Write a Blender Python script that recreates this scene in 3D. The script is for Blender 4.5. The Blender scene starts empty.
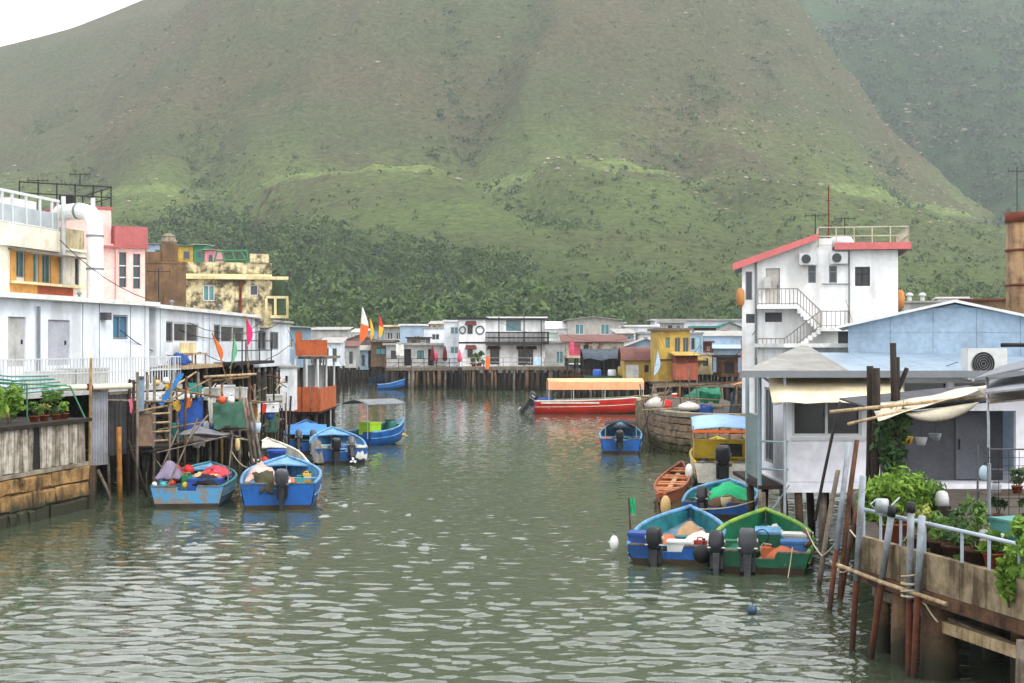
import bpy, math, random
import numpy as np
from mathutils import Vector, Matrix, Euler
R = math.radians
rng = random.Random(7)
nrg = np.random.default_rng(7)
sc = bpy.context.scene
C = sc.collection

# ---------------------------------------------------------------- camera, sky, sun, exposure
CAM_Z, FPX, HORIZON = 4.6, 1422.2, 345.0
cam = bpy.data.objects.new('camera', bpy.data.cameras.new('camera')); C.objects.link(cam)
cam.location = (0, 0, CAM_Z); cam.rotation_euler = (R(90), 0, 0)
cam.data.lens = 50; cam.data.sensor_width = 36
cam.data.shift_y = 3.5/1024
cam.data.clip_start = .5; cam.data.clip_end = 6000
sc.camera = cam
SUN_EL, SUN_AZ = R(52), R(128)          # azimuth clockwise from +Y: behind the camera, to its right
wd = bpy.data.worlds.new('World'); sc.world = wd; wd.use_nodes = True
nt = wd.node_tree; nt.nodes.clear()
sky = nt.nodes.new('ShaderNodeTexSky'); sky.sky_type = 'NISHITA'; sky.sun_disc = False
sky.sun_elevation = SUN_EL; sky.sun_rotation = SUN_AZ
sky.air_density = 1.0; sky.dust_density = 6.0; sky.ozone_density = 1.0
hs = nt.nodes.new('ShaderNodeHueSaturation'); hs.inputs['Saturation'].default_value = .22
bg = nt.nodes.new('ShaderNodeBackground'); bg.inputs['Strength'].default_value = .15
wo = nt.nodes.new('ShaderNodeOutputWorld')
mxs = nt.nodes.new('ShaderNodeMix'); mxs.data_type = 'RGBA'; mxs.inputs[0].default_value = .78     # even white cloud layer over the clear-sky model
mxs.inputs[7].default_value = (7.6, 7.7, 7.8, 1)
nt.links.new(sky.outputs[0], hs.inputs['Color']); nt.links.new(hs.outputs[0], mxs.inputs[6]); nt.links.new(mxs.outputs[2], bg.inputs[0]); nt.links.new(bg.outputs[0], wo.inputs[0])
sd = bpy.data.lights.new('sun', 'SUN'); sd.energy = 1.0; sd.angle = R(18); sd.color = (1, .965, .91)
sun = bpy.data.objects.new('sun', sd); C.objects.link(sun)
sdir = Vector((math.sin(SUN_AZ)*math.cos(SUN_EL), math.cos(SUN_AZ)*math.cos(SUN_EL), math.sin(SUN_EL)))
sun.rotation_euler = sdir.to_track_quat('Z', 'Y').to_euler(); sun.location = (0, 0, 80)
vs = sc.view_settings; vs.view_transform = 'Standard'; vs.look = 'None'; vs.exposure = 1.2; vs.gamma = 1
vs.use_curve_mapping = False
try:
    sc.cycles.use_denoising = True; sc.cycles.max_bounces = 6; sc.cycles.volume_bounces = 1
    sc.cycles.transparent_max_bounces = 8; sc.cycles.diffuse_bounces = 3; sc.cycles.glossy_bounces = 3
except Exception: pass

# ---------------------------------------------------------------- helpers
def X(px, D): return (px-512)/FPX*D
def Z(py, D): return CAM_Z+(HORIZON-py)/FPX*D
def P(px, py, D): return Vector((X(px, D), D, Z(py, D)))
def lin(c):
    return tuple((v/255/12.92 if v/255 <= .04045 else ((v/255+.055)/1.055)**2.4) for v in c)

def alb(c):
    # surface colour read off the bright, hazy picture -> base colour
    c = lin(c); m = sum(c)/3; return tuple((v*.96+m*.04)**1.34*.95 for v in c)
def N(nt, t, **kw):
    n = nt.nodes.new(t)
    for k, v in kw.items():
        if k in n.inputs.keys() if isinstance(k, str) else False: n.inputs[k].default_value = v
        else: setattr(n, k, v)
    return n
MATS = {}
def wm(name, c, c2=None, amt=.6, scale=2.0, rough=.65, metal=0., streak=0., sc2=None, bump=.15, lo=.42, hi=.68, spec=.3, fine=.12, object_space=False):
    """painted / weathered surface: base colour c, wear colour c2 where noise is high, vertical rain streaks, fine grain, fine relief"""
    if name in MATS: return MATS[name]
    m = bpy.data.materials.new(name); m.use_nodes = True; t = m.node_tree; L = t.links.new
    b = t.nodes['Principled BSDF']; b.inputs['Roughness'].default_value = rough; b.inputs['Metallic'].default_value = metal
    b.inputs['Specular IOR Level'].default_value = spec
    c = alb(c); c2 = alb(c2) if c2 else tuple(v*.45 for v in c)
    g = N(t, 'ShaderNodeNewGeometry')
    pos = g.outputs['Position']
    n1 = N(t, 'ShaderNodeTexNoise'); n1.inputs['Scale'].default_value = scale; n1.inputs['Detail'].default_value = 7; n1.inputs['Roughness'].default_value = .62
    L(pos, n1.inputs['Vector'])
    r1 = N(t, 'ShaderNodeMapRange'); r1.inputs[1].default_value = lo; r1.inputs[2].default_value = hi; L(n1.outputs[0], r1.inputs[0])
    fac = r1.outputs[0]
    if streak:
        mp = N(t, 'ShaderNodeMapping'); mp.inputs['Scale'].default_value = (1, 1, .09); L(pos, mp.inputs[0])
        n2 = N(t, 'ShaderNodeTexNoise'); n2.inputs['Scale'].default_value = scale*3.2; n2.inputs['Detail'].default_value = 5; L(mp.outputs[0], n2.inputs['Vector'])
        r2 = N(t, 'ShaderNodeMapRange'); r2.inputs[1].default_value = .48; r2.inputs[2].default_value = .75; L(n2.outputs[0], r2.inputs[0])
        ms = N(t, 'ShaderNodeMath', operation='MULTIPLY_ADD'); L(r2.outputs[0], ms.inputs[0]); ms.inputs[1].default_value = streak; L(fac, ms.inputs[2])
        ms.use_clamp = True; fac = ms.outputs[0]
    ma = N(t, 'ShaderNodeMath', operation='MULTIPLY'); L(fac, ma.inputs[0]); ma.inputs[1].default_value = amt
    mx = N(t, 'ShaderNodeMix', data_type='RGBA'); L(ma.outputs[0], mx.inputs[0])
    mx.inputs[6].default_value = (*c, 1); mx.inputs[7].default_value = (*c2, 1)
    n3 = N(t, 'ShaderNodeTexNoise'); n3.inputs['Scale'].default_value = sc2 or scale*9; n3.inputs['Detail'].default_value = 4; L(pos, n3.inputs['Vector'])
    r3 = N(t, 'ShaderNodeMapRange'); r3.inputs[1].default_value = .3; r3.inputs[2].default_value = .7; r3.inputs[3].default_value = 1-fine; r3.inputs[4].default_value = 1+fine; L(n3.outputs[0], r3.inputs[0])
    mm = N(t, 'ShaderNodeVectorMath', operation='SCALE'); L(mx.outputs[2], mm.inputs[0]); L(r3.outputs[0], mm.inputs['Scale'])
    L(mm.outputs[0], b.inputs['Base Color'])
    if bump:
        bp = N(t, 'ShaderNodeBump'); bp.inputs['Strength'].default_value = bump; bp.inputs['Distance'].default_value = .02; L(n3.outputs[0], bp.inputs['Height']); L(bp.outputs[0], b.inputs['Normal'])
    MATS[name] = m; return m

def wood(name, c, c2, rough=.8, scale=4): return wm(name, c, c2, amt=.85, scale=scale, rough=rough, streak=.8, lo=.35, hi=.7, bump=.4, fine=.2)
def cloth(name, c, c2=None): return wm(name, c, c2, amt=.5, scale=2.5, rough=.85, bump=.3, fine=.08)
def plain(name, c, rough=.5, metal=0., spec=.4): return wm(name, c, None, amt=.25, scale=5, rough=rough, metal=metal, bump=.05, fine=.06, spec=spec)

class MB:
    def __init__(s): s.v = []; s.f = []; s.m = []
    def add(s, vs, fs, m=0):
        o = len(s.v); s.v += [tuple(v) for v in vs]; s.f += [tuple(i+o for i in f) for f in fs]; s.m += [m]*len(fs); return s
    def box(s, x0, x1, y0, y1, z0, z1, m=0, M=None):
        vs = [Vector(p) for p in ((x0,y0,z0),(x1,y0,z0),(x1,y1,z0),(x0,y1,z0),(x0,y0,z1),(x1,y0,z1),(x1,y1,z1),(x0,y1,z1))]
        if M is not None: vs = [M@v for v in vs]
        return s.add(vs, [(0,3,2,1),(4,5,6,7),(0,1,5,4),(1,2,6,5),(2,3,7,6),(3,0,4,7)], m)
    def bar(s, p, q, w=.06, h=None, m=0, up=(0,0,1)):
        p = Vector(p); q = Vector(q); d = (q-p); l = d.length
        if l < 1e-6: return s
        d.normalize(); u = Vector(up)
        if abs(d.dot(u)) > .95: u = Vector((0,1,0))
        a = d.cross(u).normalized(); b = a.cross(d).normalized(); h = h or w
        vs = [c+a*(i*w/2)+b*(j*h/2) for c in (p, q) for i, j in ((-1,-1),(1,-1),(1,1),(-1,1))]
        return s.add(vs, [(0,1,2,3),(7,6,5,4),(0,4,5,1),(1,5,6,2),(2,6,7,3),(3,7,4,0)], m)
    def tube(s, pts, r, n=8, m=0, cap=True):
        pts = [Vector(p) for p in pts]; k = len(pts); rs = r if isinstance(r, (list, tuple)) else [r]*k
        o = len(s.v); prev = None
        for i, p in enumerate(pts):
            d = (pts[min(i+1, k-1)]-pts[max(i-1, 0)]).normalized()
            if prev is None:
                u = Vector((0,0,1)) if abs(d.z) < .9 else Vector((1,0,0)); a = d.cross(u).normalized()
            else: a = (prev-d*prev.dot(d)).normalized()
            prev = a; b = d.cross(a)
            s.v += [tuple(p+(a*math.cos(2*math.pi*j/n)+b*math.sin(2*math.pi*j/n))*rs[i]) for j in range(n)]
        fs = [(o+i*n+j, o+i*n+(j+1)%n, o+(i+1)*n+(j+1)%n, o+(i+1)*n+j) for i in range(k-1) for j in range(n)]
        if cap: fs += [tuple(o+j for j in range(n))[::-1], tuple(o+(k-1)*n+j for j in range(n))]
        s.f += fs; s.m += [m]*len(fs); return s
    def lathe(s, prof, n=14, M=None, m=0, caps=True):
        o = len(s.v); k = len(prof)
        for r, z in prof:
            for j in range(n):
                v = Vector((r*math.cos(2*math.pi*j/n), r*math.sin(2*math.pi*j/n), z))
                s.v.append(tuple(M@v if M is not None else v))
        fs = [(o+i*n+j, o+i*n+(j+1)%n, o+(i+1)*n+(j+1)%n, o+(i+1)*n+j) for i in range(k-1) for j in range(n)]
        if caps: fs += [tuple(o+j for j in range(n))[::-1], tuple(o+(k-1)*n+j for j in range(n))]
        s.f += fs; s.m += [m]*len(fs); return s
    def prism(s, poly, y0, y1, m=0, M=None):
        """polygon in local (x, z), extruded along y"""
        n = len(poly); vs = [Vector((x, y, z)) for y in (y0, y1) for x, z in poly]
        if M is not None: vs = [M@v for v in vs]
        return s.add(vs, [tuple(range(n)), tuple(range(2*n-1, n-1, -1))]+[(i, n+i, n+(i+1)%n, (i+1)%n) for i in range(n)], m)
    def sheet(s, grid, th=.0, m=0):
        """grid[i][j] of points; with thickness th it becomes a closed slab along z"""
        a, b = len(grid), len(grid[0]); o = len(s.v)
        s.v += [tuple(p) for row in grid for p in row]
        fs = [(o+i*b+j, o+i*b+j+1, o+(i+1)*b+j+1, o+(i+1)*b+j) for i in range(a-1) for j in range(b-1)]
        if th:
            o2 = len(s.v); s.v += [(p[0], p[1], p[2]-th) for row in grid for p in row]
            fs += [(o2+(i+1)*b+j, o2+(i+1)*b+j+1, o2+i*b+j+1, o2+i*b+j) for i in range(a-1) for j in range(b-1)]
            ring = [(0, j) for j in range(b)]+[(i, b-1) for i in range(1, a)]+[(a-1, j) for j in range(b-2, -1, -1)]+[(i, 0) for i in range(a-2, 0, -1)]
            for q in range(len(ring)):
                (i, j), (i2, j2) = ring[q], ring[(q+1) % len(ring)]
                fs.append((o+i2*b+j2, o+i*b+j, o2+i*b+j, o2+i2*b+j2))
        s.f += fs; s.m += [m]*len(fs); return s
    def mesh(s, name, mats, smooth=False):
        me = bpy.data.meshes.new(name); me.from_pydata(s.v, [], s.f)
        for mt in (mats if isinstance(mats, (list, tuple)) else [mats]): me.materials.append(mt)
        me.polygons.foreach_set('material_index', s.m)
        if smooth: me.polygons.foreach_set('use_smooth', [True]*len(s.f))
        me.update(); return me
    def build(s, name, mats, parent=None, smooth=False):
        return link(name, s.mesh(name, mats, smooth), parent)
def link(name, me, parent=None, loc=None, rz=None):
    o = bpy.data.objects.new(name, me); C.objects.link(o)
    if parent is not None: o.parent = parent
    if loc is not None: o.location = loc
    if rz is not None: o.rotation_euler = (0, 0, rz)
    return o
def tag(o, label, cat, group=None):
    o['label'] = label; o['category'] = cat
    if group: o['group'] = group
    return o
def thing(name, label, cat, loc=(0,0,0), rz=0., group=None):
    o = bpy.data.objects.new(name, None); C.objects.link(o); o.location = loc; o.rotation_euler = (0, 0, rz); o.empty_display_size = .2
    return tag(o, label, cat, group)
def struct(o): o['kind'] = 'structure'; return o
def stuff(o): o['kind'] = 'stuff'; return o
def np_mesh(name, V, F, mats, smooth=False):
    """V (n,3), F (k,c) with one polygon size"""
    me = bpy.data.meshes.new(name); V = np.asarray(V, np.float32); F = np.asarray(F, np.int32); k, c = F.shape
    me.vertices.add(len(V)); me.vertices.foreach_set('co', V.ravel())
    me.loops.add(k*c); me.loops.foreach_set('vertex_index', F.ravel())
    me.polygons.add(k); me.polygons.foreach_set('loop_start', np.arange(0, k*c, c, dtype=np.int32))
    if smooth: me.polygons.foreach_set('use_smooth', np.ones(k, bool))
    me.update(calc_edges=True)
    for mt in (mats if isinstance(mats, (list, tuple)) else [mats]): me.materials.append(mt)
    return me
def interp(x, pts):
    return np.interp(x, [p[0] for p in pts], [p[1] for p in pts])
def fbm(x, y, seed, base, octv=5, gain=.5, ridged=False):
    """value-noise fbm on arrays; base = wavelength of the first octave"""
    out = np.zeros_like(x); amp = 1.; tot = 0.; g = np.random.default_rng(seed)
    for o in range(octv):
        T = g.random((64, 64)); u = x/base+g.random()*50; v = y/base+g.random()*50
        i = np.floor(u).astype(int); j = np.floor(v).astype(int); fu = u-i; fv = v-j
        fu = fu*fu*(3-2*fu); fv = fv*fv*(3-2*fv); A = T[i % 64, j % 64]; B = T[(i+1) % 64, j % 64]; Cc = T[i % 64, (j+1) % 64]; Dd = T[(i+1) % 64, (j+1) % 64]
        n = (A*(1-fu)+B*fu)*(1-fv)+(Cc*(1-fu)+Dd*fu)*fv
        if ridged: n = 1-np.abs(2*n-1)
        out += amp*n; tot += amp; amp *= gain; base /= 2
    return out/tot
def leaf_quads(cen, rad, per, size, seed, up=-.35, jit=.7, elong=1.0, shell=(.65, 1.02)):
    """clouds of small bent leaf faces on ellipsoids; returns V, F"""
    g = np.random.default_rng(seed); cen = np.repeat(np.asarray(cen, float), per, 0); rad = np.repeat(np.asarray(rad, float).reshape(-1, 3), per, 0)
    n = len(cen); d = g.normal(size=(n, 3)); d[:, 2] = np.where(d[:, 2] < up, -d[:, 2], d[:, 2]); d /= np.linalg.norm(d, axis=1)[:, None]
    pos = cen+rad*d*g.uniform(*shell, (n, 1))
    nr = d+g.normal(size=(n, 3))*jit; nr /= np.linalg.norm(nr, axis=1)[:, None]
    a = np.cross(nr, g.normal(size=(n, 3))); a /= np.linalg.norm(a, axis=1)[:, None]; b = np.cross(nr, a)
    s = (np.asarray(size) if np.isscalar(size) else np.repeat(np.asarray(size), per)[:, None])*g.uniform(.6, 1.3, (n, 1))
    la = a*s*elong; lb = b*s*.55
    V = np.stack([pos-la, pos+lb+nr*s*.15, pos+la, pos-lb+nr*s*.15], 1).reshape(-1, 3)
    return V, np.arange(n*4).reshape(n, 4)
# ---------------------------------------------------------------- the setting: hills, water, shore, woods
def hill_material(name, forest=False):
    m = bpy.data.materials.new(name); m.use_nodes = True; t = m.node_tree; L = t.links.new
    b = t.nodes['Principled BSDF']; b.inputs['Roughness'].default_value = .95; b.inputs['Specular IOR Level'].default_value = .05
    g = N(t, 'ShaderNodeNewGeometry'); pos = g.outputs['Position']
    sx = N(t, 'ShaderNodeSeparateXYZ'); L(pos, sx.inputs[0])
    def noise(scale, det=8, rough=.6, w=None):
        n = N(t, 'ShaderNodeTexNoise'); n.inputs['Scale'].default_value = scale; n.inputs['Detail'].default_value = det; n.inputs['Roughness'].default_value = rough
        L(pos, n.inputs['Vector']); return n.outputs[0]
    def rng_(src, a, b_, c=0., d=1.):
        r = N(t, 'ShaderNodeMapRange'); r.inputs[1].default_value = a; r.inputs[2].default_value = b_; r.inputs[3].default_value = c; r.inputs[4].default_value = d; L(src, r.inputs[0]); return r.outputs[0]
    def mix(f, c1, c2):
        x = N(t, 'ShaderNodeMix', data_type='RGBA')
        if isinstance(f, float): x.inputs[0].default_value = f
        else: L(f, x.inputs[0])
        for k, c in ((6, c1), (7, c2)):
            if isinstance(c, tuple): x.inputs[k].default_value = (*c, 1)
            else: L(c, x.inputs[k])
        return x.outputs[2]
    def math_(op, a, b_):
        x = N(t, 'ShaderNodeMath', operation=op)
        for k, v in ((0, a), (1, b_)):
            if isinstance(v, (int, float)): x.inputs[k].default_value = v
            else: L(v, x.inputs[k])
        x.use_clamp = True; return x.outputs[0]
    if forest:
        c = mix(rng_(noise(.012), .38, .62), (.013, .038, .013), (.028, .056, .018))
        c = mix(rng_(noise(.03), .55, .72), c, (.070, .066, .042))
    else:
        c = mix(rng_(noise(.010), .36, .62), (.072, .061, .034), (.052, .063, .026))          # dry brown scrub / olive grass
        low = math_('SUBTRACT', rng_(sx.outputs[2], 105., 40.), rng_(noise(.02), .42, .7))
        c = mix(low, c, (.066, .092, .028))                                                    # greener below
        band = math_('MULTIPLY', rng_(sx.outputs[2], 38., 58.), rng_(sx.outputs[2], 128., 70.))
        band = math_('MULTIPLY', band, rng_(noise(.011, 9, .7), .42, .58))
        c = mix(math_('MULTIPLY', band, .8), c, (.090, .126, .035))
        path = math_('MULTIPLY', rng_(sx.outputs[2], 68., 70.), rng_(sx.outputs[2], 76., 74.)); path = math_('MULTIPLY', path, rng_(noise(.02, 4), .40, .48))
        c = mix(path, c, (.118, .156, .048))                                                   # fresh grass on the bench
        c = mix(rng_(noise(.022, 10, .7), .56, .70), c, (.032, .052, .020))                    # dark scrub
        c = mix(rng_(noise(.05, 10, .75), .60, .74), c, (.105, .080, .056))                    # bare earth
    if not forest: c = mix(math_('MULTIPLY', math_('MULTIPLY', rng_(sx.outputs[2], 40., 20.), rng_(sx.outputs[0], 40., -10.)), .85), c, (.028, .046, .016))
    f = rng_(noise(.35, 6, .7), .3, .7, .5, 1.7)
    v = N(t, 'ShaderNodeVectorMath', operation='SCALE'); L(c, v.inputs[0]); L(f, v.inputs['Scale']); L(v.outputs[0], b.inputs['Base Color'])
    bp = N(t, 'ShaderNodeBump'); bp.inputs['Strength'].default_value = 1.; bp.inputs['Distance'].default_value = 3.5; L(noise(.16, 8, .72), bp.inputs['Height']); L(bp.outputs[0], b.inputs['Normal'])
    return m
CREST = [(-1500, 20), (-700, 60), (-324, 136), (-280, 155), (-245, 176), (-216, 201), (-204, 223), (-150, 275), (-60, 325), (20, 335), (100, 295), (150, 245), (172, 223), (193, 188), (218, 156), (234, 133), (269, 99.6), (291, 79), (311, 68), (372, 44), (600, 20), (1500, 8)]
PROF = [(-1, -.02), (0, .008), (.12, .030), (.24, .082), (.40, .175), (.45, .212), (.50, .222), (.56, .262), (.70, .43), (.85, .68), (1, 1.), (1.15, .95), (1.4, .7), (2.2, .3)]
def hill_z(x, y):
    x = np.asarray(x, float); y = np.asarray(y, float)
    t = (y-240)/660.
    z = interp(x, CREST)*interp(t, PROF)
    k = np.clip(t*2.2, 0, 1)
    k2 = np.clip((t-.3)*2.2, .18, 1); z = z+k*k2*(fbm(x*1., y*.28, 8, 46, 4, .55, True)-.55)*26+k*(.35+.65*k2)*(fbm(x, y, 3, 160, 5, .5, True)-.55)*22+k*(fbm(x, y, 4, 34, 4)-.5)*5
    for cx, wob, w, dep, y0, y1 in ((2, 18, 15, 13, 430, 900), (-118, 14, 14, 14, 420, 760), (-40, 20, 20, 9, 560, 900), (90, 22, 16, 8, 430, 900), (170, 14, 12, 7, 500, 860), (-190, 12, 16, 10, 480, 860)):
        c = cx*(y/600)+wob*np.sin(y/70+cx); z = z-dep*np.exp(-((x-c)/w)**2)*np.clip((y-y0)/60, 0, 1)*np.clip((y1-y)/80, 0, 1)
    # old stepped terraces on the lower left shoulder
    tm = np.clip(1-np.abs((x/y+.1825)/.031), 0, 1)**.3*np.clip((y-470)/10, 0, 1)*np.clip((560-y)/10, 0, 1); q = 4.2
    zz = np.floor(z/q)*q+q*np.clip((z/q-np.floor(z/q)-.6)/.4, 0, 1)
    return z*(1-tm)+zz*tm
def right_z(x, y):
    x = np.asarray(x, float); y = np.asarray(y, float)
    return interp(y, [(400, -30), (640, 8), (800, 60), (1050, 210), (1300, 380), (1500, 430), (1700, 360)])*interp(x, [(-100, .4), (150, .8), (420, 1.), (900, 1.05), (1500, .5)])+(fbm(x, y, 12, 260, 6, .52, True)-.5)*70*np.clip((y-620)/250, 0, 1)
def left_z(x, y):
    x = np.asarray(x, float); y = np.asarray(y, float)
    return interp(x, [(-1500, 90), (-640, 160), (-448, 204), (-374, 223), (-320, 237), (-268, 258), (-160, 304), (0, 304)])*interp(y, [(560, -.05), (640, .1), (800, .42), (1040, 1.), (1140, .95), (1700, .5)])+(fbm(x, y, 15, 200, 5, .5, True)-.5)*34*np.clip((y-640)/200, 0, 1)*np.clip(np.abs(y-1040)/90, .12, 1)
def terrain(name, fz, xs, ys, mat):
    XX, YY = np.meshgrid(xs, ys); ZZ = fz(XX, YY); V = np.stack([XX, YY, ZZ], -1).reshape(-1, 3); a, b = XX.shape
    I = np.arange(a*b).reshape(a, b); F = np.stack([I[:-1, :-1], I[:-1, 1:], I[1:, 1:], I[1:, :-1]], -1).reshape(-1, 4)
    return struct(link(name, np_mesh(name, V, F, mat, True)))
HM = hill_material('scrub_hillside'); FM = hill_material('wooded_mountain', True)
xs = np.unique(np.concatenate([np.linspace(-1500, -420, 30), np.linspace(-420, 420, 300), np.linspace(420, 1500, 30)]))
terrain('hill', hill_z, xs, np.unique(np.concatenate([np.linspace(196, 240, 8), np.linspace(240, 940, 300), np.linspace(940, 1500, 30)])), HM)
terrain('mountain', right_z, np.linspace(100, 1400, 150), np.linspace(640, 1700, 150), FM)
terrain('mountain', left_z, np.linspace(-1500, -100, 170), np.linspace(620, 1500, 150), HM)

# --- woods, scrub, rocks
def leaf_mat(name, c1, c2, scale=.05, trans=.15):
    m = bpy.data.materials.new(name); m.use_nodes = True; t = m.node_tree; L = t.links.new; b = t.nodes['Principled BSDF']
    b.inputs['Roughness'].default_value = .6; b.inputs['Specular IOR Level'].default_value = .2
    g = N(t, 'ShaderNodeNewGeometry'); n = N(t, 'ShaderNodeTexNoise'); n.inputs['Scale'].default_value = scale; n.inputs['Detail'].default_value = 4; L(g.outputs['Position'], n.inputs['Vector'])
    r = N(t, 'ShaderNodeMapRange'); r.inputs[1].default_value = .36; r.inputs[2].default_value = .64; L(n.outputs[0], r.inputs[0])
    w = N(t, 'ShaderNodeMath', operation='MULTIPLY_ADD'); L(g.outputs['Random Per Island'], w.inputs[0]); w.inputs[1].default_value = .5; L(r.outputs[0], w.inputs[2])
    w2 = N(t, 'ShaderNodeMath', operation='SUBTRACT'); L(w.outputs[0], w2.inputs[0]); w2.inputs[1].default_value = .25; w2.use_clamp = True
    x = N(t, 'ShaderNodeMix', data_type='RGBA'); L(w2.outputs[0], x.inputs[0]); x.inputs[6].default_value = (*c1, 1); x.inputs[7].default_value = (*c2, 1)
    L(x.outputs[2], b.inputs['Base Color'])
    tr = N(t, 'ShaderNodeBsdfTranslucent'); L(x.outputs[2], tr.inputs['Color']); ms = N(t, 'ShaderNodeMixShader'); ms.inputs[0].default_value = trans
    L(b.outputs[0], ms.inputs[1]); L(tr.outputs[0], ms.inputs[2]); L(ms.outputs[0], t.nodes['Material Output'].inputs[0])
    return m
WOOD_LEAF = leaf_mat('wood_leaf', (.013, .034, .011), (.066, .116, .024), .11)
SCRUB_LEAF = leaf_mat('scrub_leaf', (.036, .062, .014), (.072, .104, .026), .012)
MOUNT_LEAF = leaf_mat('mountain_leaf', (.012, .036, .014), (.034, .068, .022), .05)
ROCK = wm('hill_rock', (178, 164, 150), (120, 110, 98), scale=.5, rough=.9)
def scatter(n, fx, fy, fz, keep, seed):
    g = np.random.default_rng(seed); y = g.uniform(*fy, n); x = g.uniform(fx[0], fx[1], n)*y; k = keep(x, y, g); x = x[k]; y = y[k]
    return np.stack([x, y, fz(x, y)], -1)
def forest_density(x, y):
    px = 512+FPX*x/y; z = hill_z(x, y); py = 345-FPX*(z-4.6)/y
    # tree line in the picture's azimuth: higher at the left, lower to the right
    line = np.interp(px, [-200, 60, 180, 240, 330, 420, 520, 560, 640, 760, 900, 1100], [232, 238, 226, 212, 225, 250, 262, 292, 285, 290, 285, 300])
    edge = line+(fbm(x, y, 31, 60, 4)-.5)*46
    return np.clip((py-edge)/10, 0, 1)*np.interp(px, [480, 600, 700, 1100], [.95, .40, .17, .2])*np.clip(.55+fbm(x, y, 32, 40, 3)*.9, 0, 1)
pts = scatter(8200, (-.46, .46), (246, 560), hill_z, lambda x, y, g: g.random(len(x)) < forest_density(x, y), 21)
g = np.random.default_rng(22); n = len(pts); rad = np.clip(np.exp(g.normal(.98, .38, n)), 1.3, 6.2)
sub = 5; cen = np.repeat(pts, sub, 0)+g.normal(size=(n*sub, 3))*np.repeat(rad, sub)[:, None]*np.array([.5, .5, .28]); cen[:, 2] += np.repeat(rad, sub)*.75
sr = np.repeat(rad, sub)[:, None]*g.uniform(.38, .62, (n*sub, 1))*np.array([1, 1, .8])
V, F = leaf_quads(cen, sr, 20, np.repeat(rad, sub)*.125, 23, jit=.3)
stuff(tag(link('woodland', np_mesh('woodland', V, F, WOOD_LEAF)), 'dense dark green woodland covering the foot of the hill behind the village', 'woodland'))
pts = scatter(20000, (-.42, .40), (300, 905), hill_z, lambda x, y, g: g.random(len(x)) < (.25+.75*(fbm(x, y, 41, 70, 4) > .5))*np.clip(1.25-hill_z(x, y)/240, .25, 1), 24)
g = np.random.default_rng(25); n = len(pts); rad = .22+1.5*g.random(n)**4; c = pts.copy(); c[:, 2] += rad*.4
V, F = leaf_quads(c, rad[:, None]*np.array([1.2, 1.2, .75]), 7, rad*.55, 26, jit=.5)
stuff(tag(link('scrub', np_mesh('scrub', V, F, SCRUB_LEAF)), 'low green and olive scrub dotted over the open hillside', 'scrub'))
pts = scatter(9000, (.10, .46), (700, 1420), right_z, lambda x, y, g: fbm(x, y, 45, 90, 4)+.18*g.random(len(x)) > .48, 27)
g = np.random.default_rng(28); n = len(pts); rad = g.uniform(1.5, 4.2, n); c = pts.copy(); c[:, 2] += rad*.4
V, F = leaf_quads(c, rad[:, None]*np.array([1.3, 1.3, .9]), 12, rad*.5, 29, jit=.5)
stuff(tag(link('woodland', np_mesh('woodland', V, F, MOUNT_LEAF)), 'hazy dark woodland on the farther mountain at the right', 'woodland'))
GULLY = ((2, 18, 430, 900), (-118, 14, 420, 760), (-40, 20, 560, 900), (90, 22, 430, 900), (170, 14, 500, 860), (-190, 12, 480, 860))
g = np.random.default_rng(66); c = []
for cx, wob, y0, y1 in GULLY:
    y = g.uniform(y0, y1, 420); x = cx*(y/600)+wob*np.sin(y/70+cx)+g.normal(size=420)*5.5; k = fbm(x, y, 67, 50, 3) > .42; c.append(np.stack([x[k], y[k], hill_z(x[k], y[k])], -1))
c = np.concatenate(c); n = len(c); rad = .7+1.9*g.random(n)**2; c[:, 2] += rad*.4
V, F = leaf_quads(c, rad[:, None]*np.array([1.1, 1.1, .8]), 16, rad*.36, 68, jit=.5)
stuff(tag(link('gully_scrub', np_mesh('gully_scrub', V, F, WOOD_LEAF)), 'dark green bushes growing down the gullies of the hillside', 'scrub'))
# old dry-stone terrace walls on the left shoulder
TW = wm('terrace_stone', (124, 114, 92), (84, 78, 62), scale=.4, rough=.95)
for k in range(8):
    y0 = 474+11.5*k; q = []
    for j in range(25):
        a_ = (-.214+.0022*k)+(.056-.003*k)*j/24; yy = y0+5*math.sin(j*.35+k)+2*math.sin(j*1.3+k*2); xx = a_*yy; q.append((xx, yy, float(hill_z(xx, yy))))
    struct(MB().sheet([[(x, y, z+1.7) for x, y, z in q], [(x, y+1.3, z+1.9) for x, y, z in q]], 3.2).build('terrace_wall', TW))
def rocks(name, label, pts, lo, hi, seed):
    g = np.random.default_rng(seed); base = np.array([(1,0,.2),(.3,.95,.1),(-.8,.6,.15),(-.85,-.5,.2),(.25,-.95,.1),(.1,.05,1.),(0,0,-.6)]); tri = [(5,0,1),(5,1,2),(5,2,3),(5,3,4),(5,4,0),(6,1,0),(6,2,1),(6,3,2),(6,4,3),(6,0,4)]
    n = len(pts); s = (g.random(n)**3*(hi-lo)+lo); base = base.copy(); base[5] = (.15, -.1, .62); V = base[None]*g.uniform(.5, 1.5, (n, 7, 3))*s[:, None, None]*np.array([1, 1, .75])+pts[:, None]
    F = np.array(tri)[None]+(np.arange(n)*7)[:, None, None]
    return stuff(tag(link(name, np_mesh(name, V.reshape(-1, 3), F.reshape(-1, 3), ROCK)), label, 'rocks'))
rocks('hill_rocks', 'pale boulders and outcrops scattered over the upper hillside', scatter(5200, (-.42, .36), (520, 905), hill_z, lambda x, y, g: (fbm(x, y, 51, 120, 4)+.12*g.random(len(x)) > .60) | (g.random(len(x)) < .10), 30), .25, 1.5, 31)
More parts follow.
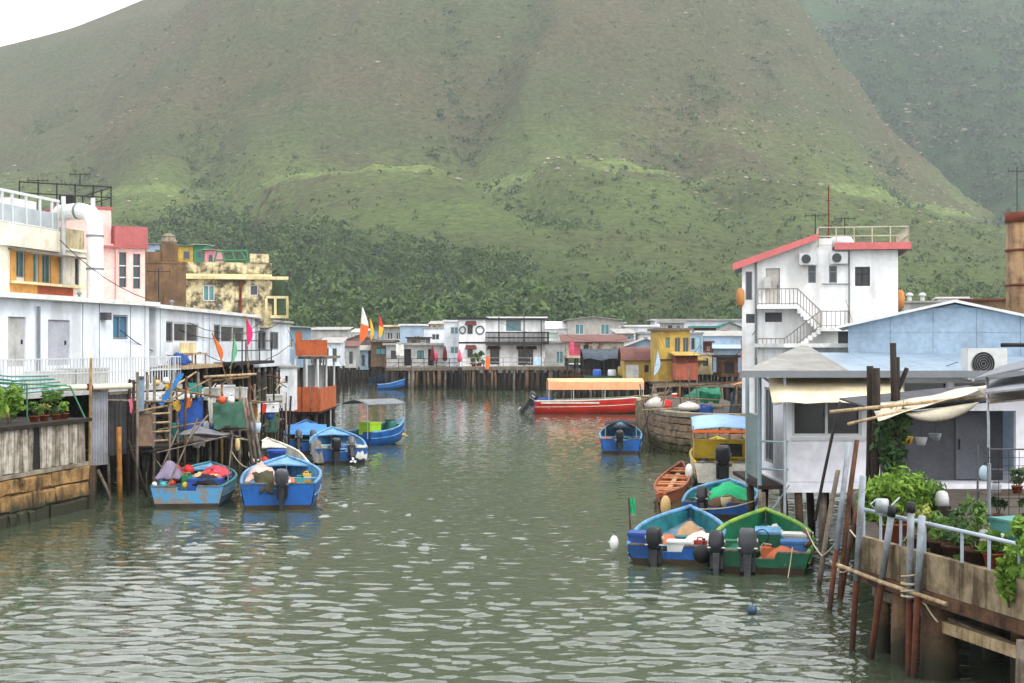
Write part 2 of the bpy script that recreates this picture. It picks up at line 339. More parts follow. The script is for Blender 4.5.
rocks('hill_rocks', 'grey rock outcrops high on the farther right hand mountain', scatter(2600, (.16, .44), (950, 1420), right_z, lambda x, y, g: fbm(x, y, 52, 110, 4) > .60, 33), .5, 2.8, 34)

# --- water: one rippled sheet
def water_material():
    m = bpy.data.materials.new('channel_water'); m.use_nodes = True; t = m.node_tree; L = t.links.new; b = t.nodes['Principled BSDF']
    b.inputs['Base Color'].default_value = (.044, .056, .034, 1); b.inputs['Roughness'].default_value = .035; b.inputs['IOR'].default_value = 1.42; b.inputs['Specular IOR Level'].default_value = .5
    g = N(t, 'ShaderNodeNewGeometry'); mp = N(t, 'ShaderNodeMapping'); mp.inputs['Scale'].default_value = (.6, 1, 1); L(g.outputs['Position'], mp.inputs[0])
    n = N(t, 'ShaderNodeTexNoise'); n.inputs['Scale'].default_value = 6.; n.inputs['Detail'].default_value = 3; L(mp.outputs[0], n.inputs['Vector'])
    bp = N(t, 'ShaderNodeBump'); bp.inputs['Strength'].default_value = .28; bp.inputs['Distance'].default_value = .02; L(n.outputs[0], bp.inputs['Height']); L(bp.outputs[0], b.inputs['Normal'])
    return m
WAVE = .0072
ys = [11.]
while ys[-1] < 245: ys.append(ys[-1]+max(.05, ys[-1]*.0037))
ys = np.array([-400., -60, 4]+ys+[300.])
xc = np.arange(-9, 9.01, .095); xo = [9.15]
while xo[-1] < 48: xo.append(xo[-1]+max(.14, (xo[-1]-6)*.017))
xo = np.array(xo+[70., 90, 130, 250, 700, 1500]); xs = np.concatenate([-xo[::-1], xc, xo])
XX, YY = np.meshgrid(xs, ys); ZZ = np.zeros_like(XX); g = np.random.default_rng(5)
wx = XX+.7*fbm(XX, YY, 61, 1.3, 2)-.35; wy = YY+.34*fbm(XX, YY, 62, 1.1, 3)
for k in range(24):
    lam = .18*(.66/.18)**(k/23.); th = R(g.normal(88, 25)); a = WAVE*lam**.8
    ZZ += a*np.sin((wx*math.cos(th)+wy*math.sin(th))*2*math.pi/lam+g.random()*6.28)
ZZ += .012*(fbm(wx*.75, wy*1.5, 63, .75, 3, .55, True)-.6)
gust = .55+.8*np.clip((fbm(XX, YY*.6, 64, 14, 3)-.3)*2, 0, 1)
calm = np.clip(np.abs(XX+1.5-.0*YY)/1.-0., 0, 1)*0+1
ZZ *= gust*calm*np.clip((310-YY)/100, 0, 1)*np.clip((YY+10)/20, 0, 1)
a, b = XX.shape; I = np.arange(a*b).reshape(a, b); F = np.stack([I[:-1, :-1], I[:-1, 1:], I[1:, 1:], I[1:, :-1]], -1).reshape(-1, 4)
struct(link('water', np_mesh('water', np.stack([XX, YY, ZZ], -1).reshape(-1, 3), F, water_material(), True)))
# ---------------------------------------------------------------- shared materials
WHITE = wm('white_paint', (226, 228, 230), (168, 165, 155), amt=.55, scale=1.1, streak=.5, rough=.5)
CLAD = wm('white_cladding', (226, 231, 238), (150, 148, 142), amt=.45, scale=.5, streak=.8, rough=.45, fine=.04, bump=.05)
CLEANW = wm('clean_white', (238, 239, 240), (150, 144, 132), amt=.42, scale=.6, streak=.9, rough=.5, fine=.05)
GREYW = wm('grey_render', (190, 190, 188), (130, 128, 122), amt=.6, scale=1., streak=.5)
GREYD = wm('dark_grey_panel', (104, 106, 112), (70, 72, 76), amt=.6, scale=1.3, streak=.4)
PALEB = wm('pale_blue_sheet', (172, 190, 206), (140, 154, 166), amt=.5, scale=.9, streak=.6, rough=.45)
GBLUE = wm('grey_blue_sheet', (150, 172, 190), (120, 132, 140), amt=.5, scale=1., streak=.6, rough=.5)
PINK = wm('pink_render', (236, 200, 194), (196, 160, 152), amt=.4, scale=1., streak=.4)
PINKRED = wm('pink_red_band', (184, 116, 116), (150, 96, 96), amt=.5, scale=1.2, streak=.3)
FASCIA = wm('salmon_fascia', (212, 132, 132), (180, 112, 110), amt=.5, scale=1.4, streak=.3)
CREAM = wm('cream_plaster', (226, 214, 176), (150, 136, 100), amt=.7, scale=.9, streak=.4)
OCHRE = wm('ochre_plaster', (214, 168, 96), (160, 118, 62), amt=.6, scale=1.4, streak=.4)
MOULD = wm('mouldy_plaster', (214, 202, 168), (70, 66, 54), amt=.9, scale=1.7, streak=.5, lo=.44, hi=.58, sc2=9, fine=.25)
BROWNC = wm('stained_concrete', (140, 116, 88), (78, 62, 48), amt=.8, scale=.8, streak=.8)
CONC = wm('old_concrete', (160, 152, 136), (96, 84, 66), amt=.7, scale=1.6, streak=.6, rough=.9)
TIMBERD = wood('dark_timber', (74, 60, 50), (38, 32, 28))
TIMBERG = wood('grey_timber', (150, 140, 128), (92, 82, 72))
TIMBERB = wood('brown_timber', (122, 88, 62), (66, 46, 34))
BAMBOO = wood('bamboo', (176, 150, 108), (110, 86, 58))
PALEW = wood('pale_wood', (198, 180, 150), (140, 118, 90))
ORANGEW = wm('orange_paint', (196, 116, 70), (146, 84, 52), amt=.7, scale=2.2, streak=.6)
ROOFG = wm('grey_roof_sheet', (176, 174, 170), (120, 116, 108), amt=.6, scale=1.2, rough=.55)
ROOFW = wm('white_roof_sheet', (226, 226, 224), (180, 176, 170), amt=.5, scale=.8, rough=.5)
RUST = wm('rusty_sheet', (142, 78, 50), (92, 50, 36), amt=.8, scale=2.2, streak=.5, rough=.85)
RUSTR = wm('reddish_roof_sheet', (134, 88, 78), (96, 64, 56), amt=.8, scale=1.6, streak=.5)
STEEL = wm('galvanised_steel', (186, 192, 196), (150, 150, 148), amt=.5, scale=4, rough=.4, metal=.5)
IRON = wm('black_iron', (44, 44, 46), (70, 58, 50), amt=.4, scale=4, rough=.6)
GREYM = wm('grey_metal_sheet', (160, 162, 168), (118, 118, 120), amt=.6, scale=1.6, streak=.7, rough=.5)
YELLOW = wm('yellow_paint', (204, 178, 92), (150, 122, 66), amt=.7, scale=1.1, streak=.7)
TEAL = wm('teal_paint', (84, 150, 144), (60, 104, 100), amt=.5, scale=2)
GREENP = wm('green_paint', (88, 150, 116), (60, 104, 84), amt=.5, scale=3)
FRAMEW = plain('window_frame_white', (206, 208, 208)); FRAMED = plain('window_frame_dark', (60, 58, 58)); FRAMEG = plain('window_frame_grey', (140, 144, 148))
def glassmat(name, c, rough=.12):
    m = bpy.data.materials.new(name); m.use_nodes = True; t = m.node_tree; b = t.nodes['Principled BSDF']; b.inputs['Roughness'].default_value = rough
    g = N(t, 'ShaderNodeNewGeometry'); n = N(t, 'ShaderNodeTexNoise'); n.inputs['Scale'].default_value = 1.3; t.links.new(g.outputs['Position'], n.inputs['Vector'])
    x = N(t, 'ShaderNodeMix', data_type='RGBA'); t.links.new(n.outputs[0], x.inputs[0]); c = lin(c); x.inputs[6].default_value = (*[v*.6 for v in c], 1); x.inputs[7].default_value = (*[v*1.4 for v in c], 1)
    t.links.new(x.outputs[2], b.inputs['Base Color']); return m
GLASS = glassmat('window_glass', (52, 60, 64)); GLASST = glassmat('teal_window_glass', (70, 120, 122)); GLASSB = glassmat('blue_window_glass', (62, 108, 140)); GLASSK = glassmat('dark_window_glass', (30, 32, 34), .2)
SHADE_BOARD = wood('shade_dark_board', (40, 36, 33), (24, 22, 20))  # near-black boards; the shade under the houses is put into their colour
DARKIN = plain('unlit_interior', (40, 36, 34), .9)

# ---------------------------------------------------------------- building helpers (local frame: x along the front, y back into the house, z up; front at y = 0)
def face(mb, M, w, h, ops, m=0, rev=.12):
    xsb = sorted({0., w, *[o[0] for o in ops], *[o[0]+o[2] for o in ops]}); zsb = sorted({0., h, *[o[1] for o in ops], *[o[1]+o[3] for o in ops]})
    for x0, x1 in zip(xsb, xsb[1:]):
        for z0, z1 in zip(zsb, zsb[1:]):
            cx, cz = (x0+x1)/2, (z0+z1)/2
            if any(o[0] < cx < o[0]+o[2] and o[1] < cz < o[1]+o[3] for o in ops): continue
            mb.add([M@Vector(p) for p in ((x0,0,z0),(x1,0,z0),(x1,0,z1),(x0,0,z1))], [(0,1,2,3)], m)
    for o in ops:
        x0, z0, x1, z1 = o[0], o[1], o[0]+o[2], o[1]+o[3]
        q = [(x0,z0),(x1,z0),(x1,z1),(x0,z1)]
        for (ax, az), (bx, bz) in zip(q, q[1:]+q[:1]):
            mb.add([M@Vector(p) for p in ((ax,0,az),(ax,rev,az),(bx,rev,bz),(bx,0,bz))], [(0,1,2,3)], m)
def window(root, M, o, fm=None, gm=None, mull=1, trans=False, rev=.12, fw=None):
    x, z, w, h = o[:4]; fm = fm or FRAMEW; gm = gm or GLASS; f = fw or min(.07, w*.09); mb = MB(); d0, d1 = .03, .09
    mb.box(x, x+w, d0, d1, z, z+f, 0, M); mb.box(x, x+w, d0, d1, z+h-f, z+h, 0, M); mb.box(x, x+f, d0, d1, z+f, z+h-f, 0, M); mb.box(x+w-f, x+w, d0, d1, z+f, z+h-f, 0, M)
    for k in range(mull): cx = x+w*(k+1)/(mull+1); mb.box(cx-f/2, cx+f/2, d0+.004, d1-.004, z+f, z+h-f, 0, M)
    if trans: mb.box(x+f, x+w-f, d0+.006, d1-.006, z+h*.62, z+h*.62+f, 0, M)
    wo = mb.build('window', fm, root)
    n = mull+1
    for k in range(n):
        a = x+w*k/n; b = x+w*(k+1)/n
        MB().box(a+f*.4, b-f*.4, rev-.025, rev-.005, z+f*.5, z+h-f*.5, 0, M).build('pane', gm, wo)
    return wo
def door(root, M, o, dm, handle=True, rev=.12):
    x, z, w, h = o[:4]; d = MB().box(x+.01, x+w-.01, rev-.06, rev, z+.005, z+h-.01, 0, M).build('door', dm, root)
    if handle: MB().box(x+w*.82, x+w*.82+.03, rev-.11, rev-.055, z+h*.45, z+h*.45+.14, 0, M).build('handle', IRON, d)
    return d
I4 = Matrix.Identity(4)
def sideM(w, d, which):
    if which == 'right': return Matrix.Translation((w, 0, 0))@Matrix.Rotation(R(90), 4, 'Z')
    if which == 'left': return Matrix.Translation((0, d, 0))@Matrix.Rotation(R(-90), 4, 'Z')
    return Matrix.Translation((w, d, 0))@Matrix.Rotation(R(180), 4, 'Z')
def house(name, label, loc, w, d, h, wallm, rz=0., wins=(), doors=(), rwins=(), lwins=(), roof=None, roofm=None, stilts=None, stiltm=None, fm=None, gm=None, group=None, cat='house', h2=None, mull=1, base=.12, trans=False, doorm=None):
    """roof: ('flat', thickness, overhang) | ('gable', rise, overhang[, axis]) | ('shed', rise, overhang) | ('arch', rise, overhang)"""
    t = thing(name, label, cat, loc, rz, group); mb = MB(); rk = roof[0] if roof else 'flat'
    ops = [o[:4] for o in wins]+[o[:4] for o in doors]
    face(mb, I4, w, h, ops)
    for which, ww, wl in (('right', d, rwins), ('left', d, lwins), ('back', w, ())): face(mb, sideM(w, d, which), ww, h, [o[:4] for o in wl])
    th = roof[1] if roof else .15; ov = roof[2] if roof else .25
    if rk == 'gable':      # ridge runs back; gable on the front
        mb.add([(0,0,h),(w,0,h),(w/2,0,h+th)], [(0,1,2)]); mb.add([(0,d,h),(w,d,h),(w/2,d,h+th)], [(2,1,0)])
    if rk == 'shed':       # rises to the back
        mb.add([(0,0,h),(0,d,h),(0,d,h+th)], [(0,2,1)]); mb.add([(w,0,h),(w,d,h),(w,d,h+th)], [(0,1,2)]); mb.add([(0,d,h),(w,d,h),(w,d,h+th),(0,d,h+th)], [(3,2,1,0)])
    if base: mb.box(-.06, w+.06, -.06, d+.06, -base, -.004, 0)
    mb.build('wall', wallm, t)
    rm = roofm or ROOFG; r = MB()
    if rk == 'flat': r.box(-ov, w+ov, -ov, d+ov, h+.003, h+th)
    elif rk == 'gable':
        for s in (0, 1):
            q = []
            for y in (-ov, d+ov):
                e = (-ov, h-ov*th/(w/2)+.03) if s == 0 else (w+ov, h-ov*th/(w/2)+.03); q.append([(e[0], y, e[1]+.04), (w/2+(.002 if s else -.002), y, h+th+.07)])
            r.sheet(q, .06)
    elif rk == 'gablex':   # ridge parallel to the front
        for s in (0, 1):
            y0 = -ov if s == 0 else d+ov
            r.sheet([[(-ov, y0, h), (w+ov, y0, h)], [(-ov, d/2, h+th), (w+ov, d/2, h+th)]], .06)
        mb2 = MB(); mb2.add([(0,0,h),(0,d,h),(0,d/2,h+th-.05)], [(0,2,1)]); mb2.add([(w,0,h),(w,d,h),(w,d/2,h+th-.05)], [(0,1,2)]); mb2.build('gable_wall', wallm, t)
    elif rk == 'shed': r.sheet([[(-ov, -ov, h+.03), (w+ov, -ov, h+.03)], [(-ov, d+ov, h+th+.09), (w+ov, d+ov, h+th+.09)]], .06)
    elif rk == 'arch':
        n = 10; r.sheet([[(-ov, -ov+(d+2*ov)*k/n, h+th*math.sin(math.pi*k/n)), (w+ov, -ov+(d+2*ov)*k/n, h+th*math.sin(math.pi*k/n))] for k in range(n+1)], .05)
        s2 = MB()
        for x in (.02, w-.02): s2.add([(x, d*k/n, h+th*math.sin(math.pi*k/n)-.06) for k in range(n+1)], [tuple(range(n+1))])
        s2.build('gable_wall', wallm, t)
    r.build('roof', rm, t)
    for o in wins: window(t, I4, o, (o[4] if len(o) > 4 else None) or fm, (o[5] if len(o) > 5 else None) or gm, o[6] if len(o) > 6 else mull, trans)
    for o in rwins: window(t, sideM(w, d, 'right'), o, fm, gm, mull, trans)
    for o in lwins: window(t, sideM(w, d, 'left'), o, fm, gm, mull, trans)
    for o in doors: door(t, I4, o, (o[4] if len(o) > 4 else None) or doorm or GREYW)
    if stilts: add_stilts(t, w, d, loc[2]-base, stilts, stiltm or TIMBERD)
    return t
_st = {}
def stilt_mesh(L, r, mat, k):
    key = (round(L, 1), r, mat.name, k)
    if key not in _st:
        q = random.Random(k); ln = round(L, 1)
        _st[key] = MB().tube([(0,0,-ln), (q.uniform(-.04,.04), q.uniform(-.04,.04), -ln/2), (q.uniform(-.03,.03), q.uniform(-.03,.03), .0)], [r*1.15, r, r*.95], 7).mesh('stilt', mat, True)
    return _st[key]
def add_stilts(t, w, d, hz, n, mat, r=.11):
    nx, ny = n
    for j in range(ny):
        for i in range(nx):
            x = .15+(w-.3)*i/max(1, nx-1)+rng.uniform(-.1, .1); y = .15+(d-.3)*j/max(1, ny-1)
            o = link('stilt', stilt_mesh(hz+.55, r, mat, rng.randrange(4)), t, (x, y, -.13)); o.rotation_euler = (R(rng.uniform(-2, 2)), R(rng.uniform(-2, 2)), rng.uniform(0, 6))
def railing(root, name, path, h, mat, step=.16, r=.012, rails=(1.,), post=None, top=.02, bottom=True):
    """path of points along the floor edge; balusters + rails in one part"""
    mb = MB(); path = [Vector(p) for p in path]
    for p, q in zip(path, path[1:]):
        L = (q-p).length; n = max(1, int(L/step))
        for k in range(n+1): c = p.lerp(q, k/n); mb.bar(c, c+Vector((0,0,h)), r*2)
        for f in rails: mb.bar(p+Vector((0,0,h*f)), q+Vector((0,0,h*f)), top*2)
        if bottom: mb.bar(p+Vector((0,0,.08)), q+Vector((0,0,.08)), top*1.6)
    return mb.build(name, mat, root)
def ac_unit(label, loc, rz, w=.82, h=.58, d=.3, group=None):
    t = thing('air_conditioner', label, 'air conditioner', loc, rz, group)
    MB().box(-w/2, w/2, -d/2, d/2, .04, h).build('casing', FRAMEW, t)
    M = Matrix.Translation((-w*.12, -d/2-.005, h*.53))@Matrix.Rotation(R(90), 4, 'X')
    g = MB(); g.lathe([(h*.36, 0), (h*.36, .015)], 20, M); g.build('fan_opening', IRON, t)
    gr = MB()
    for k in range(1, 6):
        rr = h*.36*k/5; pr = [(-w*.12+rr*math.cos(a*math.pi/9), -d/2-.03, h*.53+rr*math.sin(a*math.pi/9)) for a in range(19)]
        gr.tube(pr, .006, 4, cap=False)
    gr.build('fan_grille', FRAMEG, t)
    f = MB(); f.box(-w*.4, -w*.34, -d/2, d/2, 0, .039); f.box(w*.34, w*.4, -d/2, d/2, 0, .039); f.build('foot_rail', STEEL, t)
    return t
def flag(label, foot, top, col, fl, sw, mat_pole=None, group=None, col2=None):
    """pole from foot to top; limp tall pennant hanging along its upper part"""
    t = thing('flag', label, 'flag', foot, 0, group); top = Vector(top)-Vector(foot)
    MB().tube([(0,0,0), top*.5+Vector((.02,0,0)), top], .018, 6).build('pole', mat_pole or BAMBOO, t)
    g = []; n = 9
    for i in range(n+1):
        f = i/n; c = top*(1-f*fl/top.length); wv = sw*math.sin(math.pi*min(1, f*.9+.06))*(.6+.4*f)
        row = []
        for j in range(5):
            e = j/4; row.append(c+Vector((e*wv*.9+.02*math.sin(f*9+e*4)-.1*f*e, .10*math.sin(e*7+f*5)*wv, -e*wv*.35)))
        g.append(row)
    k = n//2
    m = MB(); m.sheet(g[:k+1] if col2 else g); m.build('cloth', col, t, True)
    if col2: MB().sheet(g[k:]).build('cloth', col2, t, True)
    return t
def pole(label, a, b, r=.05, mat=None, name='mooring_pole', group=None, r2=None, mat2=None, split=.5, cap=None, cat='pole'):
    """free-standing pole from foot a to head b"""
    a = Vector(a); b = Vector(b); d = b-a; q = random.Random(int(a.x*97+a.y*31+b.z*11))
    bend = Vector((q.uniform(-.03,.03), q.uniform(-.03,.03), 0))*d.length*.35; r2 = r2 or r*.9
    if mat2 is None and cap is None:
        o = MB().tube([(0,0,0), d*.35+bend*.7, d*.7+bend*.8, d], [r, r*.98, (r+r2)/2, r2], 8).build(name, mat or TIMBERG, None, True); o.location = a
        return tag(o, label, cat, group)
    t = thing(name, label, cat, a, 0, group); s = split
    MB().tube([(0,0,0), d*s], r, 9).build('lower_shaft', mat2, t, True) if mat2 else None
    MB().tube([d*(s-.002) if mat2 else (0,0,0), d], r*1.06, 9).build('upper_shaft', mat or TIMBERG, t, True)
    if cap: u = d.normalized(); MB().tube([d-u*.09, d+u*.05], r*1.32, 9).build('end_cap', cap, t, True)
    return t
def crate(label, loc, rz, w, d, h, mat, group=None, slats=3, name='crate'):
    t = thing(name, label, 'crate', loc, rz, group)
    MB().box(-w/2+.02, w/2-.02, -d/2+.02, d/2-.02, 0, .02).build('bottom', mat, t)
    for s, (x0, x1, y0, y1) in enumerate(((-w/2, w/2, -d/2, -d/2+.018), (-w/2, w/2, d/2-.018, d/2), (-w/2, -w/2+.018, -d/2+.02, d/2-.02), (w/2-.018, w/2, -d/2+.02, d/2-.02))):
        mb = MB()
        for k in range(slats): z = h*k/slats; mb.box(x0, x1, y0, y1, z+.004, z+h/slats*.86)
        mb.build('side', mat, t)
    return t
def tarp(label, grid, mat, name='tarpaulin', th=.012, group=None, cat='tarpaulin'):
    o0 = Vector(grid[0][0]); o = MB().sheet([[Vector(p)-o0 for p in r] for r in grid], th).build(name, mat, None, True); o.location = o0
    return tag(o, label, cat, group)
def drape(p00, p01, p10, p11, nu=8, nv=8, sag=.15, wr=.03, seed=1):
    """wrinkled grid between four corners"""
    q = random.Random(seed); ph = [q.uniform(0, 6) for _ in range(4)]; p00, p01, p10, p11 = map(Vector, (p00, p01, p10, p11)); G = []
    for i in range(nu+1):
        row = []
        for j in range(nv+1):
            u, v = i/nu, j/nv; p = p00.lerp(p01, v).lerp(p10.lerp(p11, v), u)
            p.z += -sag*4*u*(1-u)*4*v*(1-v)*.8+wr*(math.sin(u*11+ph[0])*math.sin(v*9+ph[1])+.5*math.sin(u*23+v*17+ph[2]))
            p.y += wr*math.sin(v*13+u*5+ph[3]); row.append(p)
        G.append(row)
    return G
def buoy(label, loc, r, mat, group=None, name='fishing_buoy', squash=1.):
    t = thing(name, label, 'buoy', loc, 0, group)
    MB().lathe([(r*max(.02, math.sin(math.pi*k/10)), r*squash*(1-math.cos(math.pi*k/10))) for k in range(11)], 14).build('float', mat, t, True)
    MB().tube([(0,0,r*2*squash-.01), (.02,0,r*2*squash+.05), (.05,0,r*2*squash+.02)], r*.1, 5).build('eyelet', IRON, t)
    return t
# ---------------------------------------------------------------- left bank
def tide(name, c, c2, z0=.55, alg=(44, 42, 30), scale=1.8, amt=.7):
    """stone/concrete/timber with a tide stain: algae-dark below about z0 with a ragged upper edge"""
    if name in MATS: return MATS[name]
    m = wm(name, c, c2, amt=amt, scale=scale, rough=.9, streak=.5, fine=.25, bump=.6)
    t = m.node_tree; L = t.links.new; b = t.nodes['Principled BSDF']; src = b.inputs['Base Color'].links[0].from_socket
    g = N(t, 'ShaderNodeNewGeometry'); s = N(t, 'ShaderNodeSeparateXYZ'); L(g.outputs['Position'], s.inputs[0])
    n = N(t, 'ShaderNodeTexNoise'); n.inputs['Scale'].default_value = 2.2; n.inputs['Detail'].default_value = 6; L(g.outputs['Position'], n.inputs['Vector'])
    a = N(t, 'ShaderNodeMath', operation='MULTIPLY_ADD'); L(n.outputs[0], a.inputs[0]); a.inputs[1].default_value = .9; L(s.outputs[2], a.inputs[2])
    r = N(t, 'ShaderNodeMapRange'); r.inputs[1].default_value = z0+.62; r.inputs[2].default_value = z0+.25; L(a.outputs[0], r.inputs[0])
    x = N(t, 'ShaderNodeMix', data_type='RGBA'); L(r.outputs[0], x.inputs[0]); L(src, x.inputs[6]); x.inputs[7].default_value = (*lin(alg), 1); L(x.outputs[2], b.inputs['Base Color'])
    return m
STONEB = tide('quay_stone', (172, 142, 98), (84, 66, 44), .55, (40, 42, 28), amt=.95); STONEG = tide('quay_stone_grey', (158, 142, 122), (112, 98, 82), .62, (62, 58, 34))
BOARDW = wood('bleached_board', (196, 188, 176), (104, 94, 84)); PILEM = tide('pile_timber', (104, 84, 66), (62, 48, 38), .5); PILEC = tide('pile_concrete', (140, 116, 92), (86, 66, 50), .45)
RUSTPIPE = tide('rusty_pipe', (128, 84, 62), (80, 48, 36), .3, (58, 46, 38))
def along(A, rz, px):
    """distance along a wall line from A (direction rz) at which azimuth px is met"""
    k = (px-512)/FPX; return (k*A[1]-A[0])/(math.cos(rz)-k*math.sin(rz))
_stones = {}
def stone_mesh(w, h, d, k, mat):
    key = (round(w, 1), round(h, 2), k, mat.name)
    if key not in _stones:
        q = random.Random(k*7+int(w*10)); w2, h2 = round(w, 1)/2-.012, round(h, 2)/2-.012; j = lambda s: q.uniform(-s, s); vs = []
        for y, s in ((d, 1.), (.0, 1.), (-.045, .78)):
            for sx, sz in ((-1,-1),(1,-1),(1,1),(-1,1)): vs.append((sx*(w2*s if s < 1 else w2)+j(.03), y+(j(.03) if y <= 0 else 0), sz*h2*(s if s < 1 else 1)+j(.03)))
        f = [(8,9,10,11)]
        for a in (0, 4):
            for i in range(4): f.append((a+i, a+(i+1)%4, a+4+(i+1)%4, a+4+i))
        _stones[key] = MB().add(vs, f).mesh('stone', mat)
    return _stones[key]

# quay wall at the left edge, boards above stones
QA = (-13.47, 31.0); QR = math.atan2(4.6, .8); QL = 9.14
t = thing('quay_wall', 'old brown stone quay wall topped by bleached upright boards at left edge', 'wall', (QA[0], QA[1], 0), QR)
MB().box(0, QL, .06, 3.2, -.8, 1.2).build('core', wm('mortar', (88, 76, 60), (54, 46, 36)), t)
x = 0; zs = [-.5, -.08, .34, .80, 1.22]
for c in range(4):
    x = rng.uniform(-.3, 0)+.3; h = zs[c+1]-zs[c]
    while x < QL-.15:
        w = min(rng.choice([.4, .6, .8, 1.1, 1.3]), QL-x); 
        if w < .25: break
        link('stone', stone_mesh(w, h, .1, rng.randrange(5), STONEB), t, (x+w/2, .04+rng.uniform(-.06, .03), (zs[c]+zs[c+1])/2), rng.uniform(-.04, .04)); x += w
for c in range(4):   # the end of the quay, facing down the channel
    for k in range(3):
        o = link('stone', stone_mesh(1., zs[c+1]-zs[c], .1, k, STONEB), t, (QL, .6+k*1.0, (zs[c]+zs[c+1])/2)); o.rotation_euler = (0, 0, R(90))
MB().box(-.05, QL+.08, -.02, 3.2, 1.225, 1.32).build('ledge', CONC, t)
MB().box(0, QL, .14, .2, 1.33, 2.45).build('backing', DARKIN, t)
MB().box(-.05, QL+.1, -.05, 3.2, 2.452, 2.55).build('coping', TIMBERD, t)
MB().box(0, QL, 2.4, 2.5, 2.552, 3.25).build('planter_back', wm('stained_planter', (176, 158, 128), (120, 84, 54), amt=.8, scale=1.2, streak=.8), t)
bd = [MB().box(-.115, .115, 0, .05, 0, 1.1+.0*k).mesh('board', m) for k, m in enumerate((BOARDW, wood('bleached_board_dark', (168, 160, 146), (88, 80, 70)), wood('bleached_board_pale', (208, 202, 192), (132, 122, 108))))]
gp = along(QA, QR, 40)
x = .13
while x < QL-.05:
    if abs(x-gp) > .2:
        o = link('board', rng.choice(bd), t, (x, .06+rng.uniform(-.015, .015), 1.335+rng.uniform(-.02, .02)), 0); o.rotation_euler = (R(rng.uniform(-1.5, 1.5)), R(rng.uniform(-1, 1)), 0)
    x += .245
# fender boards and corner post at the quay's end
MB().tube([(QL+.14, .05, -.4), (QL+.1, .03, 1.2)], .16, 9).build('corner_post', PILEM, t)

def plant(name, label, loc, radii, n, leaf, mat, pot=None, seed=1, elong=1.5, stems=6, group=None, potm=None, up=-.5, cat='plant', clumps=7):
    t = thing(name, label, cat, loc, 0, group); ph = 0
    if pot:
        r, h = pot; ph = h
        MB().lathe([(r*.72, 0), (r, h*.9), (r*1.08, h*.9), (r*1.08, h), (r*.92, h), (r*.9, h*.85)], 14).build('pot', potm or wm('terracotta', (160, 92, 62), (110, 66, 46)), t, True)
    g = np.random.default_rng(seed); rx, ry, rz_ = radii; s = MB()
    cs = g.normal(size=(clumps, 3))*np.array([rx, ry, rz_])*.42; cs[:, 2] += ph+rz_*1.0; cs[:, 2] = np.maximum(cs[:, 2], ph+.05 if pot else -9)
    for k in range(min(stems, clumps)): c = cs[k]; s.tube([(c[0]*.15, c[1]*.15, ph*.85 if pot else 0), (c[0]*.6, c[1]*.6, ph+(c[2]-ph)*.6), tuple(c)], [leaf*.16, leaf*.12, leaf*.07], 5)
    s.build('stem', wood('plant_stem', (104, 98, 58), (70, 60, 40)), t)
    V, F = leaf_quads(cs, np.tile(np.array([rx, ry, rz_])*.55, (clumps, 1)), max(6, n//clumps), leaf, seed+1, up=up, jit=.8, elong=elong, shell=(.25, 1.05))
    link('foliage', np_mesh('foliage', V, F, mat), t); return t
LEAFB = leaf_mat('bright_leaf', (.070, .150, .018), (.22, .36, .05), 2.5, .3); LEAFM = leaf_mat('mid_leaf', (.050, .110, .020), (.13, .23, .045), 2.5, .25); LEAFY = leaf_mat('yellow_leaf', (.12, .16, .03), (.30, .32, .07), 2.5, .3); LEAFD = leaf_mat('deep_leaf', (.028, .066, .022), (.07, .13, .04), 2.5, .2)
p = P(10, 420, 37.2); plant('leafy_plant', 'big bright green leafy plant on the quay at left edge', (p.x, p.y, 2.55), (.45, .45, .5), 900, .075, LEAFB, None, 11, clumps=10)
p = P(-18, 420, 35.6); plant('leafy_plant', 'bright green leafy plant cut by the left edge of the picture', (p.x, p.y, 2.55), (.5, .5, .5), 700, .075, LEAFB, None, 13)
for k, (px, D, r, m, lb) in enumerate(((34, 37.9, .22, LEAFM, 'brownish green potted plant beside the green pipe frame'), (44, 38.4, .2, LEAFY, 'yellow leaved potted plant in the middle of the quay row'), (56, 39., .16, LEAFD, 'small dark potted herb on the quay row'), (64, 39.4, .2, LEAFB, 'low light green potted plant near the end of the quay'))):
    p = P(px, 415, D); plant('potted_plant', lb, (p.x, p.y, 2.55), (r, r, r*.7), 130, .05, m, (.13, .16), 30+k, clumps=4)
p = P(50, 384, 40.2); plant('leafy_plant', 'sparse climbing plant hanging over the teal netting under the balcony', (p.x, p.y, 2.56), (.35, .3, .45), 240, .06, LEAFM, None, 44)
# green pipe frame and teal netting above the quay
t = thing('pipe_frame', 'pale green pipe frame carrying teal netting above the quay plants', 'frame', P(27, 421, 37.6)); 
fr = [P(27, 420, 37.6), P(27, 384, 37.6), P(70, 386, 40), P(86, 420, 40)]; o = Vector(t.location)
for a, b in zip(fr, fr[1:]): MB().tube([a-o, b-o], .022, 6).build('pipe', GREENP, t)
MB().tube([fr[1]-o, P(-20, 381, 35)-o], .022, 6).build('pipe', GREENP, t)
nm = cloth('teal_netting', (96, 160, 150), (70, 120, 114))
for k in range(5):
    a = P(-30, 372+k*4, 36.+.4*k); b = P(48+k*6, 376+k*3, 40); MB().tube([a-o, a.lerp(b, .5)+Vector((0, 0, -.07-.02*k))-o, b-o], .02+.008*(k % 2), 5).build('net_roll', nm, t)
pole('thin bamboo pole standing at the corner of the stone quay', P(89, 506, 40.3), P(91, 358, 40.3), .045, BAMBOO, name='bamboo_pole')
t = thing('drain_pipe', 'white plastic pipe jutting out above the grey metal sheets', 'pipe', P(84, 386, 41)); o = Vector(t.location)
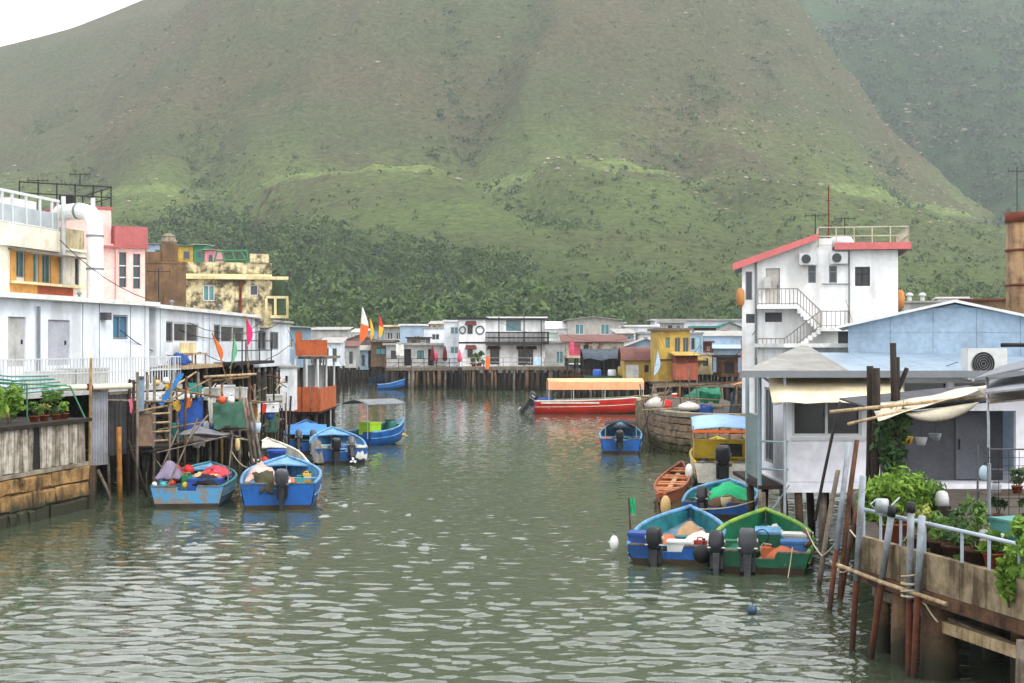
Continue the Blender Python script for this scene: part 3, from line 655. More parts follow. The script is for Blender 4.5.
MB().tube([P(60, 388, 40.6)-o, P(131, 386, 42.5)-o], .085, 12).build('tube', plain('pvc_cream', (226, 220, 200)), t, True); MB().tube([P(88, 387, 41.2)-o, P(91, 387, 41.3)-o], .1, 12).build('collar', RUST, t)

# --- white clad house with balcony (nearest on the left)
A = (-15.1, 42.0); rz = math.atan2(9.7, 1.9); s = lambda px: along(A, rz, px)
t = house('stilt_house', 'white clad stilt house with long white railed balcony at left', (*A, 3.2), 9.9, 7, 2.8, CLAD, rz, wins=((s(113), 1.6, s(128)-s(113), .85, FRAMEG, GLASSB),), doors=((s(48), .75, s(70)-s(48), 1.45, wm('grey_shutter', (178, 180, 188), (150, 152, 158))), (s(8), .75, 1.0, 1.5, GREYW)), roof=('flat', .16, .3), roofm=ROOFW, stilts=(7, 3))
sm = MB().box(-.012, .012, -.014, -.002, .02, 2.78).mesh('seam', FRAMEG)
for k in range(9): 
    if not any(a-.1 < .35+1.15*k < b+.1 for a, b in ((s(113), s(128)), (s(48), s(70)), (s(8), s(8)+1))): link('seam', sm, t, (.35+1.15*k, 0, 0))
MB().box(-2.5, 10.0, -1.25, -.064, -.16, -.02).build('balcony_floor', GREYW, t)
railing(t, 'railing', [(-2.5, -1.2, -.02), (9.95, -1.2, -.02), (9.95, -.08, -.02)], 1.0, FRAMEW, .21, .013, (1., .55))
MB().box(s(100), s(100)+.35, -.25, -.003, 2.25, 2.5).build('lamp_box', GREYD, t)
MB().sheet([[(4.6, -1.3, -.2), (12.0, -1.35, -.24)], [(4.6, -2.25, -.46), (12.0, -2.2, -.42)]], .04).build('lower_awning', GREYW, t)
MB().box(.2, 9.7, 1.2, 1.3, -3.9, -.13).build('understorey_wall', SHADE_BOARD, t)
MB().tube([(s(36), -.1, 2.6), (s(36), -.1, .4)], .05, 8).build('downpipe', FRAMEG, t)
def storage_box(label, loc, rz, w, d, h, mat, group=None, name='storage_box', lid=True):
    t = thing(name, label, 'box', loc, rz, group); MB().box(-w/2, w/2, -d/2, d/2, 0, h*.86 if lid else h).build('body', mat, t)
    if lid: MB().box(-w/2-.02, w/2+.02, -d/2-.02, d/2+.02, h*.863, h).build('lid', mat, t)
    return t
bx = wm('pale_box', (204, 204, 200), (168, 166, 160))
M2 = Matrix.Translation((*A, 3.2))@Matrix.Rotation(rz, 4, 'Z')
p = M2@Vector((s(28)+.3, -.55, -.018)); storage_box('pale grey storage chest on the balcony, the one nearer left edge', p, rz, 1.6, .7, .62, bx)
p = M2@Vector((s(64)+.2, -.55, -.018)); storage_box('long white storage chest on the balcony below the grey shutter', p, rz, 2.1, .7, .68, bx)

# --- long white house with dark windows
A = (-13.1, 52.3); rz = R(89.2); s = lambda px: along(A, rz, px)
zb = 3.9
t = house('stilt_house', 'long white metal clad house with dark sliding windows above the landing', (*A, zb), 18.8, 7, 2.05, CLAD, rz, wins=((s(166), .8, s(174)-s(166)-.1, .8, FRAMEG, GLASSK, 0), (s(174), .8, s(199)-s(174), .8, FRAMEW, GLASSK, 1), (s(214), .8, s(221)-s(214)-.1, .8, FRAMEG, GLASSK, 0), (s(221), .8, s(245)-s(221), .8, FRAMEW, GLASSK, 1)), roof=('flat', .14, .25), roofm=ROOFW, stilts=(12, 3))
for k in range(16):
    xx = .6+1.15*k
    if not any(a-.08 < xx < b+.08 for a, b in ((s(166), s(199)), (s(214), s(245)))): o = link('seam', sm, t, (xx, 0, 0)); o.scale = (1, 1, .73)
MB().box(.2, 18.6, 1.0, 1.1, -4.4, -.13).build('understorey_wall', SHADE_BOARD, t)
MB().box(.0, 6.2, -1.1, -.065, -.2, -.06).build('balcony_floor', PALEW, t)
mb = MB()
for f in (.45, .9): mb.tube([(s(212), -.9, f), (18.5, -.9, f)], .028, 6)
for xx in (s(222), 12., 15.2, 18.3): mb.tube([(xx, -.9, -.2), (xx, -.9, .95)], .028, 6)
mb.build('hand_rail', IRON, t)
MB().box(s(222)-2, 18.6, -1.0, -.065, -.2, -.06).build('walkway', TIMBERD, t)
M2 = Matrix.Translation((*A, zb))@Matrix.Rotation(rz, 4, 'Z')
BLUET = wm('blue_tarp', (40, 96, 164), (34, 62, 100), amt=.8, scale=3, rough=.8, bump=.5, fine=.15); BLUEP = plain('blue_plastic', (34, 108, 196), .4)
p = M2@Vector((1.0, -.62, -.055)); tarp('crumpled blue tarpaulin bundle on the ledge of the long white house', drape(p+Vector((-.35, -.5, .12)), p+Vector((-.35, .5, .15)), p+Vector((.35, -.5, .1)), p+Vector((.35, .5, .18)), 8, 8, -.4, .06, 4), BLUET, th=.1)
t = thing('wooden_bench', 'pale weathered bench with upholstered board on the ledge of long white house', 'bench', M2@Vector((3.6, -.55, -.056)), rz)
MB().box(-1.2, 1.2, -.25, .25, .38, .45).build('seat', PALEW, t); MB().box(-1.2, 1.2, .2, .26, .452, .85).build('backrest', CREAM, t)
for xx in (-1.1, 1.1):
    for yy in (-.2, .2): MB().box(xx-.03, xx+.03, yy-.03, yy+.03, 0, .378).build('leg', PALEW, t)

# --- houses at the far end of the left row
A = (-12.75, 71.4); rz = R(88); s = lambda px: along(A, rz, px)
t = house('stilt_house', 'narrow white house with grey paired windows at the end of left row', (*A, 3.6), 8.3, 6, 2.2, CLAD, rz, wins=((s(258), .75, s(266)-s(258), .95, FRAMEG, GLASS), (s(270), .75, s(279)-s(270)-.1, .95, FRAMEG, GLASS)), roof=('flat', .12, .2), roofm=ROOFG, stilts=(6, 3))
A = (X(284, 79.8), 79.8); rz = R(84); s = lambda px: along(A, rz, px)
t = house('stilt_house', 'grey blue sheet house above the orange balcony', (*A, 3.4), s(311), 5, 2.25, GBLUE, rz, wins=((s(289), 1.0, s(294)-s(289), .6), (s(299), 1.0, s(305)-s(299), .6)), roof=('shed', .25, .25), roofm=ROOFG, stilts=(5, 3), fm=FRAMEW)
# orange-boarded deck, two levels
D = 70.; x0 = X(292, D); t = thing('stilt_deck', 'two level stilt deck with orange boarded balustrades', 'deck', (x0, D, 1.35)); w = X(319, D)-x0
MB().box(0, w, 0, 7, -.15, 0).build('floor', TIMBERD, t)
for a, b in ((0, .36), (.38, .68), (.70, 1.)): MB().box(w*a+.01, w*b-.01, -.05, .0, -.03, 1.18).build('balustrade_panel', ORANGEW, t)
for k in range(4): MB().box(w, w+.05, .1+k*1.6, 1.6+k*1.6, -.03, 1.1).build('balustrade_panel', ORANGEW, t)
MB().box(.1, w+.2, 1.2, 7, 2.55, 2.68).build('upper_floor', TIMBERG, t)
MB().box(w*.05, w*.75+.6, 1.1, 1.16, 2.72, 3.5).build('balustrade_panel', ORANGEW, t)
MB().box(w*.05-.06, w*.25, 1.06, 1.098, 2.70, 3.9).build('balustrade_panel', ORANGEW, t)
for xx in (.1, w*.5, w-.1):
    for yy in (.3, 3.5, 6.7): MB().tube([(xx, yy, 0), (xx, yy, 2.55)], .06, 7).build('post', FRAMEW, t)
MB().box(w*.1, w*.9, 3.6, 3.66, .0, 2.2).build('back_screen', GREYW, t); MB().box(-1.6, w, 4.2, 4.3, -1.8, -.16).build('understorey_wall', SHADE_BOARD, t)  # dark understorey wall added, standing in for the shade under the deck
add_stilts(t, w, 7, 1.3, (4, 3), TIMBERD)
D = 66.; t = thing('shed', 'tall narrow white plank shed beside the orange deck', 'shed', (X(280, D), D, 1.55)); w = X(293, D)-X(280, D)
MB().box(0, w, 0, 1.3, 0, 2.0).build('wall', WHITE, t); MB().box(-.06, w+.1, -.1, 1.4, 2.002, 2.1).build('roof', ROOFG, t); MB().box(w*.42, w*.6, -.02, -.002, 1.3, 1.62).build('vent', IRON, t)
for k in range(3): MB().box(w*k/3+.006, w*(k+1)/3-.006, -.016, -.001, .3, 1.25 if k == 1 else 1.98).build('plank', WHITE, t)
add_stilts(t, w, 1.2, 1.55, (2, 2), TIMBERD, .07)

# --- landing stages and gear under the left row
def landing(label, cx, items, deck=None, deckm=None):
    t = thing('landing_stage', label, 'landing stage', cx); o = Vector(cx)
    if deck:
        (xa, ya), (xb, yb), z, n = deck; 
        for k in range(n):
            f0, f1 = k/n, (k+.93)/n; MB().box(min(xa, xb), max(xa, xb), ya+(yb-ya)*f0, ya+(yb-ya)*f1, z-.05+rng.uniform(0, .015), z+rng.uniform(0, .01)).build('plank', deckm or TIMBERG, t).location = -o
    for nm, a, b, r, m in items:
        q = (b-a)*.5+Vector((rng.uniform(-.05, .05), rng.uniform(-.05, .05), 0)); MB().tube([a-o, a-o+q, b-o], [r, r*.95, r*.88], 7).build(nm, m, t, True)
    return t
V3 = Vector
it = []
for px, D, top in ((96, 42, 392), (110, 43, 396), (128, 43.5, 380), (137, 43, 372), (146, 45, 375), (153, 44, 376), (170, 44.6, 380), (148, 47, 372), (132, 46, 380)):
    it.append(('pole', V3((X(px, D), D, -.5)), P(px+rng.uniform(-2, 2), top, D), rng.uniform(.045, .07), rng.choice((TIMBERD, TIMBERG, PILEM))))
it += [('brace', P(98, 470, 42.4), P(112, 505, 42.2), .05, TIMBERG), ('brace', P(128, 440, 43), P(150, 505, 43), .05, TIMBERD), ('crossbar', P(94, 400, 42), P(172, 402, 44.5), .04, TIMBERG), ('crossbar', P(128, 448, 43.2), P(172, 446, 44.6), .045, TIMBERD), ('crossbar', P(135, 412, 43), P(172, 405, 44.5), .035, BAMBOO)]
landing('dark tangle of poles carrying the landing behind the grey sheets', P(130, 505, 44), it, ((-13.2, 43.5), (-11.0, 47.5), 1.35, 9), TIMBERD)
it = []
for px, D, top, m in ((178, 47, 372, TIMBERG), (184, 46.5, 376, TIMBERB), (190, 49, 378, TIMBERD), (196, 48, 372, TIMBERG), (203, 50, 380, TIMBERD), (210, 50, 382, TIMBERG), (175, 50, 370, TIMBERD)):
    it.append(('pole', V3((X(px, D), D, -.5)), P(px+rng.uniform(-3, 3), top, D), rng.uniform(.04, .06), m))
it += [('crossbar', P(158, 430, 46), P(204, 422, 47.5), .03, BAMBOO), ('crossbar', P(172, 390, 46.5), P(214, 396, 49), .035, BAMBOO), ('crossbar', P(166, 402, 46), P(208, 380, 48), .03, BAMBOO), ('brace', P(160, 398, 46), P(196, 372, 48), .035, PALEW), ('crossbar', P(170, 445, 46), P(212, 440, 48), .04, TIMBERD)]
landing('crooked bamboo staging hung with blue sheets on the left bank', P(190, 490, 48), it, ((-12.6, 47.6), (-10.2, 52), 1.4, 10), TIMBERG)
it = []
for px, D, top, m in ((222, 50, 384, BAMBOO), (232, 51, 376, TIMBERG), (240, 50, 386, TIMBERG), (249, 51, 370, TIMBERB), (255, 52, 384, TIMBERG), (262, 54, 376, TIMBERD), (271, 57, 372, TIMBERD), (276, 60, 372, TIMBERG), (214, 51, 388, TIMBERD)):
    it.append(('pole', V3((X(px, D), D, -.5)), P(px+rng.uniform(-2, 2), top, D), rng.uniform(.045, .06), m))
it += [('crossbar', P(204, 377, 49.5), P(256, 374, 51), .05, PALEW), ('crossbar', P(210, 381, 49.8), P(250, 377, 51), .04, BAMBOO), ('crossbar', P(205, 395, 49.6), P(262, 402, 52), .035, BAMBOO), ('crossbar', P(250, 403, 51), P(282, 401, 57), .04, TIMBERG), ('crossbar', P(212, 430, 49), P(246, 428, 50), .04, TIMBERD), ('crossbar', P(210, 436, 49), P(250, 440, 50), .03, PALEW)]
landing('bamboo net drying rack with cross poles below the flags', P(236, 490, 51), it, ((-11.6, 52), (-9.6, 60), 1.5, 16), TIMBERG)
for k, (a, b, D) in enumerate((((243, 398), (253, 452), 48.5), ((246, 398), (258, 455), 48.2), ((250, 402), (263, 456), 48))):
    pole(['leaning grey pole of the bundle under net rack, leftmost of three', 'leaning grey pole of the bundle under net rack, middle of three', 'leaning grey pole of the bundle under net rack, rightmost of three'][k], P(b[0], b[1]+18, D), P(a[0], a[1], D+.5), .05, TIMBERG, name='leaning_pole', group='leaning poles under the net rack')
# sheets, nets, panels
def panel(name, label, a, b, D, mat, cat, th=.04, ribs=0, D2=None):
    (px0, py0), (px1, py1) = a, b; D2 = D2 or D; p = P(px0, py1, D); q = P(px1, py1, D2); h = Z(py0, D)-Z(py1, D); ang = math.atan2(q.y-p.y, q.x-p.x); w = (q-p).to_2d().length if False else math.hypot(q.x-p.x, q.y-p.y)
    t = thing(name, label, cat, p, ang); MB().box(0, w, 0, th, 0, h).build('sheet', mat, t)
    if ribs:
        mb = MB()
        for k in range(ribs): xx = w*(k+.5)/ribs; mb.box(xx-.012, xx+.012, -.014, -.001, .01, h-.01)
        mb.build('rib', mat, t)
    MB().box(.0, w, -.03, -.001, h-.09, h-.02).build('top_rail', TIMBERG, t); return t
panel('metal_screen', 'pale grey corrugated metal sheet screen beside the quay end', (91, 389), (108, 466), 41.6, GREYM, 'screen', ribs=6, D2=42.2)
panel('metal_screen', 'dark weathered sheet screen right of the pale grey one', (109, 392), (129, 456), 42.6, wm('dark_sheet', (92, 90, 92), (58, 56, 56), streak=.7), 'screen', ribs=5, D2=43.6)
panel('wooden_screen', 'pinkish grey plywood panel left of the ladder', (138, 411), (152, 446), 43.4, wood('plywood', (168, 146, 128), (120, 100, 86)), 'screen')
panel('metal_screen', 'blue grey painted plank hanging beside the plywood panel', (137, 376), (144, 411), 43.2, GBLUE, 'screen')
pole('ochre yellow post standing behind the quay end', P(120, 505, 42.3), P(119, 427, 42.3), .085, wood('ochre_post', (186, 140, 70), (130, 92, 48)), name='yellow_post')
t = thing('ladder', 'short pale wooden ladder under the landing', 'ladder', P(160, 447, 43.8)); o = V3(t.location)
for px in (153, 170): MB().tube([P(px, 448, 43.6)-o, P(px-1, 405, 44)-o], .04, 7).build('rail', TIMBERG, t)
for py in (414, 423, 432, 441): MB().tube([P(153, py, 43.7)-o, P(170, py-1, 43.7)-o], .035, 6).build('rung', PALEW, t)
a = 47.; tarp('bright blue tarpaulin hanging from the bamboo staging', drape(P(177, 402, a), P(203, 398, a+1), P(179, 428, a+.1), P(203, 432, a+1), 10, 10, .05, .05, 8), BLUET)
tarp('small teal cloth hanging above the blue tarpaulin', drape(P(188, 382, 48.4), P(202, 384, 48.6), P(189, 393, 48.4), P(202, 394, 48.6), 5, 5, .03, .03, 9), cloth('teal_cloth', (70, 160, 158), (50, 110, 110)))
GNET = cloth('green_net', (84, 122, 106), (52, 80, 70))
tarp('sagging green fishing net slung from the drying rack', drape(P(212, 402, 49), P(245, 400, 49.6), P(214, 428, 48.8), P(246, 426, 49.4), 10, 12, .0, .06, 12), GNET, name='fishing_net', cat='net')
tarp('yellow cloth strip tied to the staging pole', drape(P(166, 384, 46), P(171, 383, 46), P(165, 398, 46), P(170, 397, 46), 5, 3, .0, .03, 3), cloth('yellow_cloth', (206, 170, 50)), name='cloth_strip', cat='cloth')
tarp('blue rope bundle slung diagonally on the staging', drape(P(180, 372, 46.5), P(184, 374, 46.5), P(158, 404, 45), P(162, 408, 45), 8, 3, .1, .04, 5), cloth('blue_rope', (44, 120, 170)), name='rope_bundle', cat='rope')
for k, (px, py, D, w, h, m, lb) in enumerate(((212, 400, 50.4, .5, .45, bx, 'white foam box on the net rack, leftmost'), (226, 399, 50.8, .6, .5, WHITE, 'large white foam box on the net rack, in the middle'), (240, 399, 51.2, .42, .42, bx, 'squarish white foam box on the net rack, rightmost'), (268, 412, 55, .8, .35, WHITE, 'low white foam box behind the leaning poles'), (275, 408, 57, .6, .55, bx, 'white foam box next to the plank shed'))):
    storage_box(lb, P(px, py, D), R(rng.uniform(-12, 12)), w, .4, h, m, 'foam boxes on the left landing', 'foam_box')
buoy('elongated cream fender buoy hanging below the net rack', P(237.5, 451, 46.5), .085, wm('cream_float', (214, 190, 140), (170, 140, 96)), squash=2.6)
t = thing('bucket', 'white and blue bucket hanging by the leaning poles', 'bucket', P(256, 433, 48.6)); MB().lathe([(.14, 0), (.18, .34), (.165, .34), (.13, .03)], 14, None, 0, True).build('pail', wm('bucket_pail', (190, 206, 220), (70, 120, 170)), t, True); MB().tube([(-.17, 0, .33), (0, 0, .55), (.17, 0, .33)], .008, 5).build('handle', STEEL, t)
# flags on the landing
OR = cloth('orange_cloth', (240, 130, 60)); PK = cloth('pink_cloth', (236, 60, 140)); GR = cloth('green_cloth', (130, 196, 160)); WH = cloth('white_cloth', (226, 226, 220)); YE = cloth('yellow_flag_cloth', (236, 196, 70)); RD = cloth('red_cloth', (220, 70, 60))
flag('orange flag on the leftmost pole above the net rack', P(228, 384, 49.6), P(212, 333, 49.6), OR, 1.15, .34)
flag('pale green flag between the orange and pink ones', P(229, 384, 49.8), P(234, 334, 49.8), GR, 1.2, .28)
flag('bright pink flag on the tall pole above the net rack', P(249, 400, 51), P(246, 316, 51), PK, 1.15, .36)

# ---------------------------------------------------------------- left row, upper houses
A = (-19.2, 50.0); rz = R(80); s = lambda px: along(A, rz, px); zb = 5.6
TGLASS = glassmat('terrace_glass', (150, 158, 162), .2)
HC = wm('cream_white_render', (226, 222, 208), (176, 168, 150), amt=.5, streak=.6)
t = house('house', 'white house with glass railed roof terrace and ochre window bay at upper left', (*A, zb), 9.2, 6, 2.8, HC, rz, wins=((s(15), 1.55, s(24)-s(15), 1.0, FRAMEG, GLASST, 1), (s(32), 1.4, s(38)-s(32), 1.15, FRAMEW, GLASST, 0), (s(41), 1.4, s(50)-s(41), 1.15, FRAMEG, GLASST, 1), (s(58), 1.4, s(63)-s(58), 1.15, FRAMEW, GLASST, 0), (s(75), 1.45, s(79)-s(75), 1.1, FRAMEG, GLASS, 0)), roof=('flat', .1, .1), roofm=HC)
# ochre bay around the windows
for a, b in ((s(10), s(15)), (s(24), s(32)), (s(38), s(41)), (s(50), s(58))): MB().box(a, b, -.05, -.003, 1.4, 2.55).build('bay_wall', OCHRE, t)
MB().box(s(10), s(36), -.06, -.003, .55, 1.3).build('bay_panel', OCHRE, t); MB().box(s(36)+.01, s(72), -.06, -.003, .55, 1.3).build('bay_panel', wm('rust_orange_panel', (180, 96, 54), (130, 70, 40), streak=.5), t)
MB().box(s(9), s(80), -.25, -.062, 1.305, 1.4).build('sill_ledge', CREAM, t); MB().sheet([[(s(8), -.75, 2.5), (s(80), -.75, 2.5)], [(s(8), -.0, 2.62), (s(80), -.0, 2.62)]], .06).build('eave', wm('brown_eave', (132, 122, 112), (96, 88, 80)), t)
MB().box(-.02, s(58), -.16, .0, 2.68, 3.5).build('parapet', HC, t)
mb = MB()
for px in (0, 10, 24, 38, 50, 56): xx = s(px); mb.box(xx-.04, xx+.04, -.12, -.04, 3.5, 4.7)
mb.box(-.02, s(57), -.13, -.03, 4.65, 4.75); mb.box(-.02, s(57), -.12, -.04, 3.52, 3.58); mb.build('balustrade_frame', FRAMEW, t)
for a, b in ((-6, 0), (0, 10), (10, 24), (24, 38), (38, 50), (50, 56)): MB().box(s(a)+.05, s(b)-.05, -.09, -.07, 3.6, 4.2).build('glass_panel', TGLASS, t)
MB().box(s(40), s(64), 1.2, 3.2, 2.9, 4.75).build('roof_room', WHITE, t); MB().box(0, s(36), 2.2, 4.2, 2.9, 4.5).build('roof_room', WHITE, t)
MB().box(s(59), s(84), -.02, 1.5, 2.9, 3.7).build('roof_wall', wm('stained_parapet', (190, 180, 150), (90, 82, 64), streak=1.), t)
MB().tube([(s(57.5), -.25, 2.0), (s(57.5), -.25, 4.9)], .09, 9).build('vent_pipe', FRAMEW, t)
DUCT = wm('duct_white', (230, 231, 230), (190, 188, 182), amt=.4, streak=.6)
t = thing('air_duct', 'big white elbow air duct running down beside the pink house', 'duct', P(95, 300, 55.5)); o = V3(t.location)
MB().tube([P(60, 213, 57)-o, P(80, 211, 56.2)-o, P(90, 213, 55.8)-o, P(94.5, 224, 55.6)-o, P(95, 236, 55.5)-o, P(95, 302, 55.5)-o], .32, 14).build('pipe', DUCT, t)
for a, b in (((95, 235), (95, 237)), ((95, 268), (95, 270)), ((78, 211), (80, 211))): MB().tube([P(*a, 55.5 if a[0] > 90 else 56.25)-o, P(*b, 55.5 if a[0] > 90 else 56.2)-o], .345, 14).build('flange', FRAMEG, t)
MB().tube([P(93, 214, 56)-o, P(93, 198, 56)-o], .09, 8).build('vent_stub', FRAMEW, t)

A = (X(101, 60.), 60.); rz = R(32); s = lambda px: along(A, rz, px)
t = house('house', 'pink rendered house with red parapet band and two tall windows', (*A, 4.6), s(145), 5, 4.2, PINK, rz, wins=((s(119), 2.45, .32, 1.5, FRAMEG, GLASS, 0), (s(133), 2.4, .32, 1.5, FRAMEG, GLASS, 0)), roof=('flat', .08, .02), roofm=PINK)
for z in (2.85, 3.35): 
    for px in (119, 133): MB().box(s(px)+.02, s(px)+.3, .035, .088, z, z+.05).build('transom', FRAMEW, t)
w = s(147); MB().box(s(114), w, -.12, 4, 4.21, 5.05).build('parapet', PINKRED, t); MB().box(-.1, w+.05, -.22, 4, 4.12, 4.205).build('cornice', PINKRED, t)
MB().box(-1.6, s(113), .25, 4.5, 3.0, 5.75).build('upper_storey', PINK, t); MB().box(-1.65, s(113)+.05, .2, 4.6, 5.753, 5.86).build('roof_band', PINKRED, t)
MB().tube([(s(116), -.07, 0), (s(116), -.07, 4.1)], .04, 7).build('downpipe', PINK, t)
mb = MB()
for zz in (6.3, 6.75): mb.tube([(-3.2, .6, zz), (.6, .55, zz), (.62, 5.2, zz)], .03, 6)
for k in range(6): xx = -3.2+3.8*k/5; mb.tube([(xx, .6, 5.5), (xx, .6, 6.8)], .03, 6)
for k in range(1, 4): mb.tube([(.62, .6+1.5*k, 5.8), (.62, .6+1.5*k, 6.8)], .03, 6)
mb.build('roof_railing', IRON, t)
def antenna(label, foot, h, n=5, cat='antenna'):
    t = thing('roof_antenna', label, cat, foot); MB().tube([(0,0,0), (0,0,h)], .022, 6).build('mast', IRON, t); MB().bar((-.45, 0, h*.92), (.45, 0, h*.92), .025).build('boom', IRON, t)
    mb = MB()
    for k in range(n): xx = -.42+.84*k/(n-1); mb.bar((xx, -.25, h*.92), (xx, .25, h*.92), .014); mb.bar((xx, 0, h*.92-.12), (xx, 0, h*.92+.12), .014)
    mb.build('element', IRON, t); return t
antenna('small roof aerial left of the black roof railing', P(38, 200, 61), .9); antenna('small roof aerial above the pink house railing', P(80, 185, 61.5), .5)
t = thing('water_tank', 'dark box tank on the roof beside the duct', 'tank', P(67, 206, 59)); MB().box(-.28, .28, -.2, .2, -.0, .42).build('body', IRON, t); MB().box(-.3, .3, -.22, .22, .422, .46).build('lid', GREYD, t)

A = (X(145, 66.), 66.); rz = R(22); s = lambda px: along(A, rz, px)
t = house('house', 'brown stained concrete block house with squat chimney', (*A, 5.2), s(186), 4, 3.2, BROWNC, rz, wins=(), roof=('flat', .1, .03), roofm=BROWNC)
MB().box(0, s(166), .2, 3, 3.31, 3.75).build('roof_wall', BROWNC, t); c = s(170.5)
ch = MB().box(c-.36, c+.36, .1, .9, 3.31, 4.15).build('chimney', BROWNC, t); MB().lathe([(.36, 0), (.4, .1), (.3, .3), (.32, .36), (.12, .5)], 12, Matrix.Translation((c, .5, 4.155))).build('chimney_cap', CONC, t)
A = (X(186, 71.), 71.); rz = R(13); rx = lambda px: along(A, rz, px); W_ = rx(272)
t = house('house', 'mouldy cream concrete house with cornice and small corner balcony', (*A, 5.6), W_, 5, 2.45, MOULD, rz, wins=((rx(203), 1.2, rx(214.5)-rx(203), .8, FRAMEW, GLASST, 1), (rx(250), 1.5, rx(258)-rx(250), .52, FRAMEW, GLASS, 0)), roof=('flat', .12, .0), roofm=CREAM, fm=FRAMEW)
MB().box(-.1, rx(288), -.25, .8, 2.3, 2.46).build('cornice', CREAM, t); MB().box(0, W_, .05, .3, 2.58, 3.15).build('parapet', MOULD, t); MB().box(rx(250), rx(269), .0, .5, 3.153, 3.6).build('parapet', MOULD, t)
MB().box(W_-.1, rx(288), -.3, 1.5, .35, .5).build('balcony_floor', CREAM, t); mb = MB()
for px in (266, 275, 287): mb.box(rx(px)-.06, rx(px)+.06, -.28, -.16, .5, 1.35)
mb.box(rx(266), rx(288), -.29, -.15, 1.35, 1.47); mb.build('balcony_rail', CREAM, t)
MB().box(W_+.05, rx(288)-.1, 1.4, 1.5, .5, 2.28).build('balcony_door', wm('balcony_green', (90, 110, 84), (60, 70, 56)), t)
MB().tube([(rx(240.5), -.06, 0), (rx(240.5), -.06, 2.4)], .06, 7).build('downpipe', RUST, t)
D = 82.
for nm, lb, a, b, m, rm in (('rooftop_hut', 'yellow rooftop hut behind the chimney', (177, 246), (193, 266), YELLOW, TEAL), ('rooftop_hut', 'pale teal rooftop hut right of the yellow one', (193.5, 245), (204, 266), GREENP, ROOFG), ('rooftop_hut', 'pink rooftop hut behind the mouldy house', (204.5, 250), (215, 268), wm('pink_hut', (220, 160, 168)), ROOFG), ('rooftop_hut', 'pale blue rooftop hut left of the chimney', (147, 244), (167, 266), PALEB, ROOFG)):
    p = P(a[0], b[1], D); w = X(b[0], D)-X(a[0], D); h = Z(a[1], D)-Z(b[1], D); t = thing(nm, lb, 'hut', p); MB().box(0, w, 0, 2.5, -1.5, h).build('wall', m, t); MB().sheet([[(-.1, -.15, h+.04), (w+.1, -.15, h+.04)], [(-.1, 2.6, h+.16), (w+.1, 2.6, h+.16)]], .04).build('roof', rm, t)
    f = MB().box(w*.4, w*.8, -.03, -.002, h*.35, h*.75).build('window', FRAMEG, t); MB().box(w*.44, w*.76, -.036, -.031, h*.39, h*.71).build('pane', GLASS, f)
D = 73.; t = thing('roof_frame', 'pale green pipe frame on the roof of mouldy house', 'frame', P(214, 263, D)); o = V3(t.location)
for a, b in (((214, 263), (217, 251)), ((217, 251), (247, 251)), ((247, 251), (248, 263)), ((225, 263), (222, 251)), ((236, 263), (232, 251)), ((214, 260), (248, 260)), ((241, 252), (247, 262))): MB().tube([P(*a, D)-o, P(*b, D)-o], .05, 6).build('pipe', GREENP, t)
# ---------------------------------------------------------------- right bank: near hut, terrace, pier wall
E0 = V3((5.23, 21.36, 0)); E1 = V3((6.25, 17.35, 0)); ED = (E1-E0).normalized(); ER = math.atan2(ED.y, ED.x); FLZ = 1.23
def edge(px): return along((E0.x, E0.y), ER, px)          # distance along the pier edge (from its far end) seen at azimuth px
def ept(sx, off=0., z=0.): n = V3((ED.y, -ED.x, 0)); return E0+ED*sx+n*off+V3((0, 0, z))   # off > 0: out over the water
PARAP = wm('stained_pier_wall', (164, 150, 126), (92, 76, 58), amt=.9, scale=2.2, streak=.9, rough=.9, lo=.42, hi=.66)
t = thing('pier', 'concrete terrace pier with stained low wall and rusty piles at right', 'pier', E0, ER)
# local: x along the edge towards the camera, +y inland (left of direction is +y -> land lies at +y here)
Mi = (Matrix.Translation(E0)@Matrix.Rotation(ER, 4, 'Z')).inverted(); pl = [Mi@V3(p) for p in ((5.3, 21.34, 0), (5.6, 22.6, 0), (7.9, 33.3, 0), (16, 33.3, 0), (16, 9, 0), (8.45, 9, 0))]; mb = MB(); mb.add([(p.x, p.y+.03, z) for z in (FLZ-.22, FLZ) for p in pl], [tuple(range(5, -1, -1))[::-1], tuple(range(6, 12))[::-1]]+[(i, (i+1) % 6, 6+(i+1) % 6, 6+i) for i in range(6)]); mb.build('deck_slab', wm('shade_toned_concrete', (104, 96, 86), (60, 54, 48), scale=1.5), t); MB().box(-.1, 11, 1.9, 2.0, -.5, FLZ-.225).build('shade_boards', SHADE_BOARD, t)  # roof shade put into the slab colour; dark boards added as under-pier shade
for a, b in ((-.02, 1.15), (1.165, 2.7), (2.715, 4.3), (4.315, 6.4), (6.415, 9.)): MB().box(a, b, .0, .12, FLZ+.003, FLZ+.5).build('wall_panel', PARAP, t)
MB().box(-.05, 12, -.05, .02, FLZ-.16, FLZ-.005).build('edge_beam', wm('rusty_edge', (124, 96, 74), (70, 48, 36), amt=.9, scale=3, streak=.6, rough=.95, bump=.8), t)
MB().bar((1.6, .25, FLZ-.5), (12, .25, FLZ-.42), .12, .16).build('timber_beam', PALEW, t); MB().bar((-.1, .3, FLZ-.35), (3.2, .35, FLZ-.5), .1, .14).build('timber_beam', TIMBERG, t)
for sx, yy, r in ((edge(889), .22, .17), (edge(921), .28, .26), (edge(945), 1.4, .15), (edge(960), .9, .13), (.12, .3, .12), (1.0, 1.6, .15), (4.5, 1.2, .14), (6.3, .4, .16), (7.5, 1.6, .16), (3.0, 2.6, .16), (5.0, 3., .16)):
    MB().tube([(sx+.04, yy, -.8), (sx, yy, .3), (sx, yy, FLZ-.2)], [r*1.1, r, r*.9], 10).build('pile', PILEC, t, True)
mb = MB()
rl = plain('rail_paint', (176, 186, 196), .45)
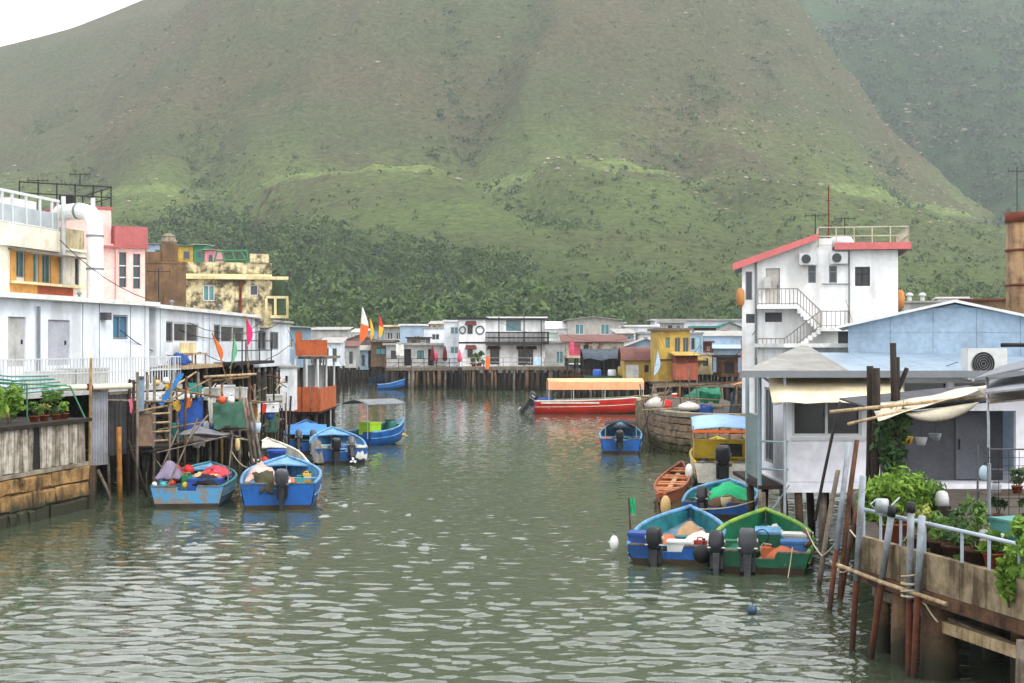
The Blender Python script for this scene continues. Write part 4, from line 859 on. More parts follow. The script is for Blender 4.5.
for f in (.92,): MB().tube([(-.05, .06, FLZ+.9), (3., .06, FLZ+.91), (6., .06, FLZ+.9), (11, .06, FLZ+.9)], .028, 8).build('hand_rail', rl, t, True)
for sx in (.0, edge(877), edge(897), edge(921), edge(958), edge(985), edge(1015), 7.2, 8.6): MB().tube([(sx, .06, FLZ+.5), (sx, .06, FLZ+.9)], .022, 7).build('rail_post', rl, t)
MB().tube([(-.5, -.12, FLZ-.0), (.9, -.14, FLZ-.04), (2.6, -.12, FLZ-.06)], .03, 7).build('fender_pipe', PALEW, t)
# mooring poles along the pier: grey painted pipe above, rust below
GP = wm('grey_painted_pipe', (160, 168, 176), (116, 108, 100), amt=.7, scale=4, streak=.6)
CAPB = plain('black_rubber', (34, 34, 36), .7)
def mp(label, a, b, D0, r, split, cap=None, D1=None, m=None, m2=None):
    if D0 is None: D0 = ept(edge(a[0])).y-.18; D1 = ept(edge(b[0])).y-.16
    D1 = D1 or D0; f = P(a[0], a[1], D0); f.z = -.5; g_ = P(b[0], b[1], D1); return pole(label, f, g_, r, m or GP, name='mooring_pole', mat2=m2 or RUSTPIPE, split=split, cap=cap, group='mooring poles along the pier')
mp('tall leaning grey mooring pole farthest out from pier end', (826, 608), (849, 442), 24.6, .046, .45, D1=25.0)
mp('grey mooring pole with rusty foot left of the railing end', (850, 625), (863, 476), None, .046, .5)
mp('leaning mooring pole with black cap at the pier railing', (866, 640), (892, 510), None, .046, .6, CAPB)
mp('upright mooring pole with black cap tied beside the rope lashing', (908, 655), (911, 506), None, .046, .55, CAPB)
mp('short thin mooring pole right of the lashed black capped one', (912, 660), (922, 516), None, .048, .6)
pole('brown timber pole leaning at the pier end', P(838, 596, 25.9)+V3((0, 0, -.4)), P(857, 440, 26.4), .05, TIMBERB, name='mooring_pole', group='mooring poles along the pier')
pole('thin dark stick leaning against the hut window', P(815, 520, 29), P(840, 402, 31), .035, TIMBERD, name='leaning_pole')
pole('thin brown pole leaning low between the mooring poles', P(841, 582, 24.9)+V3((0, 0, -.3)), P(858, 500, 25.2), .04, TIMBERB, name='mooring_pole', group='mooring poles along the pier')
pole('grey pole slanting behind the tall leaning one', P(818, 566, 27)+V3((0, 0, -.5)), P(838, 470, 27.2), .05, TIMBERG, name='mooring_pole', group='mooring poles along the pier')
pole('bare grey pole at the right edge under the pier', P(1021, 683, 16.2)+V3((0, 0, -.9)), P(1021, 640, 16.2), .06, TIMBERG, name='mooring_pole', group='mooring poles along the pier')
ROPE = wm('pale_rope', (196, 186, 166), (140, 128, 108), scale=20, rough=.9)
def rope(label, pts, r=.012, mat=None, group=None, name='rope'):
    pts = [V3(p) for p in pts]; o0 = pts[0]; q = []
    for i in range(len(pts)-1):
        for k in range(6):
            f = k/6; q.append(pts[i].lerp(pts[i+1], f)-o0+V3((0, 0, -.35*f*(1-f)*(pts[i+1]-pts[i]).length*.6)))
    q.append(pts[-1]-o0); o = MB().tube(q, r, 6).build(name, mat or ROPE, None, True); o.location = o0; return tag(o, label, 'rope', group)
q = [];  c0 = P(911, 588, ept(edge(911)).y-.17)
for k in range(60): a = k*.62; q.append(c0+V3((.13*math.cos(a), .13*math.sin(a), -.18+.006*k+.04*math.sin(a*.37))))
o = MB().tube([v-c0 for v in q], .014, 5).build('rope_lashing', ROPE, None, True); o.location = c0; tag(o, 'tangle of pale rope lashed round the black capped pole', 'rope')
rope('loose rope end trailing from the lashing', [P(914, 592, 19.8), P(926, 605, 19.5), P(938, 622, 19.2)]); rope('slack mooring rope looped along the grey poles', [P(850, 530, 22.2), P(866, 545, 21.7), P(893, 548, 20.7), P(908, 536, 20.2)])
rope('thin mooring rope running from green boat to the poles', [P(806, 528, 27), P(822, 556, 26), P(838, 540, 25.6)]); rope('rope coil end on the lower poles', [P(830, 560, 25.4), P(840, 572, 25.2), P(852, 566, 24.4)])

# --- near hut: white panels, dark window, cream awning
HY = 33.5; hx = lambda px: X(px, HY); HZ = 1.33
t = thing('waterside_hut', 'grey roofed white panelled waterside hut with dark windows at right', 'hut', (hx(787), HY, HZ)); o = V3(t.location); W = 14.6-o.x; H = 2.62
WP = wm('white_sandwich_panel', (226, 226, 232), (188, 186, 188), amt=.2, scale=.5, streak=.4, rough=.45)
ops = [(.12, 1.12, hx(865)-o.x-.2, .86), (hx(880)-o.x, .0, hx(1016)-o.x-(hx(880)-o.x), 1.72), (hx(903)-o.x, 1.95, hx(948)-hx(903), .46), (hx(953)-o.x, 1.95, hx(991)-hx(953), .46)]
mb = MB(); face(mb, I4, W, H, ops, 0, .15); face(mb, sideM(W, 4, 'left'), 4, H, [(1.0, .3, 1.2, 1.9)]); mb.add([(0,4,0),(W,4,0),(W,4,H),(0,4,H)], [(3,2,1,0)]); mb.box(-.05, W, -.05, 4, -.2, -.004); mb.build('wall', WP, t)
window(t, I4, ops[0], FRAMEW, GLASSK, 1, rev=.15, fw=.06); window(t, I4, ops[2], FRAMEW, GLASSK, 0, rev=.15, fw=.04); window(t, I4, ops[3], FRAMEW, GLASSK, 0, rev=.15, fw=.04); window(t, sideM(W, 4, 'left'), (1.0, .3, 1.2, 1.9), FRAMEG, GLASS, 2, rev=.12)
MB().box(.1, hx(866)-o.x, -.035, -.002, 1.02, 1.1).build('window_sill', FRAMEW, t)
MB().box(.02, hx(864)-o.x, -.02, -.002, .05, .98).build('wall_panel', WP, t)
# porch inside the big opening
MB().box(ops[1][0], ops[1][0]+ops[1][2], .9, .98, .0, 1.9).build('porch_wall', GREYD, t)
d = MB().box(hx(967)-o.x, hx(1003)-o.x, .84, .895, .03, 1.66).build('porch_door', wm('grey_door', (120, 122, 130), (96, 98, 104)), t); MB().tube([(hx(970)-o.x, .8, .75), (hx(970)-o.x, .8, 1.0)], .02, 6).build('handle', IRON, d)
# roof: two slopes of sheet, pale at the left, blue-white at the right
xa, xb, xc_ = X(740, 32.8)-o.x, X(850, 33)-o.x, 15.2-o.x
RS = wm('weathered_pale_roof', (158, 157, 152), (112, 108, 102), amt=.7, scale=1.1, rough=.6)
xm = (xa+2.4+xb)/2
MB().sheet([[(xa, -.7, H+.03), (xm-.01, -.7, H+.03)], [(xa+2.4, 4.2, H+.64), (xm-.01, 4.2, H+.64)]], .05).build('roof_sheet', RS, t); MB().sheet([[(xm, -.7, H+.03), (xb-.012, -.7, H+.03)], [(xm, 4.2, H+.64), (xb-.012, 4.2, H+.64)]], .05).build('roof_sheet', RS, t)
RB = wm('blue_white_roof', (150, 166, 180), (124, 136, 146), amt=.5, scale=.8, rough=.5)
for k in range(7):
    a = xb+(xc_-xb)*k/7; b = xb+(xc_-xb)*(k+1)/7-.012; MB().sheet([[(a, -.6, H+.03), (b, -.6, H+.03)], [(a, 4.2, H+.45), (b, 4.2, H+.45)]], .05).build('roof_sheet', RB, t)
MB().box(xa, xc_, -.76, -.705, H-.1, H+.06).build('gutter', FRAMEG, t)
aw = cloth('cream_awning', (238, 226, 198), (214, 196, 160))
MB().sheet([[(-.45+.0*k+(3.0*k/8), -.05, H-.12) for k in range(9)], [(-.5+(3.1*k/8), -.5, H-.36+.015*math.sin(k*2)) for k in range(9)], [(-.52+(3.15*k/8), -.95, H-.66+.02*math.sin(k*2.2)) for k in range(9)]], .02).build('awning', aw, t, True)
for xx in (-.3, 2.2): MB().tube([(xx, .0, H-.75), (xx, -.92, H-.69)], .018, 6).build('awning_arm', STEEL, t)
# open steel side porch at the left corner
SP = plain('grey_green_steel', (150, 168, 172), .5)
for xx, yy in ((-.62, .15), (-.62, 1.9), (-.12, -.35)): MB().tube([(xx, yy, -.25 if yy > 0 else -1.9), (xx, yy, H-.05)], .05 if yy > 0 else .035, 8).build('porch_post', SP if yy > 0 else STEEL, t)
for zz in (.35, 1.0): MB().tube([(-.62, .15, zz), (-.12, -.35, zz), (.0, -.05, zz)], .028, 6).build('porch_rail', SP, t)
MB().box(-.66, -.58, .2, 1.85, .1, 1.6).build('porch_screen', glassmat('porch_glass', (110, 126, 130), .25), t); MB().box(-.66, -.01, .1, 4, -.14, -.05).build('porch_floor', TIMBERD, t); MB().bar((-.62, .15, H-.05), (-.1, -.6, H-.5), .05).build('porch_brace', SP, t)
MB().bar((-.5, -.3, -.7), (.0, -.3, .0), .03).build('porch_brace', SP, t)
for k, (xx, yy) in enumerate([(-.6, .0), (-.4, .8), (.3, .1), (.9, .2), (1.6, .1), (2.3, .15), (.3, 2.), (1.4, 2.2), (-.5, 2.2), (2.4, 2.3), (.8, 1.2)]):
    link('stilt', stilt_mesh(1.85, .1, (TIMBERG, TIMBERD, PILEM)[k % 3], k % 4), t, (xx, yy, -.2))
# --- blue gable house behind
D = 37.9; x0 = X(848, D); t = thing('gable_house', 'pale blue sheet clad house with low gable behind the hut', 'house', (x0, D, 1.2), R(-14)); WG = 2*(X(950, D)-x0); HL, HT = Z(325, D)-1.2, Z(304, D)-1.2; n = 5
MB().prism([(0, 0), (WG, 0), (WG, HL-.02), (WG/2, HT-.02), (0, HL-.02)], .05, 7).build('core', PALEB, t)
hh = lambda x: HL+(HT-HL)*(1-abs(x-WG/2)/(WG/2))
for k in range(n):
    a, b = WG*k/n+.004, WG*(k+1)/n-.004; zs_ = 3.72
    MB().prism([(a, zs_+.006), (b, zs_+.006), (b, hh(b)-.01), (a, hh(a)-.01)], .0, .049).build('wall_panel', PALEB, t); MB().prism([(a, 2.9), (b, 2.9), (b, zs_), (a, zs_)], .0, .049).build('wall_panel', PALEB, t)
for s_ in (0, 1):
    e = -.25 if s_ == 0 else WG+.25; MB().sheet([[(e, -.25, HL-.02), (WG/2+(.002 if s_ else -.002), -.25, HT+.09)], [(e, 7.3, HL-.02), (WG/2+(.002 if s_ else -.002), 7.3, HT+.09)]], .07).build('roof', ROOFW, t)
t = thing('white_annexe', 'low white flat roofed annexe between the hut and stair building', 'annexe', (X(790, 45), 45, 1.2)); MB().box(0, 3.6, 0, 6, 0, 3.32).build('wall', CLEANW, t); MB().box(-.3, 3.7, -.5, 6, 3.323, 3.45).build('roof', ROOFW, t)
f = MB().box(.4, 1.2, -.04, -.002, 1.8, 2.6).build('window', FRAMEW, t); MB().box(.46, 1.14, -.05, -.041, 1.86, 2.54).build('pane', GLASS, f)
ac_unit('large white air conditioner hung on the blue gable house', (X(984, 33.0), 33.0, Z(381, 33)), R(8), .96, .76, .36)
pole('black pipe stub at the right of the blue gable house', P(1001, 345, 33.5), P(1040, 345, 33), .05, IRON, name='roof_pipe', cat='pipe')
# dark timber posts on the terrace
for k, (a, b, r, D, lb) in enumerate((((868, 420), (870, 366), .075, 27.4, 'black timber post on the terrace, leftmost of the tall pair'), ((873, 470), (876, 368), .085, 27.2, 'black timber post on the terrace, right one of tall pair'), ((893, 470), (893, 343), .07, 27.8, 'tallest dark post on the terrace, with a fork beside it'), ((897, 470), (897, 357), .06, 27.9, 'dark post standing close behind the tallest one'), ((897, 392), (907, 368), .05, 27.9, 'short dark forked branch tied to the tallest post'))):
    p = P(a[0], a[1], D); p.z = FLZ if k < 4 else p.z; pole(lb, p, P(b[0], b[1], D), r, TIMBERD, name='timber_post', cat='post', group='dark posts on the terrace')
pole('thin steel pole carrying the terrace sheet roof', (X(987, 24.5), 24.5, FLZ), P(987, 375, 24.5), .025, STEEL, name='roof_pole')
# terrace sheet roof and tarps
t = thing('shed_roof', 'dark sheet lean-to roof over the terrace', 'roof', P(880, 405, 28)); o = V3(t.location)
for k in range(5):
    a, b = k/5, (k+1)/5-.006; L_ = lambda u, v: V3((X(872, 28)+(X(1015, 28)-X(872, 28))*u, 27.2+3.6*v, 3.33+.28*u+.12*v))-o
    MB().sheet([[L_(a, 0), L_(b, 0)], [L_(a, 1), L_(b, 1)]], .035).build('roof_sheet', wm('dark_roof_sheet', (84, 84, 92), (56, 54, 58)), t)
pole('long bamboo pole laid along the front of the terrace roof', P(830, 412, 26.6), P(985, 396, 27.2), .035, PALEW, name='bamboo_pole'); pole('bamboo pole jutting out under the terrace roof tarp', P(848, 424, 26.4), P(965, 396, 27.1), .03, PALEW, name='bamboo_pole')
TC = cloth('dirty_white_tarp', (214, 208, 192), (160, 148, 126))
tarp('dirty white tarpaulin stretched over the terrace poles', drape(P(878, 420, 26.3), P(986, 388, 26.9), P(872, 405, 27.6), P(990, 384, 28.4), 6, 14, .06, .02, 14), TC)
g_ = []
for i in range(7):
    row = []
    for j in range(13):
        u, v = j/12, i/6; a = P(905, 413, 26.6).lerp(P(978, 402, 26.9), u); row.append(a+V3((0, -.06*math.sin(v*3), -v*.25*math.sin(math.pi*u)**.7)))
    g_.append(row)
tarp('sagging white tarpaulin hanging like a belly under the poles', g_, TC)
t = thing('shed_roof', 'pale rusty edged sheet roof at the right edge of terrace', 'roof', P(985, 385, 25)); o = V3(t.location)
for k, (a, b, c_, d_) in enumerate((((985, 392), (1060, 384), (990, 380), (1060, 370)), ((990, 402), (1060, 396), (978, 388), (1060, 386)), ((975, 378), (1060, 360), (1000, 366), (1060, 352)))):
    MB().sheet([[P(*a, 23.5+.3*k)-o, P(*b, 23.2+.3*k)-o], [P(*c_, 26.+.3*k)-o, P(*d_, 25.6+.3*k)-o]], .03).build('roof_sheet', (GREYM, wm('rust_stained_sheet', (176, 170, 162), (130, 84, 56), amt=.7, scale=3), wm('grey_canopy_sheet', (140, 142, 148), (100, 100, 104)))[k], t)
# wire rack with pipes, potted plants, boxes on the terrace
t = thing('wire_rack', 'wire mesh rack with shelves of pots at the right edge', 'rack', (X(988, 22.5), 22.5, FLZ)); o = V3(t.location); w = 1.3
for xx in (0, w): 
    for yy in (0, .5): MB().tube([(xx, yy, 0), (xx, yy, 1.75)], .018, 6).build('upright', GREYD, t)
for zz in (.55, 1.0, 1.4, 1.72): 
    mb = MB(); mb.box(0, w, 0, .5, zz-.012, zz); mb.build('shelf', wood('rack_shelf', (110, 92, 76), (70, 58, 48)), t) if zz < 1.3 else MB().tube([(0, 0, zz), (w, 0, zz)], .014, 6).build('rail', GREYD, t)
mb = MB()
for k in range(9): mb.bar((0, -.01, .55+.13*k), (w, -.01, .55+.13*k), .008)
for k in range(8): mb.bar((w*k/8, -.015, .5), (w*k/8, -.015, 1.7), .008)
mb.build('wire_mesh', IRON, t)
MB().tube([(0, -.05, .7), (.0, -.06, 1.5)], .03, 8).build('flex_pipe', FRAMEG, t)
for k, (dx, z, m, lb) in enumerate(((.25, .55, LEAFD, 'dark potted plant on the lower shelf of the wire rack, left'), (.7, .55, LEAFM, 'bushy potted plant on the lower shelf of wire rack, middle'), (1.1, .55, LEAFD, 'potted plant on the lower shelf of the wire rack, right'), (.55, 1.0, LEAFD, 'potted plant on the upper shelf of the wire rack'))):
    plant('potted_plant', lb, (o.x+dx, o.y+.25, FLZ+z), (.17, .16, .13), 120, .05, m, (.09, .12), 60+k, clumps=4)
for k, (dx, z, c) in enumerate(((.95, 1.0, (206, 190, 150)), (1.14, 1.0, (190, 90, 60)), (.2, 1.0, (170, 170, 176)))):
    t = thing('jar', ['cream jar on the upper rack shelf', 'red brown jar on the upper rack shelf', 'grey jar at the left of the upper rack shelf'][k], 'jar', (o.x+dx, o.y+.2, FLZ+z)); MB().lathe([(.06, 0), (.075, .05), (.075, .14), (.05, .17)], 12).build('body', plain('jar_%d' % k, c), t, True); MB().lathe([(.055, .171), (.055, .2)], 12).build('lid', FRAMEG, t)
# big bush and pots
p = P(893, 500, 24.3); plant('leafy_bush', 'big bright green leafy bush spilling over the pier railing', (p.x, p.y, FLZ+.02), (.62, .5, .46), 3200, .046, LEAFB, (.26, .32), 71, elong=1.8, clumps=22, stems=16)
p = P(928, 500, 24.6); plant('leafy_bush', 'mid green shrub right of the big bright bush', (p.x, p.y, FLZ+.02), (.36, .36, .36), 900, .045, LEAFM, (.22, .3), 74, clumps=11)
p = P(878, 420, 27.); plant('hanging_plant', 'dark climbing plant around the black posts', (p.x+.25, p.y+.1, FLZ+.05), (.35, .3, .95), 700, .06, LEAFD, (.2, .25), 76, clumps=12)
p = P(900, 430, 28); plant('hanging_plant', 'shaded creeper behind the forked post', (p.x, p.y+.2, FLZ+.02), (.3, .3, .8), 420, .06, LEAFD, (.18, .25), 78, clumps=10)
for k, (px, sx, z, r, m, lb, sd) in enumerate(((903, .3, 0, .2, LEAFY, 'yellow green potted plant behind the railing by the boxes', 81), (880, .55, 0, .22, LEAFM, 'long leaved potted plant left of the yellow green one', 82), (985, .55, .35, .27, LEAFB, 'round potted plant on the rail shelf right of teal boxes', 83), (972, .2, .3, .16, LEAFB, 'trailing light green plant under the round potted plant', 84), (1002, .3, .1, .2, LEAFM, 'small potted plant by the teal crates', 85), (940, .3, .0, .18, LEAFM, 'straggly potted plant behind the railing middle', 86))):
    s_ = edge(px); q_ = ept(s_, -sx-.12); 
    if z:
        t = thing('plant_stand', ['wooden plant stand under the round potted plant', 'low wooden stand under the trailing plant', 'little stand beside the teal crates'][(0, 1, 2)[k-2]], 'stand', (q_.x, q_.y, FLZ)); MB().box(-.22, .22, -.18, .18, z+.12, z+.16).build('top', TIMBERG, t)
        for a in (-.18, .18):
            for b in (-.14, .14): MB().box(a-.02, a+.02, b-.02, b+.02, 0, z+.119).build('leg', TIMBERG, t)
    plant('potted_plant', lb, (q_.x, q_.y, FLZ+(z+.165 if z else 0)), (r, r, r*.95), 320, .05, m, (.14, .2), sd, clumps=7)
s_ = edge(1012); q_ = ept(s_, .04); plant('hanging_plant', 'light green plant trailing over the pier wall at right edge', (q_.x, q_.y, FLZ+.12), (.2, .14, .34), 420, .05, LEAFB, None, 91, clumps=9)
q_ = ept(edge(1026), -.1); plant('hanging_plant', 'light green bush cut by the right edge above the pier wall', (q_.x, q_.y, FLZ+.5), (.2, .2, .3), 360, .05, LEAFB, None, 93, clumps=8)
TF = wm('teal_foam', (104, 158, 152), (74, 120, 116), scale=3); 
for k in range(3):
    q_ = ept(edge(966)+.02*k, -.75); o = storage_box(['teal foam fish box, bottom of the stack behind the railing', 'teal foam fish box, middle of the stack behind the railing', 'teal foam fish box, topmost of the stack behind the railing'][k], (q_.x+.03*(k % 2), q_.y, FLZ+.38+.235*k), ER+R(4*k-3), .62, .42, .23, TF, 'teal fish boxes', 'fish_box')
MB_ = None
t = thing('slat_stand', 'grey slatted stand under the teal foam boxes', 'stand', ept(edge(966), -.75, FLZ), ER)
for k in range(4): MB().box(-.35, .35, -.24+.13*k, -.15+.13*k, .355, .375).build('slat', TIMBERG, t)
for xx in (-.3, .3): MB().box(xx-.03, xx+.03, -.24, .24, 0, .354).build('runner', TIMBERG, t)
for k in range(2): crate(['teal plastic crate near the wall at right, lower one', 'teal plastic crate near the wall at right, upper one'][k], ept(edge(1006), -.45, FLZ+.16*k+.001), ER+R(3*k), .5, .36, .155, plain('teal_crate', (48, 140, 140)), 'teal crates by the wall')
crate('yellow slatted crate behind the railing at pier end', ept(.35, -.45, FLZ), ER+R(8), .5, .4, .32, plain('yellow_crate', (206, 176, 60)))
t = thing('bucket', 'upturned white bucket on the bush', 'bucket', (X(942, 24.2), 24.2, FLZ+.02)); MB().box(-.12, .12, -.12, .12, 0, .62).build('stand', TIMBERD, t); MB().lathe([(.12, .621), (.115, .75), (.09, .84), (.04, .87)], 14).build('pail', FRAMEW, t, True)
t = thing('watering_can', 'grey metal watering can hooked on the railing', 'can', ept(edge(882), .0, FLZ+.93)); MB().lathe([(.1, 0), (.1, .18), (.08, .2)], 12).build('body', STEEL, t, True); MB().tube([(.09, 0, .05), (.2, 0, .16), (.26, 0, .22)], .015, 6).build('spout', STEEL, t); MB().tube([(-.09, 0, .04), (-.17, 0, .12), (-.08, 0, .19)], .012, 6).build('handle', STEEL, t)
for k, (px, py, c, lb) in enumerate(((907, 440, (206, 176, 50), 'small yellow pot hanging in the porch'), (921, 441, (210, 212, 214), 'small white pot hanging right of the yellow one'), (935, 437, (150, 156, 160), 'small grey pot hanging in the porch'))):
    t = thing('hanging_pot', lb, 'pot', P(px, py+4, 30)); MB().lathe([(.09, 0), (.14, .16), (.13, .16)], 12).build('pot', plain('hang_%d' % k, c), t, True); MB().tube([(0, 0, .1), (0, 0, .75)], .006, 4).build('cord', IRON, t)
buoy('bluish white float hanging in front of the porch door', P(984, 481, 24.4), .085, plain('float_blue_white', (186, 204, 214)), squash=1.6)
t = thing('roller', 'white roll of sheeting lying on the railing', 'roll', ept(edge(966), -.4, FLZ+.86), ER); MB().tube([(-.25, 0, 0), (.25, 0, 0)], .06, 10).build('sheet_roll', FRAMEW, t, True); MB().tube([(-.3, 0, 0), (.3, 0, 0)], .02, 6).build('core_tube', TIMBERB, t)

# rows of pots, baskets and boxes behind the railing
q4 = random.Random(41); BK = wood('basket_brown', (112, 80, 58), (66, 46, 36), scale=12)
spots = ((898, .28, 'wicker basket'), (914, .34, 'wicker basket'), (930, .3, 'wicker basket'), (948, .32, 'wicker basket'), (1000, .62, 'wicker basket'), (905, .85, 'wicker basket'), (925, .95, 'wicker basket'), (944, 1.3, 'wicker basket'), (890, 1.0, 'wicker basket'), (985, 1.1, 'wicker basket'), (1012, 1.15, 'wicker basket'))
wh = ('first', 'second', 'third', 'fourth')
for k, (px, off, nm) in enumerate(spots):
    p = ept(edge(px), -off-.1, FLZ+(.33 if off < .7 else 0)); row = 'front row' if off < .7 else 'back row'; lm = (LEAFY, LEAFM, LEAFD, LEAFM, LEAFB, LEAFD)[k % 6]
    lb = ['yellowish plant in the first brown basket behind the railing', 'plant in the second brown basket behind the railing', 'dark plant in the third brown basket behind the railing', 'plant in the fourth brown basket beside the teal boxes', 'light plant in a brown basket near teal crates', 'dark plant in a brown basket behind the front row, left', 'yellowish plant in a brown basket behind the front row', 'plant in a brown basket far behind the teal boxes', 'dark plant in a brown basket beside the big bush', 'plant in a brown basket before the wire rack', 'plant in a brown basket under the rack at right edge'][k]
    plant('basket_plant', lb, p, (.2, .2, .2+.12*q4.random()), 190, .045, lm, (.19, .3), 300+k, clumps=6, potm=BK)
for k, (px, off, w, h, m) in enumerate(((872, .5, .5, .3, PALEW), (956, 1.0, .7, .5, TIMBERB), (995, .3, .5, .22, TIMBERG), (935, 1.9, 1.2, .7, TIMBERD), (975, 2.2, 1.0, .6, TIMBERB))):
    storage_box(['pale wooden box beside the yellow crate', 'brown wooden chest behind the teal foam boxes', 'low grey wooden box by the pier wall', 'long dark wooden chest in the porch', 'brown wooden chest before the porch door'][k], ept(edge(px), -off-.2, FLZ), ER+R(q4.uniform(-8, 8)), w, .42, h, m, None, 'wooden_box')
t = thing('rail_shelf', 'long grey plank shelf behind the pier railing', 'shelf', ept(edge(940), -.62, FLZ), ER)
for zz in (.42, .7): MB().box(-.7, 1.5, -.1, .1, zz, zz+.03).build('plank', TIMBERG, t)
for xx in (-.65, .4, 1.45): MB().box(xx-.025, xx+.025, -.08, .08, 0, .7).build('support', TIMBERG, t)
for k, (px, D) in enumerate(((1040, 23.4), (1046, 26.2))): pole(['thin steel pole holding up the pale sheet roof, front one', 'thin steel pole holding up the pale sheet roof, back one'][k], (X(px, D), D, FLZ), (X(px, D), D, Z(386, D)), .025, STEEL, name='roof_pole')

for k, (pa, pb, off) in enumerate(((893, 955, .42), (990, 1012, .72))):
    t = thing('plant_bench', ['long low plank bench carrying the front row of baskets', 'short plank bench carrying a basket near the teal crates'][k], 'bench', ept(edge(pa), -off, FLZ), ER); L_ = edge(pb)-edge(pa)
    for j in range(3): MB().box(-.15, L_+.15, -.2+.135*j, -.075+.135*j, .29, .325).build('plank', TIMBERG, t)
    for xx in (-.05, L_/2, L_+.05): MB().box(xx-.03, xx+.03, -.16, .16, 0, .289).build('leg', TIMBERG, t)
# ---------------------------------------------------------------- right bank: white stair building and what stands behind
class Fc:
    def __init__(s, px, D, rz): s.A = (X(px, D), D); s.rz = rz
    def s(s, px): return along(s.A, s.rz, px)
    def d(s, px): return s.A[1]+s.s(px)*math.sin(s.rz)
    def z(s, px, py): return Z(py, s.d(px))
F = Fc(742, 60., R(-10)); BZ = 1.3; fs = F.s; fz = lambda px, py: F.z(px, py)-BZ
t = thing('stair_building', 'tall white concrete building with outside staircase and salmon roof edges', 'building', (*F.A, BZ), F.rz)
W = fs(898); zt = fz(860, 250); zl = fz(745, 262); zr = fz(815, 238)
op = [(fs(808), fz(812, 283), fs(816)-fs(808), .72), (fs(829), fz(833, 283), fs(837)-fs(829), .72), (fs(855), fz(862, 286), fs(870)-fs(855), .8), (fs(766), fz(773, 304), fs(780)-fs(766), 1.5), (fs(765), fz(770, 322), fs(782)-fs(765), .4), (fs(838), fz(842, 344), fs(848)-fs(838), .55), (fs(745.5), fz(750, 300), .28, 1.2), (fs(746), fz(750, 323), .36, .38)]
mb = MB(); face(mb, I4, W, min(zl, zt)-.05, op, 0, .14)
b0 = min(zl, zt)-.05; mb.prism([(0, b0), (fs(832), b0), (fs(832), zr-.02), (fs(812), zr-.02), (0, zl)], .0, 5.5); mb.prism([(fs(832)+.002, b0), (W, b0), (W, zt), (fs(832)+.002, zt)], .0, 5.5)
for which, ww in (('left', 5.5), ('right', 5.5), ('back', W)): face(mb, sideM(W, 5.5, which), ww, b0, [])
mb.build('wall', CLEANW, t)
for k in (0, 1): window(t, I4, op[k], FRAMEG, GLASS, 0, True, .14, .05)
window(t, I4, op[2], FRAMED, GLASSK, 1, True, .14, .05); door(t, I4, op[3], wm('grey_white_door', (196, 192, 186), (150, 146, 140)), True, .14)
for k in (4, 5, 7): MB().box(op[k][0], op[k][0]+op[k][2], .06, .13, op[k][1], op[k][1]+op[k][3]).build('louvre', GREYD, t)
window(t, I4, op[6], FRAMEG, GLASS, 0, False, .14, .04)
MB().sheet([[(fs(733), -.35, fz(733, 266)), (fs(818), -.35, fz(818, 236))], [(fs(733), 5.8, fz(733, 266)), (fs(818), 5.8, fz(818, 236))]], .05).build('shed_roof', ROOFG, t)
MB().prism([(fs(733), fz(733, 271)), (fs(818), fz(818, 240)), (fs(818), fz(818, 234)), (fs(733), fz(733, 264))], -.42, -.352).build('roof_fascia', FASCIA, t)
MB().box(fs(833), fs(909), -.35, 5.6, zt+.003, zt+.12).build('flat_roof', GREYD, t); MB().box(fs(834), fs(909)+.02, -.44, -.352, fz(870, 250), fz(870, 243)).build('roof_fascia', FASCIA, t); MB().box(fs(909)-.03, fs(909)+.06, -.36, 5.6, fz(870, 250)+.01, fz(870, 243)).build('roof_fascia', FASCIA, t)
railing(t, 'roof_railing', [(fs(818), 1., zt+.12), (fs(818), -.25, zt+.12), (fs(908), -.25, zt+.12), (fs(908), 5, zt+.12)], .82, wm('beige_rail', (206, 198, 180), (160, 146, 124)), .62, .022, (1., .55), top=.022)
MB().lathe([(.5, 0), (.52, .3), (.42, .5), (.1, .58)], 16, Matrix.Translation((fs(843), 1.2, zt+.12))).build('water_tank', FRAMEW, t, True)
MB().tube([(fs(756), -.08, 0), (fs(756), -.08, zl+.1)], .05, 7).build('downpipe', FRAMEG, t); MB().tube([(fs(849), -.08, 3.), (fs(849), -.08, zt-.02)], .035, 7).build('downpipe', FRAMEG, t); MB().tube([(fs(822), -.06, fz(822, 284)), (fs(849), -.06, fz(849, 284))], .025, 6).build('pipe', FRAMEG, t)
# landings, stairs
za, zb_, zc = fz(775, 306), fz(835, 328), fz(775, 355); dp = 1.05
MB().box(fs(757), fs(797), -dp, -.003, za-.14, za).build('landing', CLEANW, t); MB().box(fs(819), fs(848), -dp, -.003, zb_-.14, zb_).build('landing', CLEANW, t); MB().box(fs(757), fs(784), -dp, -.003, zc-.14, zc).build('landing', CLEANW, t)
n = 7
stp = MB().box(0, (fs(819)-fs(797))/n+.02, -dp*.5, 0, -.2, 0).mesh('step', CLEANW)
for k in range(n): f = (k+1)/(n+.0); link('step', stp, t, (fs(797)+(fs(819)-fs(797))*k/n, -.005, za+(zb_-za)*f+.0))
stp = MB().box(0, (fs(819)-fs(784))/9+.02, -dp, -dp*.52, -.2, 0).mesh('step', CLEANW)
for k in range(9): link('step', stp, t, (fs(784)+(fs(819)-fs(784))*k/9, 0, zc+(zb_-zc)*(k+.5)/9))
BR = wm('brown_grey_rail', (150, 142, 134), (110, 98, 88))
